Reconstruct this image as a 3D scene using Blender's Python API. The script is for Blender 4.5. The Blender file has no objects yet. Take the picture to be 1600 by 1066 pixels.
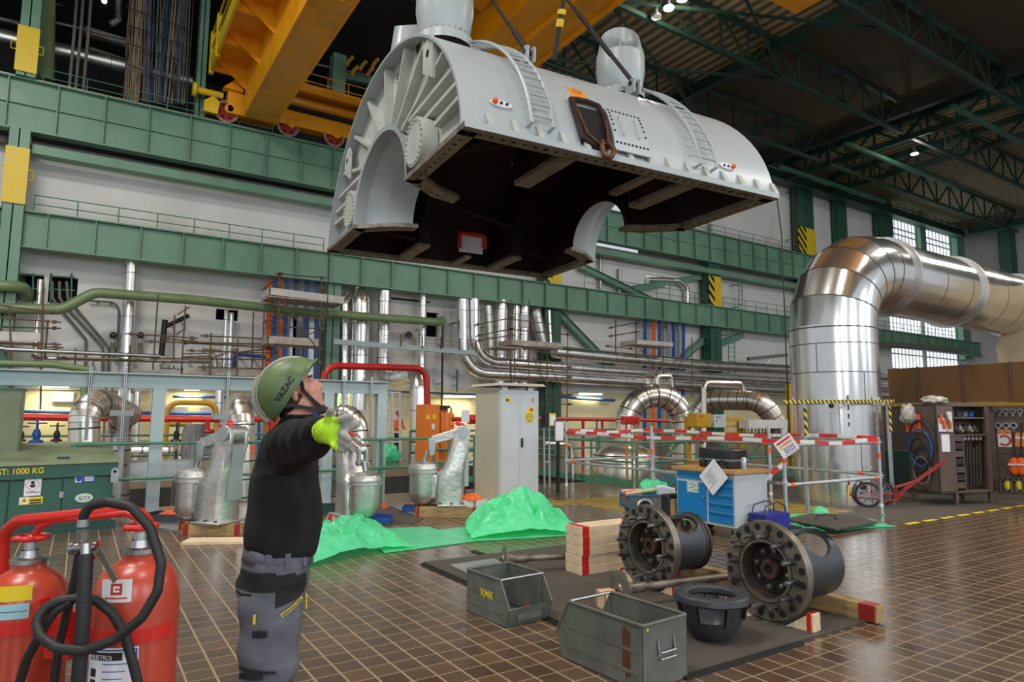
import bpy, bmesh, math, random
from mathutils import Vector, Matrix
random.seed(7)
PI = math.pi
R = math.radians
SC = bpy.context.scene
COL = SC.collection
V = Vector

# ------------------------------------------------------------------ camera
CAM_F, CAM_P, CAM_Y, CAM_R, CAM_H = 1037.37, R(6.3976), R(32.8384), R(.3519), 1.6
FWD = V((math.sin(CAM_Y)*math.cos(CAM_P), math.cos(CAM_Y)*math.cos(CAM_P), math.sin(CAM_P)))
_r0 = V((math.cos(CAM_Y), -math.sin(CAM_Y), 0)); _u0 = _r0.cross(FWD)
RT = math.cos(CAM_R)*_r0+math.sin(CAM_R)*_u0
UP = -math.sin(CAM_R)*_r0+math.cos(CAM_R)*_u0
EYE = V((0, 0, CAM_H))
cd = bpy.data.cameras.new('camera'); cam = bpy.data.objects.new('camera', cd); COL.objects.link(cam)
cam.matrix_world = Matrix(((RT.x, UP.x, -FWD.x, 0), (RT.y, UP.y, -FWD.y, 0), (RT.z, UP.z, -FWD.z, CAM_H), (0, 0, 0, 1)))
cd.sensor_width = 36; cd.lens = 36*CAM_F/1600; cd.clip_start = .05; cd.clip_end = 600
SC.camera = cam
SC.view_settings.view_transform = 'Standard'; SC.view_settings.look = 'None'
SC.view_settings.gamma = 1; SC.view_settings.exposure = 0.28
SC.view_settings.use_curve_mapping = False

# ------------------------------------------------------------------ world and lights
w = bpy.data.worlds.new('world'); SC.world = w; w.use_nodes = True
bg = w.node_tree.nodes['Background']; bg.inputs[0].default_value = (.86, .93, 1, 1); bg.inputs[1].default_value = .55
def area(name, loc, target, sx, sy, power, col=(1, .97, .92)):
    l = bpy.data.lights.new(name, 'AREA'); l.shape = 'RECTANGLE'; l.size = sx; l.size_y = sy; l.energy = power; l.color = col
    o = bpy.data.objects.new(name, l); COL.objects.link(o); o.location = loc
    d = V(target)-V(loc); o.rotation_euler = d.to_track_quat('-Z', 'Y').to_euler(); return o
# roof floodlight rows (out of view, above and behind the camera)
for (x, y) in ((-8, 4), (6, -6), (22, -6), (38, -4), (-8, 22), (60, 0)):
    area('roof_light', (x, y, 26), (x, y+4, 0), 7, 3, 2700)
# window-shaped area lights added unseen behind the camera, for streaks on metal
for x in (-22, -6, 10, 26, 42):
    area('streak_light', (x, -24, 12), (x, 0, 9), 5, 10, 1250, (.88, .95, 1))

# ------------------------------------------------------------------ materials
MATS = {}
def mat(name, col, rough=.5, metal=0., var=.12, scale=3., bump=0., bscale=20., dirt=None, dscale=1.5, dlo=.52, dhi=.7, spec=.5, rvar=.1, emit=0, alpha=1, trans=0, stretch=None):
    m = bpy.data.materials.new(name); m.use_nodes = True; nt = m.node_tree; N = nt.nodes; L = nt.links
    b = N['Principled BSDF']; b.inputs['Roughness'].default_value = rough; b.inputs['Metallic'].default_value = metal
    b.inputs['Specular IOR Level'].default_value = spec
    tc = N.new('ShaderNodeTexCoord'); src = tc.outputs['Object']
    if stretch:
        mp = N.new('ShaderNodeMapping'); mp.inputs['Scale'].default_value = stretch; L.new(src, mp.inputs[0]); src = mp.outputs[0]
    no = N.new('ShaderNodeTexNoise'); no.inputs['Scale'].default_value = scale; no.inputs['Detail'].default_value = 5; L.new(src, no.inputs['Vector'])
    rp = N.new('ShaderNodeMapRange'); rp.inputs[1].default_value = .3; rp.inputs[2].default_value = .7
    rp.inputs[3].default_value = 1-var; rp.inputs[4].default_value = 1+var; L.new(no.outputs[0], rp.inputs[0])
    mx = N.new('ShaderNodeVectorMath'); mx.operation = 'SCALE'; mx.inputs[0].default_value = col[:3]; L.new(rp.outputs[0], mx.inputs['Scale'])
    out = mx.outputs[0]
    if dirt:
        n2 = N.new('ShaderNodeTexNoise'); n2.inputs['Scale'].default_value = dscale; n2.inputs['Detail'].default_value = 8; n2.inputs['Roughness'].default_value = .65; L.new(src, n2.inputs['Vector'])
        r2 = N.new('ShaderNodeMapRange'); r2.inputs[1].default_value = dlo; r2.inputs[2].default_value = dhi; L.new(n2.outputs[0], r2.inputs[0])
        mi = N.new('ShaderNodeMix'); mi.data_type = 'RGBA'; L.new(r2.outputs[0], mi.inputs[0]); L.new(out, mi.inputs[6]); mi.inputs[7].default_value = (*dirt, 1); out = mi.outputs[2]
    L.new(out, b.inputs['Base Color'])
    if rvar:
        rr = N.new('ShaderNodeMapRange'); rr.inputs[1].default_value = .3; rr.inputs[2].default_value = .7
        rr.inputs[3].default_value = max(.02, rough-rvar); rr.inputs[4].default_value = min(1, rough+rvar); L.new(no.outputs[0], rr.inputs[0]); L.new(rr.outputs[0], b.inputs['Roughness'])
    if bump:
        n3 = N.new('ShaderNodeTexNoise'); n3.inputs['Scale'].default_value = bscale; n3.inputs['Detail'].default_value = 3; L.new(src, n3.inputs['Vector'])
        bm = N.new('ShaderNodeBump'); bm.inputs['Strength'].default_value = bump; bm.inputs['Distance'].default_value = .02; L.new(n3.outputs[0], bm.inputs['Height']); L.new(bm.outputs[0], b.inputs['Normal'])
    if emit:
        b.inputs['Emission Color'].default_value = (*col[:3], 1); b.inputs['Emission Strength'].default_value = emit
    if trans: b.inputs['Transmission Weight'].default_value = trans
    if alpha < 1: b.inputs['Alpha'].default_value = alpha
    MATS[name] = m; return m

M = MATS
mat('casing_paint', (.42, .47, .485), .34, 0, .03, .5, 0, 3, rvar=.02)
mat('casing_rib', (.50, .52, .48), .45, 0, .08, 2, dirt=(.40, .36, .28), dscale=1.6, dlo=.58, dhi=.82)
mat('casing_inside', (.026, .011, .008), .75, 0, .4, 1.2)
mat('casing_flange', (.30, .27, .22), .5, .4, .25, 3, dirt=(.13, .07, .04), dscale=2.5)
mat('hole_dark', (.008, .008, .008), .9, 0, 0, 1, rvar=0)
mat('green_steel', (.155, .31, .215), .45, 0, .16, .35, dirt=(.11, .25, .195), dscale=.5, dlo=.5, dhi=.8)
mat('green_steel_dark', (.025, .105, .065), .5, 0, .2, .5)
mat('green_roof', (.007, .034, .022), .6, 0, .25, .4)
mat('green_rail', (.07, .21, .13), .45, 0, .15, 4)
mat('green_pipe', (.185, .27, .12), .38, 0, .12, 1.2)
mat('yellow_paint', (.80, .56, .015), .45, 0, .08, 1.5)
mat('orange_crane', (.90, .39, .006), .42, 0, .07, .6, dirt=(.62, .24, .01), dscale=.5, dlo=.5, dhi=.8)
mat('orange_cab', (.80, .20, .015), .42, 0, .06, 2)
mat('orange_fabric', (.85, .13, .02), .7, 0, .12, 8)
mat('ochre_paint', (.52, .27, .015), .45, 0, .1, 2)
mat('red_paint', (.62, .022, .015), .35, 0, .1, 2)
mat('red_dark', (.32, .02, .015), .4, 0, .1, 2)
mat('red_gloss', (.50, .060, .030), .28, 0, .08, 2, spec=.6)
mat('blue_paint', (.015, .09, .36), .45, 0, .12, 2)
mat('bench_blue', (.006, .19, .50), .38, 0, .04, 2)
mat('deep_blue', (.012, .02, .24), .4, 0, .1, 3)
mat('wall_white', (.74, .745, .73), .8, 0, .06, .25, .08, 6, dirt=(.60, .56, .49), dscale=.18, dlo=.5, dhi=.8)
mat('wall_cream', (.78, .70, .42), .8, 0, .06, .4, dirt=(.6, .52, .32), dscale=.3)
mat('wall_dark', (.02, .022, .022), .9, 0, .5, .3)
mat('roof_dark', (.062, .050, .030), .9, 0, .4, .06, dirt=(.025, .028, .02), dscale=.12, dlo=.45, dhi=.6)
mat('clad', (.88, .87, .85), .25, .94, .05, .8, .09, 1.4, rvar=.06)
mat('clad_warm', (.90, .84, .74), .27, .92, .06, .8, .14, 1.4, rvar=.06)
mat('clad_big', (.70, .69, .67), .21, .96, .06, .8, .12, 1.2, rvar=.06, stretch=(1, 1, .35))
mat('boss_brown', (.10, .055, .038), .5, .5, .3, 6)
mat('clear_wrap', (.50, .48, .42), .35, 0, .3, 9)
mat('clad_dull', (.66, .65, .62), .38, .95, .12, 1.2, .3, 2.5)
mat('seam', (.10, .095, .085), .5, .7, .1, 3)
mat('steel', (.42, .42, .42), .38, 1, .15, 4)
mat('galv', (.50, .53, .55), .42, .75, .15, 5)
mat('scaf_rust', (.16, .105, .065), .7, .35, .35, 4, dirt=(.27, .15, .04), dscale=5)
mat('deck_wood', (.46, .41, .34), .8, 0, .25, 2, stretch=(1, 6, 1))
mat('deck_white', (.62, .60, .57), .7, 0, .15, 2)
mat('wood_pale', (.72, .56, .36), .7, 0, .14, 3, stretch=(1, 5, 5))
mat('wood_old', (.36, .24, .11), .75, 0, .35, 4, stretch=(1.2, 6, 6), dirt=(.55, .30, .04), dscale=4)
mat('grey_frame', (.38, .47, .47), .45, 0, .08, 2)
mat('grey_paint', (.52, .55, .57), .42, 0, .05, 2)
mat('grey_side', (.55, .50, .40), .45, 0, .05, 2)
mat('cast_silver', (.60, .585, .55), .36, .85, .10, 3, .3, 14, rvar=.1)
mat('robot_grey', (.42, .46, .48), .4, .6, .1, 2)
mat('iron_dark', (.052, .048, .044), .48, .55, .35, 4, .2, 25, dirt=(.10, .055, .03), dscale=5, dlo=.5, dhi=.75)
mat('iron_machined', (.24, .21, .17), .42, .65, .25, 4, .1, 20, dirt=(.10, .05, .025), dscale=6, dlo=.5, dhi=.8)
mat('iron_blue', (.055, .060, .068), .45, .35, .18, 3, .12, 30)
mat('crate_metal', (.155, .163, .142), .55, .25, .22, 4, .1, 12, dirt=(.11, .11, .08), dscale=5, dlo=.5, dhi=.8)
mat('crate_inside', (.075, .08, .09), .55, .4, .25, 4)
mat('rubber', (.018, .018, .018), .55, 0, .2, 6, .1, 60)
mat('black_paint', (.012, .012, .013), .5, 0, .15, 4)
mat('black_cloth', (.0055, .0055, .006), .9, 0, .3, 12, .35, 14)
mat('trouser_grey', (.115, .12, .145), .85, 0, .16, 9, .4, 16)
mat('trouser_black', (.012, .012, .014), .8, 0, .2, 9, .3, 20)
mat('skin', (.58, .27, .19), .5, 0, .10, 14, .1, 60)
mat('hair', (.035, .022, .016), .7, 0, .3, 40)
mat('helmet_green', (.085, .155, .072), .45, 0, .3, 11, dirt=(.155, .215, .06), dscale=9, dlo=.42, dhi=.72)
mat('helmet_rim', (.36, .36, .28), .5, 0, .1, 9)
mat('glove_lime', (.50, .85, .02), .7, 0, .12, 18, .3, 40)
mat('glove_grey', (.36, .35, .33), .8, 0, .18, 18, .3, 40)
mat('white_paint', (.76, .77, .78), .4, 0, .04, 3)
mat('paper', (.80, .80, .83), .7, 0, .03, 4, rvar=0)
mat('paper_tint', (.62, .70, .62), .7, 0, .04, 4)
mat('ink', (.02, .02, .025), .7, 0, 0, 1, rvar=0)
mat('ink_red', (.65, .03, .03), .6, 0, 0, 1, rvar=0)
mat('ink_blue', (.02, .08, .42), .6, 0, 0, 1, rvar=0)
mat('ink_yellow', (.82, .62, .02), .6, 0, 0, 1, rvar=0)
mat('ink_orange', (.85, .28, .03), .6, 0, 0, 1, rvar=0)
mat('sky_blue_label', (.36, .62, .70), .6, 0, .05, 3)
mat('tool_brown', (.125, .085, .068), .5, .1, .12, 3)
mat('panel_brown', (.19, .088, .025), .55, 0, .08, 1)
mat('beige_block', (.66, .53, .33), .5, 0, .05, .8)
mat('cab_green', (.028, .105, .078), .42, 0, .10, 2.5, dirt=(.05, .13, .10), dscale=2)
mat('lid_green', (.165, .20, .115), .5, 0, .2, 2)
mat('plinth_green', (.015, .06, .045), .5, 0, .2, 2)
mat('table_top', (.50, .26, .08), .45, 0, .2, 2, stretch=(1, 7, 1))
mat('case_black', (.014, .014, .015), .42, 0, .2, 5, .1, 40)
mat('brick_grey', (.26, .25, .24), .85, 0, .4, 5, .4, 14, stretch=(6, 6, 1))
mat('grating', (.11, .095, .075), .6, .4, .2, 3)
mat('concrete_dark', (.05, .05, .045), .9, 0, .3, .8)
mat('tape_red', (.72, .03, .03), .5, 0, .05, 3)
mat('tape_white', (.78, .77, .74), .5, 0, .05, 3)
mat('lamp_glow', (1, .95, .82), .5, 0, 0, 1, emit=9, rvar=0)
mat('tube_glow', (1, .92, .62), .5, 0, 0, 1, emit=2.2, rvar=0)
mat('pane_glow', (.86, .90, 1), .5, 0, 0, 1, emit=1.15, rvar=0)
mat('cable_tan', (.30, .23, .15), .7, 0, .25, 3)
mat('cable_blue', (.03, .07, .13), .7, 0, .25, 3)
mat('cable_grey', (.17, .16, .14), .7, 0, .3, 3)
mat('copper', (.15, .062, .035), .5, .6, .3, 6)

def sheet_mat():
    m = bpy.data.materials.new('green_sheet'); m.use_nodes = True; nt = m.node_tree; N = nt.nodes; L = nt.links
    b = N['Principled BSDF']; b.inputs['Base Color'].default_value = (.16, .90, .45, 1); b.inputs['Roughness'].default_value = .3
    tr = N.new('ShaderNodeBsdfTranslucent'); tr.inputs[0].default_value = (.14, .92, .42, 1)
    mx = N.new('ShaderNodeMixShader'); mx.inputs[0].default_value = .35
    L.new(b.outputs[0], mx.inputs[1]); L.new(tr.outputs[0], mx.inputs[2]); L.new(mx.outputs[0], N['Material Output'].inputs[0])
    no = N.new('ShaderNodeTexNoise'); no.inputs['Scale'].default_value = 9; no.inputs['Detail'].default_value = 3
    tc = N.new('ShaderNodeTexCoord'); L.new(tc.outputs['Object'], no.inputs['Vector'])
    bm = N.new('ShaderNodeBump'); bm.inputs['Strength'].default_value = .35; bm.inputs['Distance'].default_value = .04
    L.new(no.outputs[0], bm.inputs['Height']); L.new(bm.outputs[0], b.inputs['Normal']); M['green_sheet'] = m
sheet_mat()

def math_node(N, L, op, a, b=None):
    n = N.new('ShaderNodeMath'); n.operation = op
    for i, v in enumerate((a, b)):
        if v is None: continue
        if isinstance(v, (int, float)): n.inputs[i].default_value = v
        else: L.new(v, n.inputs[i])
    return n.outputs[0]

def floor_mat():
    m = bpy.data.materials.new('floor_tiles'); m.use_nodes = True; nt = m.node_tree; N = nt.nodes; L = nt.links
    b = N['Principled BSDF']; ge = N.new('ShaderNodeNewGeometry'); sx = N.new('ShaderNodeSeparateXYZ'); L.new(ge.outputs['Position'], sx.inputs[0])
    mt = lambda op, a, c=None: math_node(N, L, op, a, c)
    u = mt('DIVIDE', mt('SUBTRACT', sx.outputs[0], .970-.0825), .165)
    v = mt('DIVIDE', mt('SUBTRACT', sx.outputs[1], 4.905-.087), .174)
    fu = mt('ABSOLUTE', mt('SUBTRACT', mt('FRACT', u), .5)); fv = mt('ABSOLUTE', mt('SUBTRACT', mt('FRACT', v), .5))
    gu = mt('LESS_THAN', fu, .042); gv = mt('LESS_THAN', fv, .026)
    g = mt('MAXIMUM', gu, gv)
    cb = N.new('ShaderNodeCombineXYZ'); L.new(mt('FLOOR', mt('ADD', u, .5)), cb.inputs[0]); L.new(mt('FLOOR', mt('ADD', v, .5)), cb.inputs[1])
    wn = N.new('ShaderNodeTexWhiteNoise'); wn.noise_dimensions = '2D'; L.new(cb.outputs[0], wn.inputs[0])
    ramp = N.new('ShaderNodeValToRGB'); L.new(wn.outputs[0], ramp.inputs[0])
    e = ramp.color_ramp.elements; e[0].color = (.082, .052, .034, 1); e[1].color = (.128, .074, .044, 1)
    e.new(.45).color = (.104, .064, .040, 1)
    no = N.new('ShaderNodeTexNoise'); no.inputs['Scale'].default_value = 2.2; no.inputs['Detail'].default_value = 6; L.new(ge.outputs['Position'], no.inputs['Vector'])
    vs = N.new('ShaderNodeVectorMath'); vs.operation = 'SCALE'; L.new(ramp.outputs[0], vs.inputs[0]); L.new(mt('ADD', mt('MULTIPLY', no.outputs[0], .9), .55), vs.inputs['Scale'])
    mi = N.new('ShaderNodeMix'); mi.data_type = 'RGBA'; L.new(g, mi.inputs[0]); L.new(vs.outputs[0], mi.inputs[6]); mi.inputs[7].default_value = (.33, .245, .145, 1)
    L.new(mi.outputs[2], b.inputs['Base Color'])
    L.new(mt('ADD', mt('MULTIPLY', g, .35), mt('ADD', mt('MULTIPLY', no.outputs[0], .20), .10)), b.inputs['Roughness'])
    bm = N.new('ShaderNodeBump'); bm.inputs['Strength'].default_value = .25; bm.inputs['Distance'].default_value = .004
    hs = mt('ADD', mt('SUBTRACT', 1, g), mt('MULTIPLY', wn.outputs[0], .35)); L.new(hs, bm.inputs['Height']); L.new(bm.outputs[0], b.inputs['Normal'])
    M['floor_tiles'] = m
floor_mat()

def stripe_mat(name, c1, c2, axis, period, rough=.6, bump=0, duty=.5, metal=0, diag=None):
    m = bpy.data.materials.new(name); m.use_nodes = True; nt = m.node_tree; N = nt.nodes; L = nt.links
    b = N['Principled BSDF']; tc = N.new('ShaderNodeTexCoord'); sx = N.new('ShaderNodeSeparateXYZ'); L.new(tc.outputs['Object'], sx.inputs[0])
    a = sx.outputs[axis]
    if diag is not None: a = math_node(N, L, 'ADD', a, math_node(N, L, 'MULTIPLY', sx.outputs[diag[0]], diag[1]))
    fr = math_node(N, L, 'FRACT', math_node(N, L, 'DIVIDE', a, period)); g = math_node(N, L, 'LESS_THAN', fr, duty)
    mi = N.new('ShaderNodeMix'); mi.data_type = 'RGBA'; L.new(g, mi.inputs[0]); mi.inputs[6].default_value = (*c2, 1); mi.inputs[7].default_value = (*c1, 1)
    L.new(mi.outputs[2], b.inputs['Base Color']); b.inputs['Roughness'].default_value = rough; b.inputs['Metallic'].default_value = metal
    if bump:
        bm = N.new('ShaderNodeBump'); bm.inputs['Strength'].default_value = bump; bm.inputs['Distance'].default_value = .03
        L.new(math_node(N, L, 'SINE', math_node(N, L, 'MULTIPLY', a, 2*PI/period)), bm.inputs['Height']); L.new(bm.outputs[0], b.inputs['Normal'])
    M[name] = m; return m
stripe_mat('roof_corrugated', (.34, .275, .15), (.11, .092, .052), 0, .9, .8)
stripe_mat('hazard', (.80, .58, .02), (.015, .015, .015), 2, .95, .5, diag=(0, 1.0))
stripe_mat('hazard_fine', (.80, .62, .03), (.015, .015, .015), 0, .12, .5, diag=(2, 1.0))
stripe_mat('hazard_post', (.80, .62, .03), (.015, .015, .015), 2, .14, .5, diag=(0, 1.0))
stripe_mat('floor_hazard', (.72, .48, .02), (.085, .065, .045), 0, .30, .45, diag=(1, 1.0), duty=.42)
stripe_mat('rubber_mat', (.105, .088, .070), (.06, .051, .041), 1, .018, .7, .3)
stripe_mat('louver', (.30, .30, .29), (.06, .06, .06), 2, .03, .6, .4)
stripe_mat('grate_floor', (.17, .145, .11), (.06, .05, .04), 0, .06, .6, .3, .6, .2)
stripe_mat('tape', (.74, .03, .03), (.80, .78, .74), 0, .46, .5, duty=.5)
stripe_mat('tape_lateral', (.74, .03, .03), (.80, .78, .74), 1, .46, .5, duty=.5)

# ------------------------------------------------------------------ geometry helpers
def ray(px, py): return FWD+RT*((px-800)/CAM_F)-UP*((py-533)/CAM_F)
def pZ(px, py, z=0.): d = ray(px, py); return EYE+d*((z-CAM_H)/d.z)
def pY(px, py, y): d = ray(px, py); return EYE+d*(y/d.y)
def pX(px, py, x): d = ray(px, py); return EYE+d*(x/d.x)
def pD(px, py, dep): return EYE+ray(px, py)*dep
def depth(p): return (V(p)-EYE).dot(FWD)
def mpp(p): return depth(p)/CAM_F        # metres per pixel at a point

class MB:
    def __init__(s): s.v = []; s.f = []; s.mi = []; s.cur = 0
    def add(s, vs, fs):
        o = len(s.v); s.v += [V(p) for p in vs]
        for f in fs: s.f.append([i+o for i in f]); s.mi.append(s.cur)
        return s
    def box(s, x0, x1, y0, y1, z0, z1):
        return s.add([(x0, y0, z0), (x1, y0, z0), (x1, y1, z0), (x0, y1, z0), (x0, y0, z1), (x1, y0, z1), (x1, y1, z1), (x0, y1, z1)],
                     [(0, 3, 2, 1), (4, 5, 6, 7), (0, 1, 5, 4), (1, 2, 6, 5), (2, 3, 7, 6), (3, 0, 4, 7)])
    def obox(s, c, a, b, d):      # centre and three half-axis vectors
        c, a, b, d = V(c), V(a), V(b), V(d)
        if a.cross(b).dot(d) < 0: a = -a
        P = [c-a-b-d, c+a-b-d, c+a+b-d, c-a+b-d, c-a-b+d, c+a-b+d, c+a+b+d, c-a+b+d]
        return s.add(P, [(0, 3, 2, 1), (4, 5, 6, 7), (0, 1, 5, 4), (1, 2, 6, 5), (2, 3, 7, 6), (3, 0, 4, 7)])
    def beam(s, p0, p1, w, h, up=(0, 0, 1)):
        p0, p1 = V(p0), V(p1); d = p1-p0; up = V(up)
        if abs(d.normalized().dot(up)) > .99: up = V((0, 1, 0))
        a = d.cross(up).normalized(); b = a.cross(d).normalized()
        return s.obox((p0+p1)/2, d/2, a*w/2, b*h/2)
    def ibeam(s, p0, p1, h, wd, t=.03, up=(0, 0, 1)):
        p0, p1 = V(p0), V(p1); d = p1-p0; up = V(up)
        if abs(d.normalized().dot(up)) > .99: up = V((0, 1, 0))
        a = d.cross(up).normalized(); b = a.cross(d).normalized(); c = (p0+p1)/2
        s.obox(c, d/2, a*t/2, b*h/2)
        for q in (-1, 1): s.obox(c+b*q*(h/2-t/2), d/2, a*wd/2, b*t/2)
        return s
    def tube(s, pts, r, seg=12, bend=0, nb=5, cap=True, closed=False):
        pts = [V(p) for p in pts]
        if bend: pts = roundpath(pts, bend, nb)
        n = len(pts); rs = r if isinstance(r, (list, tuple)) else [r]*n
        tan = []
        for i in range(n):
            if closed: t = pts[(i+1) % n]-pts[i-1]
            else: t = (pts[min(i+1, n-1)]-pts[i]).normalized()*(i < n-1)+(pts[i]-pts[max(i-1, 0)]).normalized()*(i > 0)
            tan.append(t.normalized())
        ref = V((0, 0, 1)) if abs(tan[0].z) < .9 else V((0, 1, 0))
        a = tan[0].cross(ref).normalized(); vs = []
        for i in range(n):
            a = (a-tan[i]*a.dot(tan[i])).normalized(); b = tan[i].cross(a)
            for k in range(seg):
                an = 2*PI*k/seg; vs.append(pts[i]+(a*math.cos(an)+b*math.sin(an))*rs[i])
        fs = []
        for i in range(n if closed else n-1):
            j = (i+1) % n
            for k in range(seg): fs.append((i*seg+k, i*seg+(k+1) % seg, j*seg+(k+1) % seg, j*seg+k))
        if cap and not closed: fs += [tuple(range(seg-1, -1, -1)), tuple((n-1)*seg+k for k in range(seg))]
        return s.add(vs, fs)
    def cyl(s, p0, p1, r0, r1=None, seg=16, cap=True):
        return s.tube([p0, p1], [r0, r0 if r1 is None else r1], seg, cap=cap)
    def lathe(s, prof, o=(0, 0, 0), ax=(0, 0, 1), seg=24, a0=0., a1=2*PI, closed_prof=False, ref=None):
        o, ax = V(o), V(ax).normalized()
        ref = V(ref) if ref else (V((1, 0, 0)) if abs(ax.x) < .9 else V((0, 1, 0)))
        e1 = (ref-ax*ref.dot(ax)).normalized(); e2 = ax.cross(e1); full = abs(a1-a0-2*PI) < 1e-6
        ns = seg if full else seg+1; vs = []
        for k in range(ns):
            an = a0+(a1-a0)*k/seg; d = e1*math.cos(an)+e2*math.sin(an)
            for (r_, h) in prof: vs.append(o+d*r_+ax*h)
        m = len(prof); fs = []
        for k in range(seg):
            k2 = (k+1) % ns
            for i in range(m if closed_prof else m-1):
                i2 = (i+1) % m; fs.append((k*m+i, k2*m+i, k2*m+i2, k*m+i2))
        return s.add(vs, fs)
    def prism(s, poly, o, u, vv, wv):     # 2D outline extruded by wv
        o, u, vv, wv = V(o), V(u), V(vv), V(wv); n = len(poly)
        P = [o+u*a+vv*b for a, b in poly]
        area_ = sum(poly[i][0]*poly[(i+1) % n][1]-poly[(i+1) % n][0]*poly[i][1] for i in range(n))
        if (u.cross(vv).dot(wv) < 0) != (area_ < 0): P = P[::-1]
        return s.add(P+[p+wv for p in P], [tuple(range(n-1, -1, -1)), tuple(range(n, 2*n))]+[(i, (i+1) % n, n+(i+1) % n, n+i) for i in range(n)])
    def ball(s, c, rx, ry=None, rz=None, seg=14, rings=9, rot=None):
        ry = rx if ry is None else ry; rz = rx if rz is None else rz; c = V(c); vs = []; fs = []
        for i in range(rings+1):
            th = PI*i/rings
            for k in range(seg):
                ph = 2*PI*k/seg; p = V((rx*math.sin(th)*math.cos(ph), ry*math.sin(th)*math.sin(ph), rz*math.cos(th)))
                vs.append(c+(rot @ p if rot else p))
        for i in range(rings):
            for k in range(seg): fs.append((i*seg+k, (i+1)*seg+k, (i+1)*seg+(k+1) % seg, i*seg+(k+1) % seg))
        return s.add(vs, fs)
    def loft(s, rings, cap=True):
        n = len(rings[0]); vs = [p for r_ in rings for p in r_]; fs = []
        for i in range(len(rings)-1):
            for k in range(n): fs.append((i*n+k, i*n+(k+1) % n, (i+1)*n+(k+1) % n, (i+1)*n+k))
        if cap: fs += [tuple(range(n-1, -1, -1)), tuple((len(rings)-1)*n+k for k in range(n))]
        return s.add(vs, fs)
    def grid(s, fn, nu, nv):
        vs = [fn(i/nu, j/nv) for i in range(nu+1) for j in range(nv+1)]
        return s.add(vs, [(i*(nv+1)+j, (i+1)*(nv+1)+j, (i+1)*(nv+1)+j+1, i*(nv+1)+j+1) for i in range(nu) for j in range(nv)])
    def bounds(s):
        return [(min(p[i] for p in s.v), max(p[i] for p in s.v)) for i in range(3)]
    def build(s, name, m, parent=None, loc=None, world=False, ang=35, bevel=0, smooth=True, props=None, solid=0, sub=0):
        vs = s.v
        if parent is None:
            if loc is None:
                b = s.bounds(); loc = V(((b[0][0]+b[0][1])/2, (b[1][0]+b[1][1])/2, b[2][0]))
            vs = [p-V(loc) for p in vs]
        elif world:
            rt = parent
            while rt.parent: rt = rt.parent
            Q = Matrix.Rotation(-rt.rotation_euler.z, 3, 'Z'); vs = [Q @ (p-rt.location) for p in vs]
        me = bpy.data.meshes.new(name); me.from_pydata([tuple(p) for p in vs], [], s.f)
        for x in (m if isinstance(m, (list, tuple)) else [m]): me.materials.append(M[x] if isinstance(x, str) else x)
        if any(s.mi): me.polygons.foreach_set('material_index', s.mi)
        me.update(); me.validate()
        if smooth: me.shade_smooth(); me.set_sharp_from_angle(angle=R(ang))
        o = bpy.data.objects.new(name, me); COL.objects.link(o)
        if parent is not None: o.parent = parent
        else: o.location = loc
        if bevel:
            bv = o.modifiers.new('edge', 'BEVEL'); bv.width = bevel; bv.segments = 2; bv.limit_method = 'ANGLE'; bv.angle_limit = R(40)
        if solid:
            so = o.modifiers.new('thick', 'SOLIDIFY'); so.thickness = solid; so.offset = 0
        if sub:
            ss = o.modifiers.new('sub', 'SUBSURF'); ss.levels = sub; ss.render_levels = sub
        return o

def roundpath(pts, rad, nb=5):
    out = [pts[0]]
    for i in range(1, len(pts)-1):
        a, b, c = pts[i-1], pts[i], pts[i+1]; d0 = (a-b).normalized(); d1 = (c-b).normalized()
        ang = d0.angle(d1)
        if ang > PI-.02: out.append(b); continue
        t = min(rad/math.tan(ang/2), (a-b).length*.49 if i > 1 else (a-b).length*.98, (c-b).length*.49 if i < len(pts)-2 else (c-b).length*.98)
        rr = t*math.tan(ang/2); ce = b+(d0+d1).normalized()*(rr/math.sin(ang/2)); p0 = b+d0*t; p1 = b+d1*t
        v0 = p0-ce; v1 = p1-ce; tot = v0.angle(v1); ax = v0.cross(v1).normalized()
        for k in range(nb+1): out.append(ce+Matrix.Rotation(tot*k/nb, 3, ax) @ v0)
    out.append(pts[-1]); return out

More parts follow.
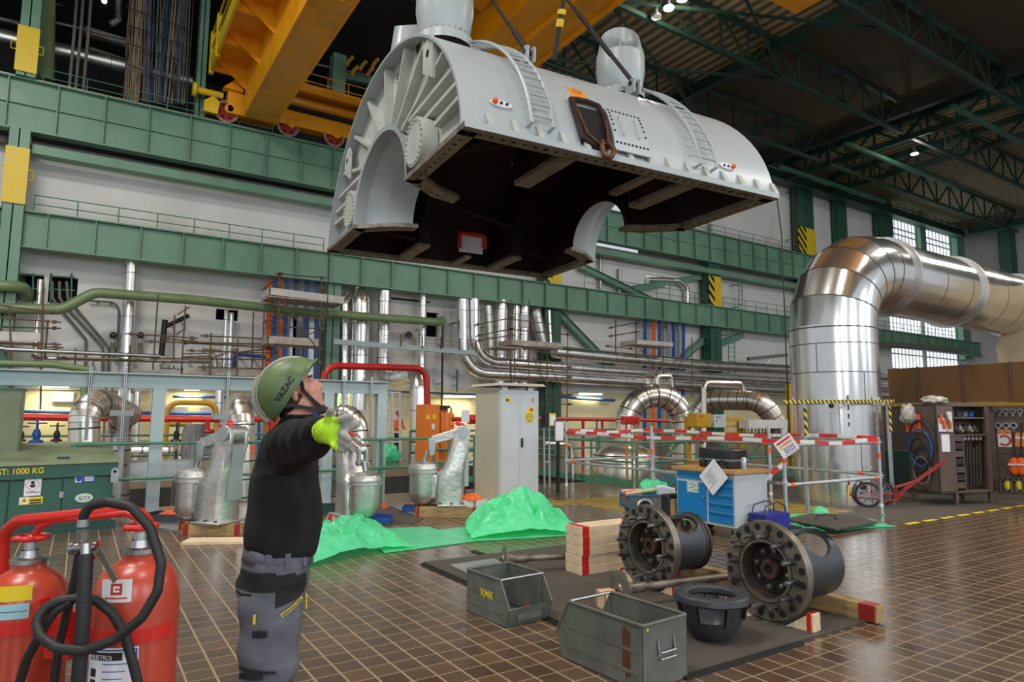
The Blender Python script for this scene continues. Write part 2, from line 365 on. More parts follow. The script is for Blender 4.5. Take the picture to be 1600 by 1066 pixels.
def tag(o, label=None, cat=None, group=None, kind=None):
    if label: o['label'] = label
    if cat: o['category'] = cat
    if group: o['group'] = group
    if kind: o['kind'] = kind
    return o
def thing(name, label, cat, loc=(0, 0, 0), rz=0, group=None, kind=None):
    o = bpy.data.objects.new(name, None); COL.objects.link(o); o.empty_display_size = .1
    o.location = V(loc); o.rotation_euler = (0, 0, rz); return tag(o, label, cat, group, kind)
def dup(root, loc, rz=None, label=None, group=None):
    r_ = root.copy(); COL.objects.link(r_); r_.location = V(loc)
    if rz is not None: r_.rotation_euler = (0, 0, rz)
    if label: r_['label'] = label
    if group: r_['group'] = group
    for ch in list(root.children):
        c = ch.copy(); COL.objects.link(c); c.parent = r_
        for g in list(ch.children):
            d = g.copy(); COL.objects.link(d); d.parent = c
    return r_
def text(body, size, m, parent, o, u, vv, name='lettering', world=False, extrude=.0008, bold=0, align='LEFT', squash=1):
    # lettering as a thin mesh: o = lower left corner, u = writing direction, vv = up direction
    cu = bpy.data.curves.new('t', 'FONT'); cu.body = body; cu.size = size; cu.extrude = extrude; cu.align_x = align; cu.offset = bold
    t = bpy.data.objects.new('t', cu); COL.objects.link(t); dg = bpy.context.evaluated_depsgraph_get()
    me = bpy.data.meshes.new_from_object(t.evaluated_get(dg)); bpy.data.objects.remove(t); bpy.data.curves.remove(cu)
    u, vv = V(u).normalized(), V(vv).normalized(); n = u.cross(vv); mb = MB()
    mb.add([V(o)+u*p.co.x*squash+vv*p.co.y+n*(p.co.z+extrude) for p in me.vertices], [tuple(f.vertices) for f in me.polygons])
    bpy.data.meshes.remove(me)
    return mb.build(name, m, parent, world=world, smooth=False)
# ================================================================== the setting
WY = 45.6
def struct(name, mb, m, **k): return tag(mb.build(name, m, **k), kind='structure')
# tiled machine hall floor, cut out over the pipe pit
mb = MB()
mb.box(-45, 115, -30, 12.9, -.25, 0); mb.box(-45, -9, 12.9, 19, -.25, 0); mb.box(10.6, 115, 12.9, 19, -.25, 0); mb.box(-45, 115, 19, 60, -.25, 0)
struct('floor', mb, 'floor_tiles', loc=(0, 0, 0), smooth=False)
mb = MB(); mb.box(-9.2, 10.8, 12.9, 19, -3.4, -3.2); mb.box(-9.2, 10.8, 19, 19.2, -3.4, -.25); mb.box(-9.2, -9, 12.9, 19, -3.4, -.25); mb.box(10.6, 10.8, 12.9, 19, -3.4, -.25)
mb.box(-9.2, 10.8, 12.7, 12.9, -3.4, -.25)
struct('trim_pit', mb, 'concrete_dark', smooth=False)
# back wall: white above, cream in the lit lower storey, black openings cut in as recesses
def wall_with_holes(x0, x1, z0, z1, y, holes, th=.35):
    xs = sorted({x0, x1}|{h[0] for h in holes}|{h[1] for h in holes}); zs = sorted({z0, z1}|{h[2] for h in holes}|{h[3] for h in holes}); mb = MB()
    for i in range(len(xs)-1):
        for j in range(len(zs)-1):
            cx, cz = (xs[i]+xs[i+1])/2, (zs[j]+zs[j+1])/2
            if any(h[0] < cx < h[1] and h[2] < cz < h[3] for h in holes): continue
            mb.box(xs[i], xs[i+1], y, y+th, zs[j], zs[j+1])
    return mb
def hole(px0, py0, px1, py1):
    a = pY(px0, py0, WY); b = pY(px1, py1, WY); return (a.x, b.x, min(a.z, b.z), max(a.z, b.z))
WX = [(88.5, 96.6), (97.6, 106.5)]
HOLES = [(a, b, 5.5, 16.9) for a, b in WX]+[hole(4, 424, 119, 476), hole(338, 482, 372, 502), hole(590, 462, 672, 474), hole(660, 487, 684, 527), hole(1010, 428, 1048, 449)]
mb = wall_with_holes(-45, 115, 3.7, 16.9, WY, HOLES)
struct('wall_back', mb, 'wall_white', smooth=False)
mb = MB(); mb.box(-45, 115, WY, WY+.35, 0, 3.7); struct('wall_back_lower', mb, 'wall_cream', smooth=False)
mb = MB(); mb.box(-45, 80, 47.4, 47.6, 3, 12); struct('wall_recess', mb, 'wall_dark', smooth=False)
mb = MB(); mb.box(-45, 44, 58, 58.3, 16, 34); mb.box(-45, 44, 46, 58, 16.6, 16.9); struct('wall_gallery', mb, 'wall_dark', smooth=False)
pass
mb = wall_with_holes(44, 115, 16.9, 33, WY, [(a, b, 16.9, 29.0) for a, b in WX]+[(62, 84, 30.4, 32)])
struct('wall_back_upper', mb, 'wall_white', smooth=False)
for i, (a, b) in enumerate(WX):
    mb = MB(); mb.box(a, b, WY+.2, WY+.25, 5.5, 29.0)
    o = struct('window_%d' % (i+1), mb, 'pane_glow', smooth=False)
    mb = MB(); n = 9
    for k in range(n+1): x = a+(b-a)*k/n; mb.box(x-.06, x+.06, WY+.05, WY+.2, 5.5, 29.0)
    for z in (5.6, 8, 10, 13, 15, 18, 21.6, 24.0, 26.4, 27.2, 28.9): mb.box(a, b, WY+.04, WY+.2, z-.09, z+.09)
    mb.build('sash', 'wall_white', o, world=True, smooth=False)
# far end wall
mb = MB(); mb.box(112, 112.4, -30, 46, 0, 33); struct('wall_right', mb, 'wall_white', smooth=False)
# roof
RZ = 30.2
mb = MB(); mb.box(-45, 43.5, -30, 60, RZ, RZ+.3); mb.box(61.3, 115, -30, 60, RZ, RZ+.3); struct('ceiling', mb, 'roof_corrugated', loc=(0, 0, RZ), smooth=False)
mb = MB(); mb.box(43.5, 61.3, -30, 60, RZ-.05, RZ+.3); struct('ceiling_sheeting', mb, 'roof_dark', smooth=False)
mb = MB(); mb.box(-45, 24, 38.5, 57.9, 29.0, 29.1); struct('ceiling_gallery_shade', mb, 'wall_dark', smooth=False)  # near-black plane added below the lit roof to shade this corner
mb = MB(); mb.box(61.0, 61.7, -30, 45.5, RZ-1.1, RZ-.06); struct('trim_roof_edge', mb, 'wall_dark', smooth=False)

# ------------------------------------------------------------------ plate girders along the back wall
def plate_girder(name, label, z0, z1, y, fw, mid, cat, sp=2.25, x0=-4.45):
    g = thing(name, label, cat, (14, y, z0))
    mb = MB(); mb.box(-30, 110, y-.02, y+.02, z0, z1); mb.build('web', 'green_steel', g, world=True, smooth=False)
    for z in (z0, z1):
        mb = MB(); mb.box(-30, 110, y-fw/2, y+fw/2, z-.04, z+.04); mb.build('flange', 'green_steel', g, world=True, smooth=False)
    k = -6
    for k in range(-3, 51):
        x = x0+sp*k; mb = MB(); mb.box(x-.03, x+.03, y-fw*.46, y-.02, z0+.04, z1-.04); mb.build('stiffener', 'green_steel', g, world=True, smooth=False)
    if mid:
        mb = MB(); z = z0+(z1-z0)*.52; mb.box(-30, 110, y-.16, y-.02, z-.025, z+.025); mb.build('long_stiffener', 'green_steel', g, world=True, smooth=False)
    return g
plate_girder('crane_runway_girder', 'upper green plate girder that the yellow crane wheels run on', 16.95, 19.86, 44, .72, True, 'girder')
plate_girder('walkway_girder', 'lower green plate girder with a walkway railing along white wall', 10.5, 12.48, 44, .62, False, 'girder')
mb = MB(); mb.box(-30, 110, 43.93, 44.07, 19.9, 20.06); tag(mb.build('crane_rail', 'iron_machined'), 'steel crane rail lying along the upper green girder', 'rail')
mb = MB(); mb.box(-3.2, 110, 44.0, 44.4, 15.88, 16.35); mb.box(-3.2, 110, 43.95, 44.8, 15.82, 15.88)
tag(mb.build('ledge_girder', 'green_steel', smooth=False), 'slim teal ledge beam just under the upper green girder', 'beam')
mb = MB(); mb.tube([(-30, 44.9, 16.6), (110, 44.9, 16.6)], .22, 8); tag(mb.build('brown_duct', 'cable_grey'), 'brown grey duct between the upper green girder and teal ledge', 'duct')
# columns standing in front of the back wall
CX = [-3.8, 14.3, 33.4, 52.6, 69.5, 77.5, 88, 108]
def column(x, z0, z1, y, wd, dp, m, label, guard=(), hz=False):
    o = thing('steel_column', label, 'column', (x, y, z0), kind='thing')
    mb = MB(); mb.box(x-wd/2, x+wd/2, y-dp/2, y-dp/2+.05, z0, z1); mb.box(x-wd/2, x+wd/2, y+dp/2-.05, y+dp/2, z0, z1); mb.box(x-.03, x+.03, y-dp/2, y+dp/2, z0, z1)
    mb.box(x-wd/2, x-wd/2+.03, y-dp/2, y+dp/2, z0, z1)
    mb.build('shaft', m, o, world=True, smooth=False)
    for (a, b, side) in guard:
        mb = MB(); mb.box(x-wd/2-.05+(wd*.45 if hz else 0), x+wd/2+.05, y-dp/2-.10, y-dp/2-.02, a, b); g = mb.build('guard_plate', 'yellow_paint', o, world=True, smooth=False)
        if hz:
            mb = MB(); mb.box(x-wd/2-.05, x-wd/2+wd*.45-.02, y-dp/2-.12, y-dp/2-.04, a, b); mb.build('hazard_plate', 'hazard', o, world=True, smooth=False)
        else:
            mb = MB()
            for s in (-1, 1):
                xx = x+s*(wd/2+.05); mb.tube([(xx, y-dp/2-.06, a+(b-a)*.45), (xx+s*.22, y-dp/2-.06, a+(b-a)*.45), (xx+s*.22, y-dp/2-.06, a+(b-a)*.62), (xx, y-dp/2-.06, a+(b-a)*.62)], .03, 6)
            mb.build('handle', 'yellow_paint', g, world=True)
    return o
column(-3.75, 0, 16.9, 43.9, .95, 1.0, 'green_steel', 'green column below upper girder with yellow guard at left edge', [(12.7, 15.8, 0)])
column(-3.75, 19.9, 30, 43.9, .9, .9, 'green_steel', 'green column above upper girder with tall yellow guard plate', [(20.1, 22.7, 0)])
column(5.1, 19.9, 30, 45.2, .55, .6, 'green_steel', 'slim green column above upper girder beside the cable bundles')
column(14.0, 0, 10.45, 44.6, 1.0, .9, 'green_steel', 'green column under lower girder right of the scaffold tower')
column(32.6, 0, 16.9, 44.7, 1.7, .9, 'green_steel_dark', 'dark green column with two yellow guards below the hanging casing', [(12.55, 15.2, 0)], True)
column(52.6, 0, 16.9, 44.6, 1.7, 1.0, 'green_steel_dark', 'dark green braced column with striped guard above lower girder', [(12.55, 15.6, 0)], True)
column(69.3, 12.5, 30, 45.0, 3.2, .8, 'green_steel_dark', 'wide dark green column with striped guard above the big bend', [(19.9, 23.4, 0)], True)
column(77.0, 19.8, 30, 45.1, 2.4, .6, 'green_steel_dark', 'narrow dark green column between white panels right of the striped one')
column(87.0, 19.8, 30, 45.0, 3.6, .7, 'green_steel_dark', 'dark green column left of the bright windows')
column(97.1, 19.8, 30, 45.1, 1.4, .6, 'green_steel', 'slim green column between the two bright windows')
column(107.3, 10, 30, 44.9, 2.2, .9, 'green_steel', 'pale green column right of the bright windows')
column(110.8, 0, 30, 40, 1.6, 1.6, 'green_steel_dark', 'dark green column in far corner of hall')
# braces at the braced column
for (a, b, lab) in (((36.0, 44.9, 14.7), (44.9, 44.9, 12.4), 'green diagonal brace dropping onto lower girder right of the hanging casing'), ((51.7, 44.95, 15.6), (41.6, 44.95, 13.2), 'green diagonal brace rising to the striped column'),
                    ((33.9, 44.95, 10.2), (40.3, 44.95, 5.4), 'steep green brace below lower girder beside scaffold'), ((52.4, 44.95, 9.6), (45.2, 44.95, 4.9), 'long teal brace under lower girder behind the silver pipes'),
                    ((53.5, 44.95, 8.8), (58.0, 44.95, 10.2), 'short teal brace under lower girder beside the ladder')):
    mb = MB(); mb.ibeam(a, b, .55, .5); tag(mb.build('diagonal_brace', 'green_steel', smooth=False), lab, 'brace')
# ------------------------------------------------------------------ railings
def railing(label, p0, p1, n, h=1.05, m='green_rail', r=.035, rails=(1., .52), kick=0, rp=None):
    p0, p1 = V(p0), V(p1); o = thing('railing', label, 'railing', p0)
    for q in rails:
        mb = MB(); mb.tube([p0+V((0, 0, h*q)), p1+V((0, 0, h*q))], r, 8); mb.build('rail', m, o, world=True)
    for k in range(n+1):
        p = p0.lerp(p1, k/n); mb = MB(); mb.tube([p, p+V((0, 0, h))], rp or r, 8); mb.build('post', m, o, world=True)
    if kick:
        mb = MB(); mb.beam(p0+V((0, 0, kick/2)), p1+V((0, 0, kick/2)), .012, kick); mb.build('kick_plate', m, o, world=True, smooth=False)
    return o
railing('green railing on top of upper girder below the cable bundles', (-3, 44.25, 19.9), (9.5, 44.25, 19.9), 6, 1.0, r=.03)
railing('green railing on lower girder in front of white wall left of casing', (-2.9, 44.25, 12.5), (13.2, 44.25, 12.5), 8, 1.05, r=.03)
railing('green railing on lower girder to right of the hanging casing', (36, 44.25, 12.5), (51.6, 44.25, 12.5), 9, 1.2, r=.03)
railing('green railing on lower girder between striped column and big bend', (54, 44.25, 12.5), (68, 44.25, 12.5), 8, 1.2, r=.03)
railing('green railing on upper girder in front of white panels at right', (48, 44.25, 19.9), (68, 44.25, 19.9), 9, 1.1, r=.03)
railing('green railing on lower girder right of the big bend', (78, 44.25, 12.5), (104, 44.25, 12.5), 12, 1.2, r=.035)
# high walkways at the right, with lattice railing
for (p0, p1, lab, hh) in (((60, 44.2, 28.4), (107, 44.2, 28.4), 'high dark green walkway along the back wall near roof', 0), ((106.5, 43, 28.4), (106.5, -10, 28.4), 'high dark green walkway across the far end wall', 0)):
    o = thing('roof_walkway', lab, 'walkway', p0); p0 = V(p0); p1 = V(p1)
    mb = MB(); mb.beam(p0, p1, .9, 1.0); mb.build('girder', 'green_roof', o, world=True, smooth=False)
    mb = MB(); mb.beam(p0-V((0, 0, .5)), p1-V((0, 0, .5)), 1.3, .08); mb.build('flange', 'green_steel_dark', o, world=True, smooth=False)
    n = 24
    for q in (1.1, .6):
        mb = MB(); mb.tube([p0+V((0, 0, .5+q)), p1+V((0, 0, .5+q))], .05, 6); mb.build('rail', 'green_steel_dark', o, world=True)
    for k in range(n+1):
        p = p0.lerp(p1, k/n); mb = MB(); mb.box(p.x-.04, p.x+.04, p.y-.04, p.y+.04, p.z+.5, p.z+1.6); mb.build('post', 'green_steel_dark', o, world=True)
# ------------------------------------------------------------------ roof trusses
def truss(name, label, p0, p1, h, n, m='green_roof', ch=.30, wb=.14, cat='truss', vert=True):
    p0, p1 = V(p0), V(p1); o = thing(name, label, cat, p0)
    for z in (0, h):
        mb = MB(); mb.beam(p0+V((0, 0, z)), p1+V((0, 0, z)), ch, ch); mb.build('chord', m, o, world=True, smooth=False)
    for k in range(n):
        a = p0.lerp(p1, k/n); b = p0.lerp(p1, (k+1)/n)
        if vert:
            mb = MB(); mb.beam(a, a+V((0, 0, h)), wb, wb); mb.build('upright', m, o, world=True, smooth=False)
        mb = MB()
        if k % 2: mb.beam(a, b+V((0, 0, h)), wb, wb)
        else: mb.beam(a+V((0, 0, h)), b, wb, wb)
        mb.build('web_diagonal', m, o, world=True, smooth=False)
    return o
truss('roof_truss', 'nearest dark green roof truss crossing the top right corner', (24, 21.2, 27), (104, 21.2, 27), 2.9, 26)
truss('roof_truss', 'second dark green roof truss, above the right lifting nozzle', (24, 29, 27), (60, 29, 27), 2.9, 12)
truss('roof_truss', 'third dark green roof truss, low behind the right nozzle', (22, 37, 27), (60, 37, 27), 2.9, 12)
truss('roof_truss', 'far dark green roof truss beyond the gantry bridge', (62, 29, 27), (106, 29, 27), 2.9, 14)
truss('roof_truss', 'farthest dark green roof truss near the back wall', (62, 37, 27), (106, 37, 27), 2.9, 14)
# horizontal wind bracing under the roof
for (a, b, lab) in (((26, 21.3, 27), (43, 29, 27), 'thin green roof brace slanting between first two trusses'), ((43, 21.3, 27.1), (26, 28.9, 27.1), 'thin green roof brace crossing under the corrugated roof'), ((26, 29.2, 27), (43, 37, 27), 'thin green roof brace left of the dark sheeting'), ((43, 29.2, 27.1), (26, 37, 27.1), 'thin green roof brace above the far end of casing')):
    mb = MB(); mb.beam(a, b, .16, .16); tag(mb.build('roof_brace', 'green_roof', smooth=False), lab, 'brace')
for k, (x, lab) in enumerate(((27, 'dark roof purlin beam directly right of the ceiling floodlights'), (42.7, 'dark roof beam along the edge of the dark sheeting'))):
    mb = MB(); mb.beam((x, -10, 29.6), (x, 45, 29.6), .5, .9); tag(mb.build('roof_beam', 'green_roof' if k else 'wall_dark', smooth=False), lab, 'beam')
# second (dark green) gantry bridge spanning the hall at the right
truss('gantry_bridge', 'dark green lattice gantry bridge in front of the far roof', (64.2, -6, 28.0), (64.2, 43.5, 28.0), 1.8, 20, ch=.55, wb=.22, cat='crane bridge')
truss('gantry_bridge', 'dark green lattice gantry bridge right beside the lit floodlight', (72.5, -6, 28.0), (72.5, 43.5, 28.0), 1.8, 20, ch=.5, wb=.2, cat='crane bridge')
for x0, x1, y, lab in ((58, 80, 33, 'grey green tie beam across the two gantry bridges near floodlight'), (58, 82, 24, 'grey green tie beam across gantry bridges, right of floodlight'), (60, 110, 15, 'long grey green tie beam at far right under roof'), (58, 78, 40, 'grey green tie beam across gantry bridges close to back wall')):
    mb = MB(); mb.beam((x0, y, 26.9), (x1, y, 26.9), .34, .34); tag(mb.build('tie_beam', 'green_steel_dark', smooth=False), lab, 'beam')
a = pZ(1205, 216, 28.5); b = pZ(1508, 372, 28.5)
o = thing('conductor_rail', 'pale green conductor tube slanting under roof above striped column', 'conductor rail', (64, 41, 28))
p0 = pY(1205, 216, 42); p1 = pY(1510, 338, 42)
mb = MB(); mb.tube([p0, p1], .16, 8); mb.build('tube', 'green_rail', o, world=True)
for t in (.18, .48, .78):
    p = p0.lerp(p1, t); d = (p1-p0).normalized(); mb = MB(); mb.tube([p-d*.6, p+d*.6], .2, 8); mb.build('marker', 'hazard_fine', o, world=True)
# roof floodlights
def floodlight(p, label, on):
    o = thing('high_bay_lamp', label, 'lamp', p); p = V(p)
    mb = MB(); mb.lathe([(.02, .7), (.12, .65), (.12, .35), (.34, 0)], p, (0, 0, 1), 20); mb.build('reflector', 'galv', o, world=True)
    mb = MB(); mb.lathe([(0, .06), (.32, .06)], p, (0, 0, 1), 20); mb.build('lens', 'lamp_glow' if on else 'cable_grey', o, world=True)
    mb = MB(); mb.tube([p+V((0, 0, 1)), p+V((0, 0, RZ-p.z))], .03, 6); mb.build('hanger', 'green_roof', o, world=True)
    if on:
        l = bpy.data.lights.new('bulb', 'POINT'); l.energy = 350; l.shadow_soft_size = .2; l.color = (1, .95, .85)
        b = bpy.data.objects.new('bulb', l); COL.objects.link(b); b.parent = o; b.location = (0, 0, -.25)
floodlight(pZ(1045, 13, 26.8), 'lit floodlight under roof, lower of the bright pair', True)
floodlight(pZ(1066, -1, 26.8), 'lit floodlight cut by top edge of picture', True)
floodlight(pZ(1026, 27, 26.8), 'unlit floodlight beside the bright pair', False)
floodlight(pZ(1429, 241, 26.6), 'single lit floodlight under the far gantry bridge', True)
mb = MB(); d = pZ(1440, 235, 27.3); mb.box(d.x-4, d.x+4, d.y-.12, d.y+.12, d.z, d.z+.1)
# ================================================================== the hanging turbine casing half
CB, CRZ = V((12.11, 18.35, 8.0)), R(-4.5)
HX, HY, HH = 4.98, 6.34, 4.46
def cprof(y): return HH*max(0, 1-(y/HY)**2)**.575
def cnorm(y):
    e = .01; ya = max(-HY+.001, y-e); yb = min(HY-.001, y+e); t = V((0, yb-ya, cprof(yb)-cprof(ya))); return V((0, -t.z, t.y)).normalized()
CM = Matrix.Translation(CB) @ Matrix.Rotation(CRZ, 4, 'Z'); CMI = CM.inverted()
def chit(px, py):
    d = ray(px, py); t = 8
    while t < 40:
        l = CMI @ (EYE+d*t)
        if abs(l.y) < HY and 0 < l.z < cprof(l.y): return l
        t += .02
    return CMI @ (EYE+d*16)
cas = thing('turbine_casing', 'huge pale grey half cylinder turbine casing hanging in mid air', 'turbine casing', CB, CRZ)
NP = 44
ys = [-HY*math.cos(PI*k/NP) for k in range(NP+1)]
def shell_pts(off=0):
    out = []
    for y in ys:
        n = cnorm(y); out.append((y-n.y*off, max(0, cprof(y)-n.z*off)))
    return out
po, pi_ = shell_pts(0), shell_pts(.07)
mb = MB()
nx = 10
mb.cur = 0; mb.grid(lambda u, v: V((-HX+2*HX*u, po[round(v*NP)][0], po[round(v*NP)][1])), nx, NP)
xs_in = [-HX, -HX+.42, -HX+2, 0, HX-2, HX-.42, HX]
for i in range(6):
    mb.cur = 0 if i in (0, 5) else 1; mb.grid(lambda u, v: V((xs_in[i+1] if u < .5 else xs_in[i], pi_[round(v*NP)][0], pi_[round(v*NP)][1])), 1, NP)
mb.cur = 0
for q in (-1, 1):
    vs = [V((q*HX, y, z)) for y, z in po]+[V((q*HX, y, z)) for y, z in pi_]
    mb.add(vs, [(k, k+1, NP+2+k, NP+1+k) if q > 0 else (k+1, k, NP+1+k, NP+2+k) for k in range(NP)])
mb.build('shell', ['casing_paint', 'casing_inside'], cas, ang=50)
# end walls, radial ribs, shaft tunnels
TR, TZ = 2.55, 2.12
for q, nm in ((-1, 'near'), (1, 'far')):
    xe = q*(HX-.42); mb = MB(); n = NP
    inn = [(-TR*math.cos(PI*k/n), TZ*math.sin(PI*k/n)) for k in range(n+1)]
    for dx, c in ((0, 0), (-q*.05, 1)):
        vs = [V((xe+dx, y, z)) for y, z in pi_]+[V((xe+dx, y, z)) for y, z in inn]; mb.cur = c
        mb.add(vs, [(k, k+1, n+2+k, n+1+k) for k in range(n)])
    mb.cur = 0
    ew = mb.build('end_wall', ['casing_rib', 'casing_inside'], cas, smooth=False)
    for (iy, iz, oy, oz) in ((0, 2.15, 0, 4.42), (.35, 2.1, 1.95, 4.2), (.9, 2.0, 3.6, 3.56), (1.5, 1.78, 5.12, 2.62), (2.15, 1.8, 5.70, 1.84), (2.9, 1.36, 6.0, 1.34), (4.1, .92, 6.2, .92)):
        for sg in ((1,) if oy == 0 else (-1, 1)):
            a_, b_ = V((0, iy*sg, iz)), V((0, oy*sg*.965, oz*.975)); d_ = b_-a_; n_ = V((0, -d_.z, d_.y)).normalized()
            mb = MB(); mb.prism([(0, 0), (.20, 0), (.28, 1), (0, 1)], V((q*(HX-.42), a_.y, a_.z))-n_*.055, (q, 0, 0), d_, n_*.11); mb.build('rib', 'casing_rib', ew, smooth=False)
    # tunnel: lip and cone going inwards
    mb = MB(); rings = []
    for (sc, dx) in ((1.07, 0), (1.07, -.0), (1.0, .02), (.985, .42), (.80, .95), (.62, 1.75), (.67, 1.75), (.86, .95), (1.03, .44)):
        rings.append([V((q*(HX-dx), -TR*sc*math.cos(PI*k/24), max(0, TZ*sc*math.sin(PI*k/24)))) for k in range(25)])
    for i in range(len(rings)-1):
        mb.cur = 1 if i >= 5 else 0
        mb.add(rings[i]+rings[i+1], [(k, k+1, 26+k, 25+k) for k in range(24)])
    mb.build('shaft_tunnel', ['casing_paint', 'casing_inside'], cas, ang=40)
    # split flange at the bottom of the end
    for s in (-1, 1):
        mb = MB(); th = .13
        def strip(a, b, wd, side):
            a, b = V(a), V(b); d = (b-a).normalized(); nn = V((-d.y, d.x, 0))*side; mb.prism([(0, 0), ((b-a).length, 0), ((b-a).length, wd), (0, wd)], a, d, nn, V((0, 0, -th)))
        X = lambda x: q*x
        strip((X(HX), s*HY, 0), (X(HX), s*TR, 0), .40, 1 if q*s > 0 else -1) if False else None
        x0, x1 = sorted((X(HX), X(HX-.42))); y0, y1 = sorted((s*HY, s*TR)); mb.box(x0, x1, y0, y1, -th, 0)
        poly = [(X(HX), s*TR*1.05), (X(HX-.42), s*(TR+.42)), (X(HX-1.15), s*(TR*.72+.5)), (X(HX-1.9), s*(TR*.60+.42)), (X(HX-1.9), s*TR*.57), (X(HX-1.1), s*TR*.68)]
        mb.prism(poly, (0, 0, -th), (1, 0, 0), (0, 1, 0), (0, 0, th))
        f = mb.build('end_flange', 'casing_flange', cas, smooth=False)
        for k in range(11): yy = s*(TR+.4+(HY-TR-.6)*k/10); MB().cyl((X(HX-.22), yy, -th-.004), (X(HX-.22), yy, -th+.01), .045, seg=8).build('bolt_hole', 'hole_dark', f)
        for k in range(6): xx = HX-.5-k*.24; yy = s*(TR-.35-k*.17+.25); MB().cyl((X(xx), yy, -th-.004), (X(xx), yy, -th+.01), .04, seg=8).build('bolt_hole', 'hole_dark', f)
for s in (-1, 1):
    mb = MB(); y0, y1 = sorted((s*(HY+.17), s*(HY-.27))); mb.box(-HX, HX, y0, y1, -.13, 0); f = mb.build('side_flange', 'casing_flange', cas, smooth=False)
    for k in range(34): x = -HX+.2+k*.289; MB().cyl((x, s*(HY-.06), -.134), (x, s*(HY-.06), -.12), .05 if k % 7 else .075, seg=8).build('bolt_hole', 'hole_dark', f)
    mb = MB(); ya, yb = sorted((s*(HY+.0), s*(HY+.19))); mb.box(-HX, HX, ya, yb, -.125, .03); mb.build('flange_edge', 'casing_paint', cas, smooth=False)
    for k in range(15):
        x = -HX+.65+k*.66; mb = MB(); yo = s*HY
        mb.prism([(-.05, 0), (.16, 0), (.14, .06), (-.02, .36), (-.08, .36)], (x-.05, yo, .03), (0, s, 0), (0, 0, 1), (.16, 0, 0)); mb.build('gusset', 'casing_rib', cas, smooth=False)
mb = MB(); mb.box(-HX-.005, -HX+.0, -HY, -TR, -.13, 0)
# inner webs and struts
for x in (-2.0, 1.95):
    mb = MB(); n = NP
    vs = [V((x, y, z)) for y, z in pi_]+[V((x, -3.95*math.cos(PI*k/n), 3.35*math.sin(PI*k/n))) for k in range(n+1)]
    mb.add(vs+[p+V((.06, 0, 0)) for p in vs], [(k, k+1, n+2+k, n+1+k) for k in range(n)]+[(2*n+2+k+1, 2*n+2+k, 3*n+3+k, 3*n+4+k) for k in range(n)]+[(n+1+k, n+2+k, 3*n+4+k, 3*n+3+k) for k in range(n)])
    wbm = mb.build('inner_web', 'casing_inside', cas, smooth=False)
    for s in (-1, 1):
        mb = MB(); y0, y1 = sorted((s*3.75, s*6.1)); mb.box(x-.24, x+.24, y0, y1, -.13, 0); mb.build('web_flange', 'casing_flange', wbm, smooth=False)
        mb = MB(); mb.box(x-.2, x+.2, min(s*3.7, s*3.78), max(s*3.7, s*3.78), -.02, 1.1); mb.build('web_edge', 'casing_inside', wbm, smooth=False)
for x, y0, y1 in ((.62, -4.4, -6.1), (.2, 4.6, 6.1)):
    mb = MB(); mb.box(x-.14, x+.14, min(y0, y1), max(y0, y1), -.13, -.02); mb.build('bracket', 'casing_flange', cas, smooth=False)
for a, b in (((-4.4, -3.2, .35), (-2.0, -5.2, 1.3)), ((-1.9, -5.8, .6), (-4.3, -2.2, .9)), ((4.3, -5.4, 1.2), (2.2, -3.4, .25)), ((-4.2, 5.6, .9), (-2.2, 4.0, .2)), ((-2, 3.6, 1.7), (1.9, 3.9, 1.2)), ((4.2, 5.0, .4), (2.0, 4.2, .5)), ((2, -2.4, 2.9), (-2, -2.4, 2.9))):
    mb = MB(); mb.tube([a, b], .11, 8); mb.build('strut', 'casing_inside', cas)
mb = MB()
for x in (-4.2, -.3, .9, 3.6): mb.grid(lambda u, v: V((x+.05*u, pi_[round(v*NP)][0]*.995, pi_[round(v*NP)][1]*.985)), 1, NP)
# lifting nozzles
def nozzle(x, y, h, r, cut, label=None):
    z = cprof(y)-.15; mb = MB(); o = V((x, y, z)); seg = 28
    rings = []
    for t, rr in ((0, r*.98), (.08, r*.98), (.081, r*.80), (.16, r*.9), (.34, r*1.0), (.50, r*.99), (1.0, r*.80)):
        ring = []
        for k in range(seg):
            an = 2*PI*k/seg; hh = h*t
            if t == 1: hh = h*(1-cut*(.5+.5*math.cos(an-R(235)))) if cut else h
            ring.append(o+V((rr*math.cos(an), rr*math.sin(an), hh)))
        rings.append(ring)
    inner = [[o+(p-o-V((0, 0, (p-o).z)))*.94+V((0, 0, (p-o).z-.01)) for p in rings[-1]], [o+V((r*.8*math.cos(2*PI*k/seg), r*.8*math.sin(2*PI*k/seg), h*.5)) for k in range(seg)]]
    mb.loft(rings+inner, cap=False); nz = mb.build('lifting_nozzle', 'casing_paint', cas, ang=32)
    if cut:
        dv = V((math.cos(R(235)), math.sin(R(235)), 0)); mb = MB(); mb.obox(o-dv*r*.36+V((0, 0, h*.62)), dv*r*.36, V((-dv.y, dv.x, 0))*.02, V((0, 0, h*.24))); mb.build('divider_plate', 'casing_paint', nz, smooth=False)
    for k in range(28): an = 2*PI*k/28; MB().cyl(o+V((r*.93*math.cos(an), r*.93*math.sin(an), h*.078)), o+V((r*.93*math.cos(an), r*.93*math.sin(an), h*.10)), .035, seg=6).build('flange_bolt', 'casing_flange', nz)
nozzle(-3.95, -2.7, 3.2, .82, 0); nozzle(2.35, -2.6, 3.0, .80, .56); nozzle(-3.6, 1.3, 2.95, .66, .2); nozzle(2.35, 1.3, 2.6, .7, .2)
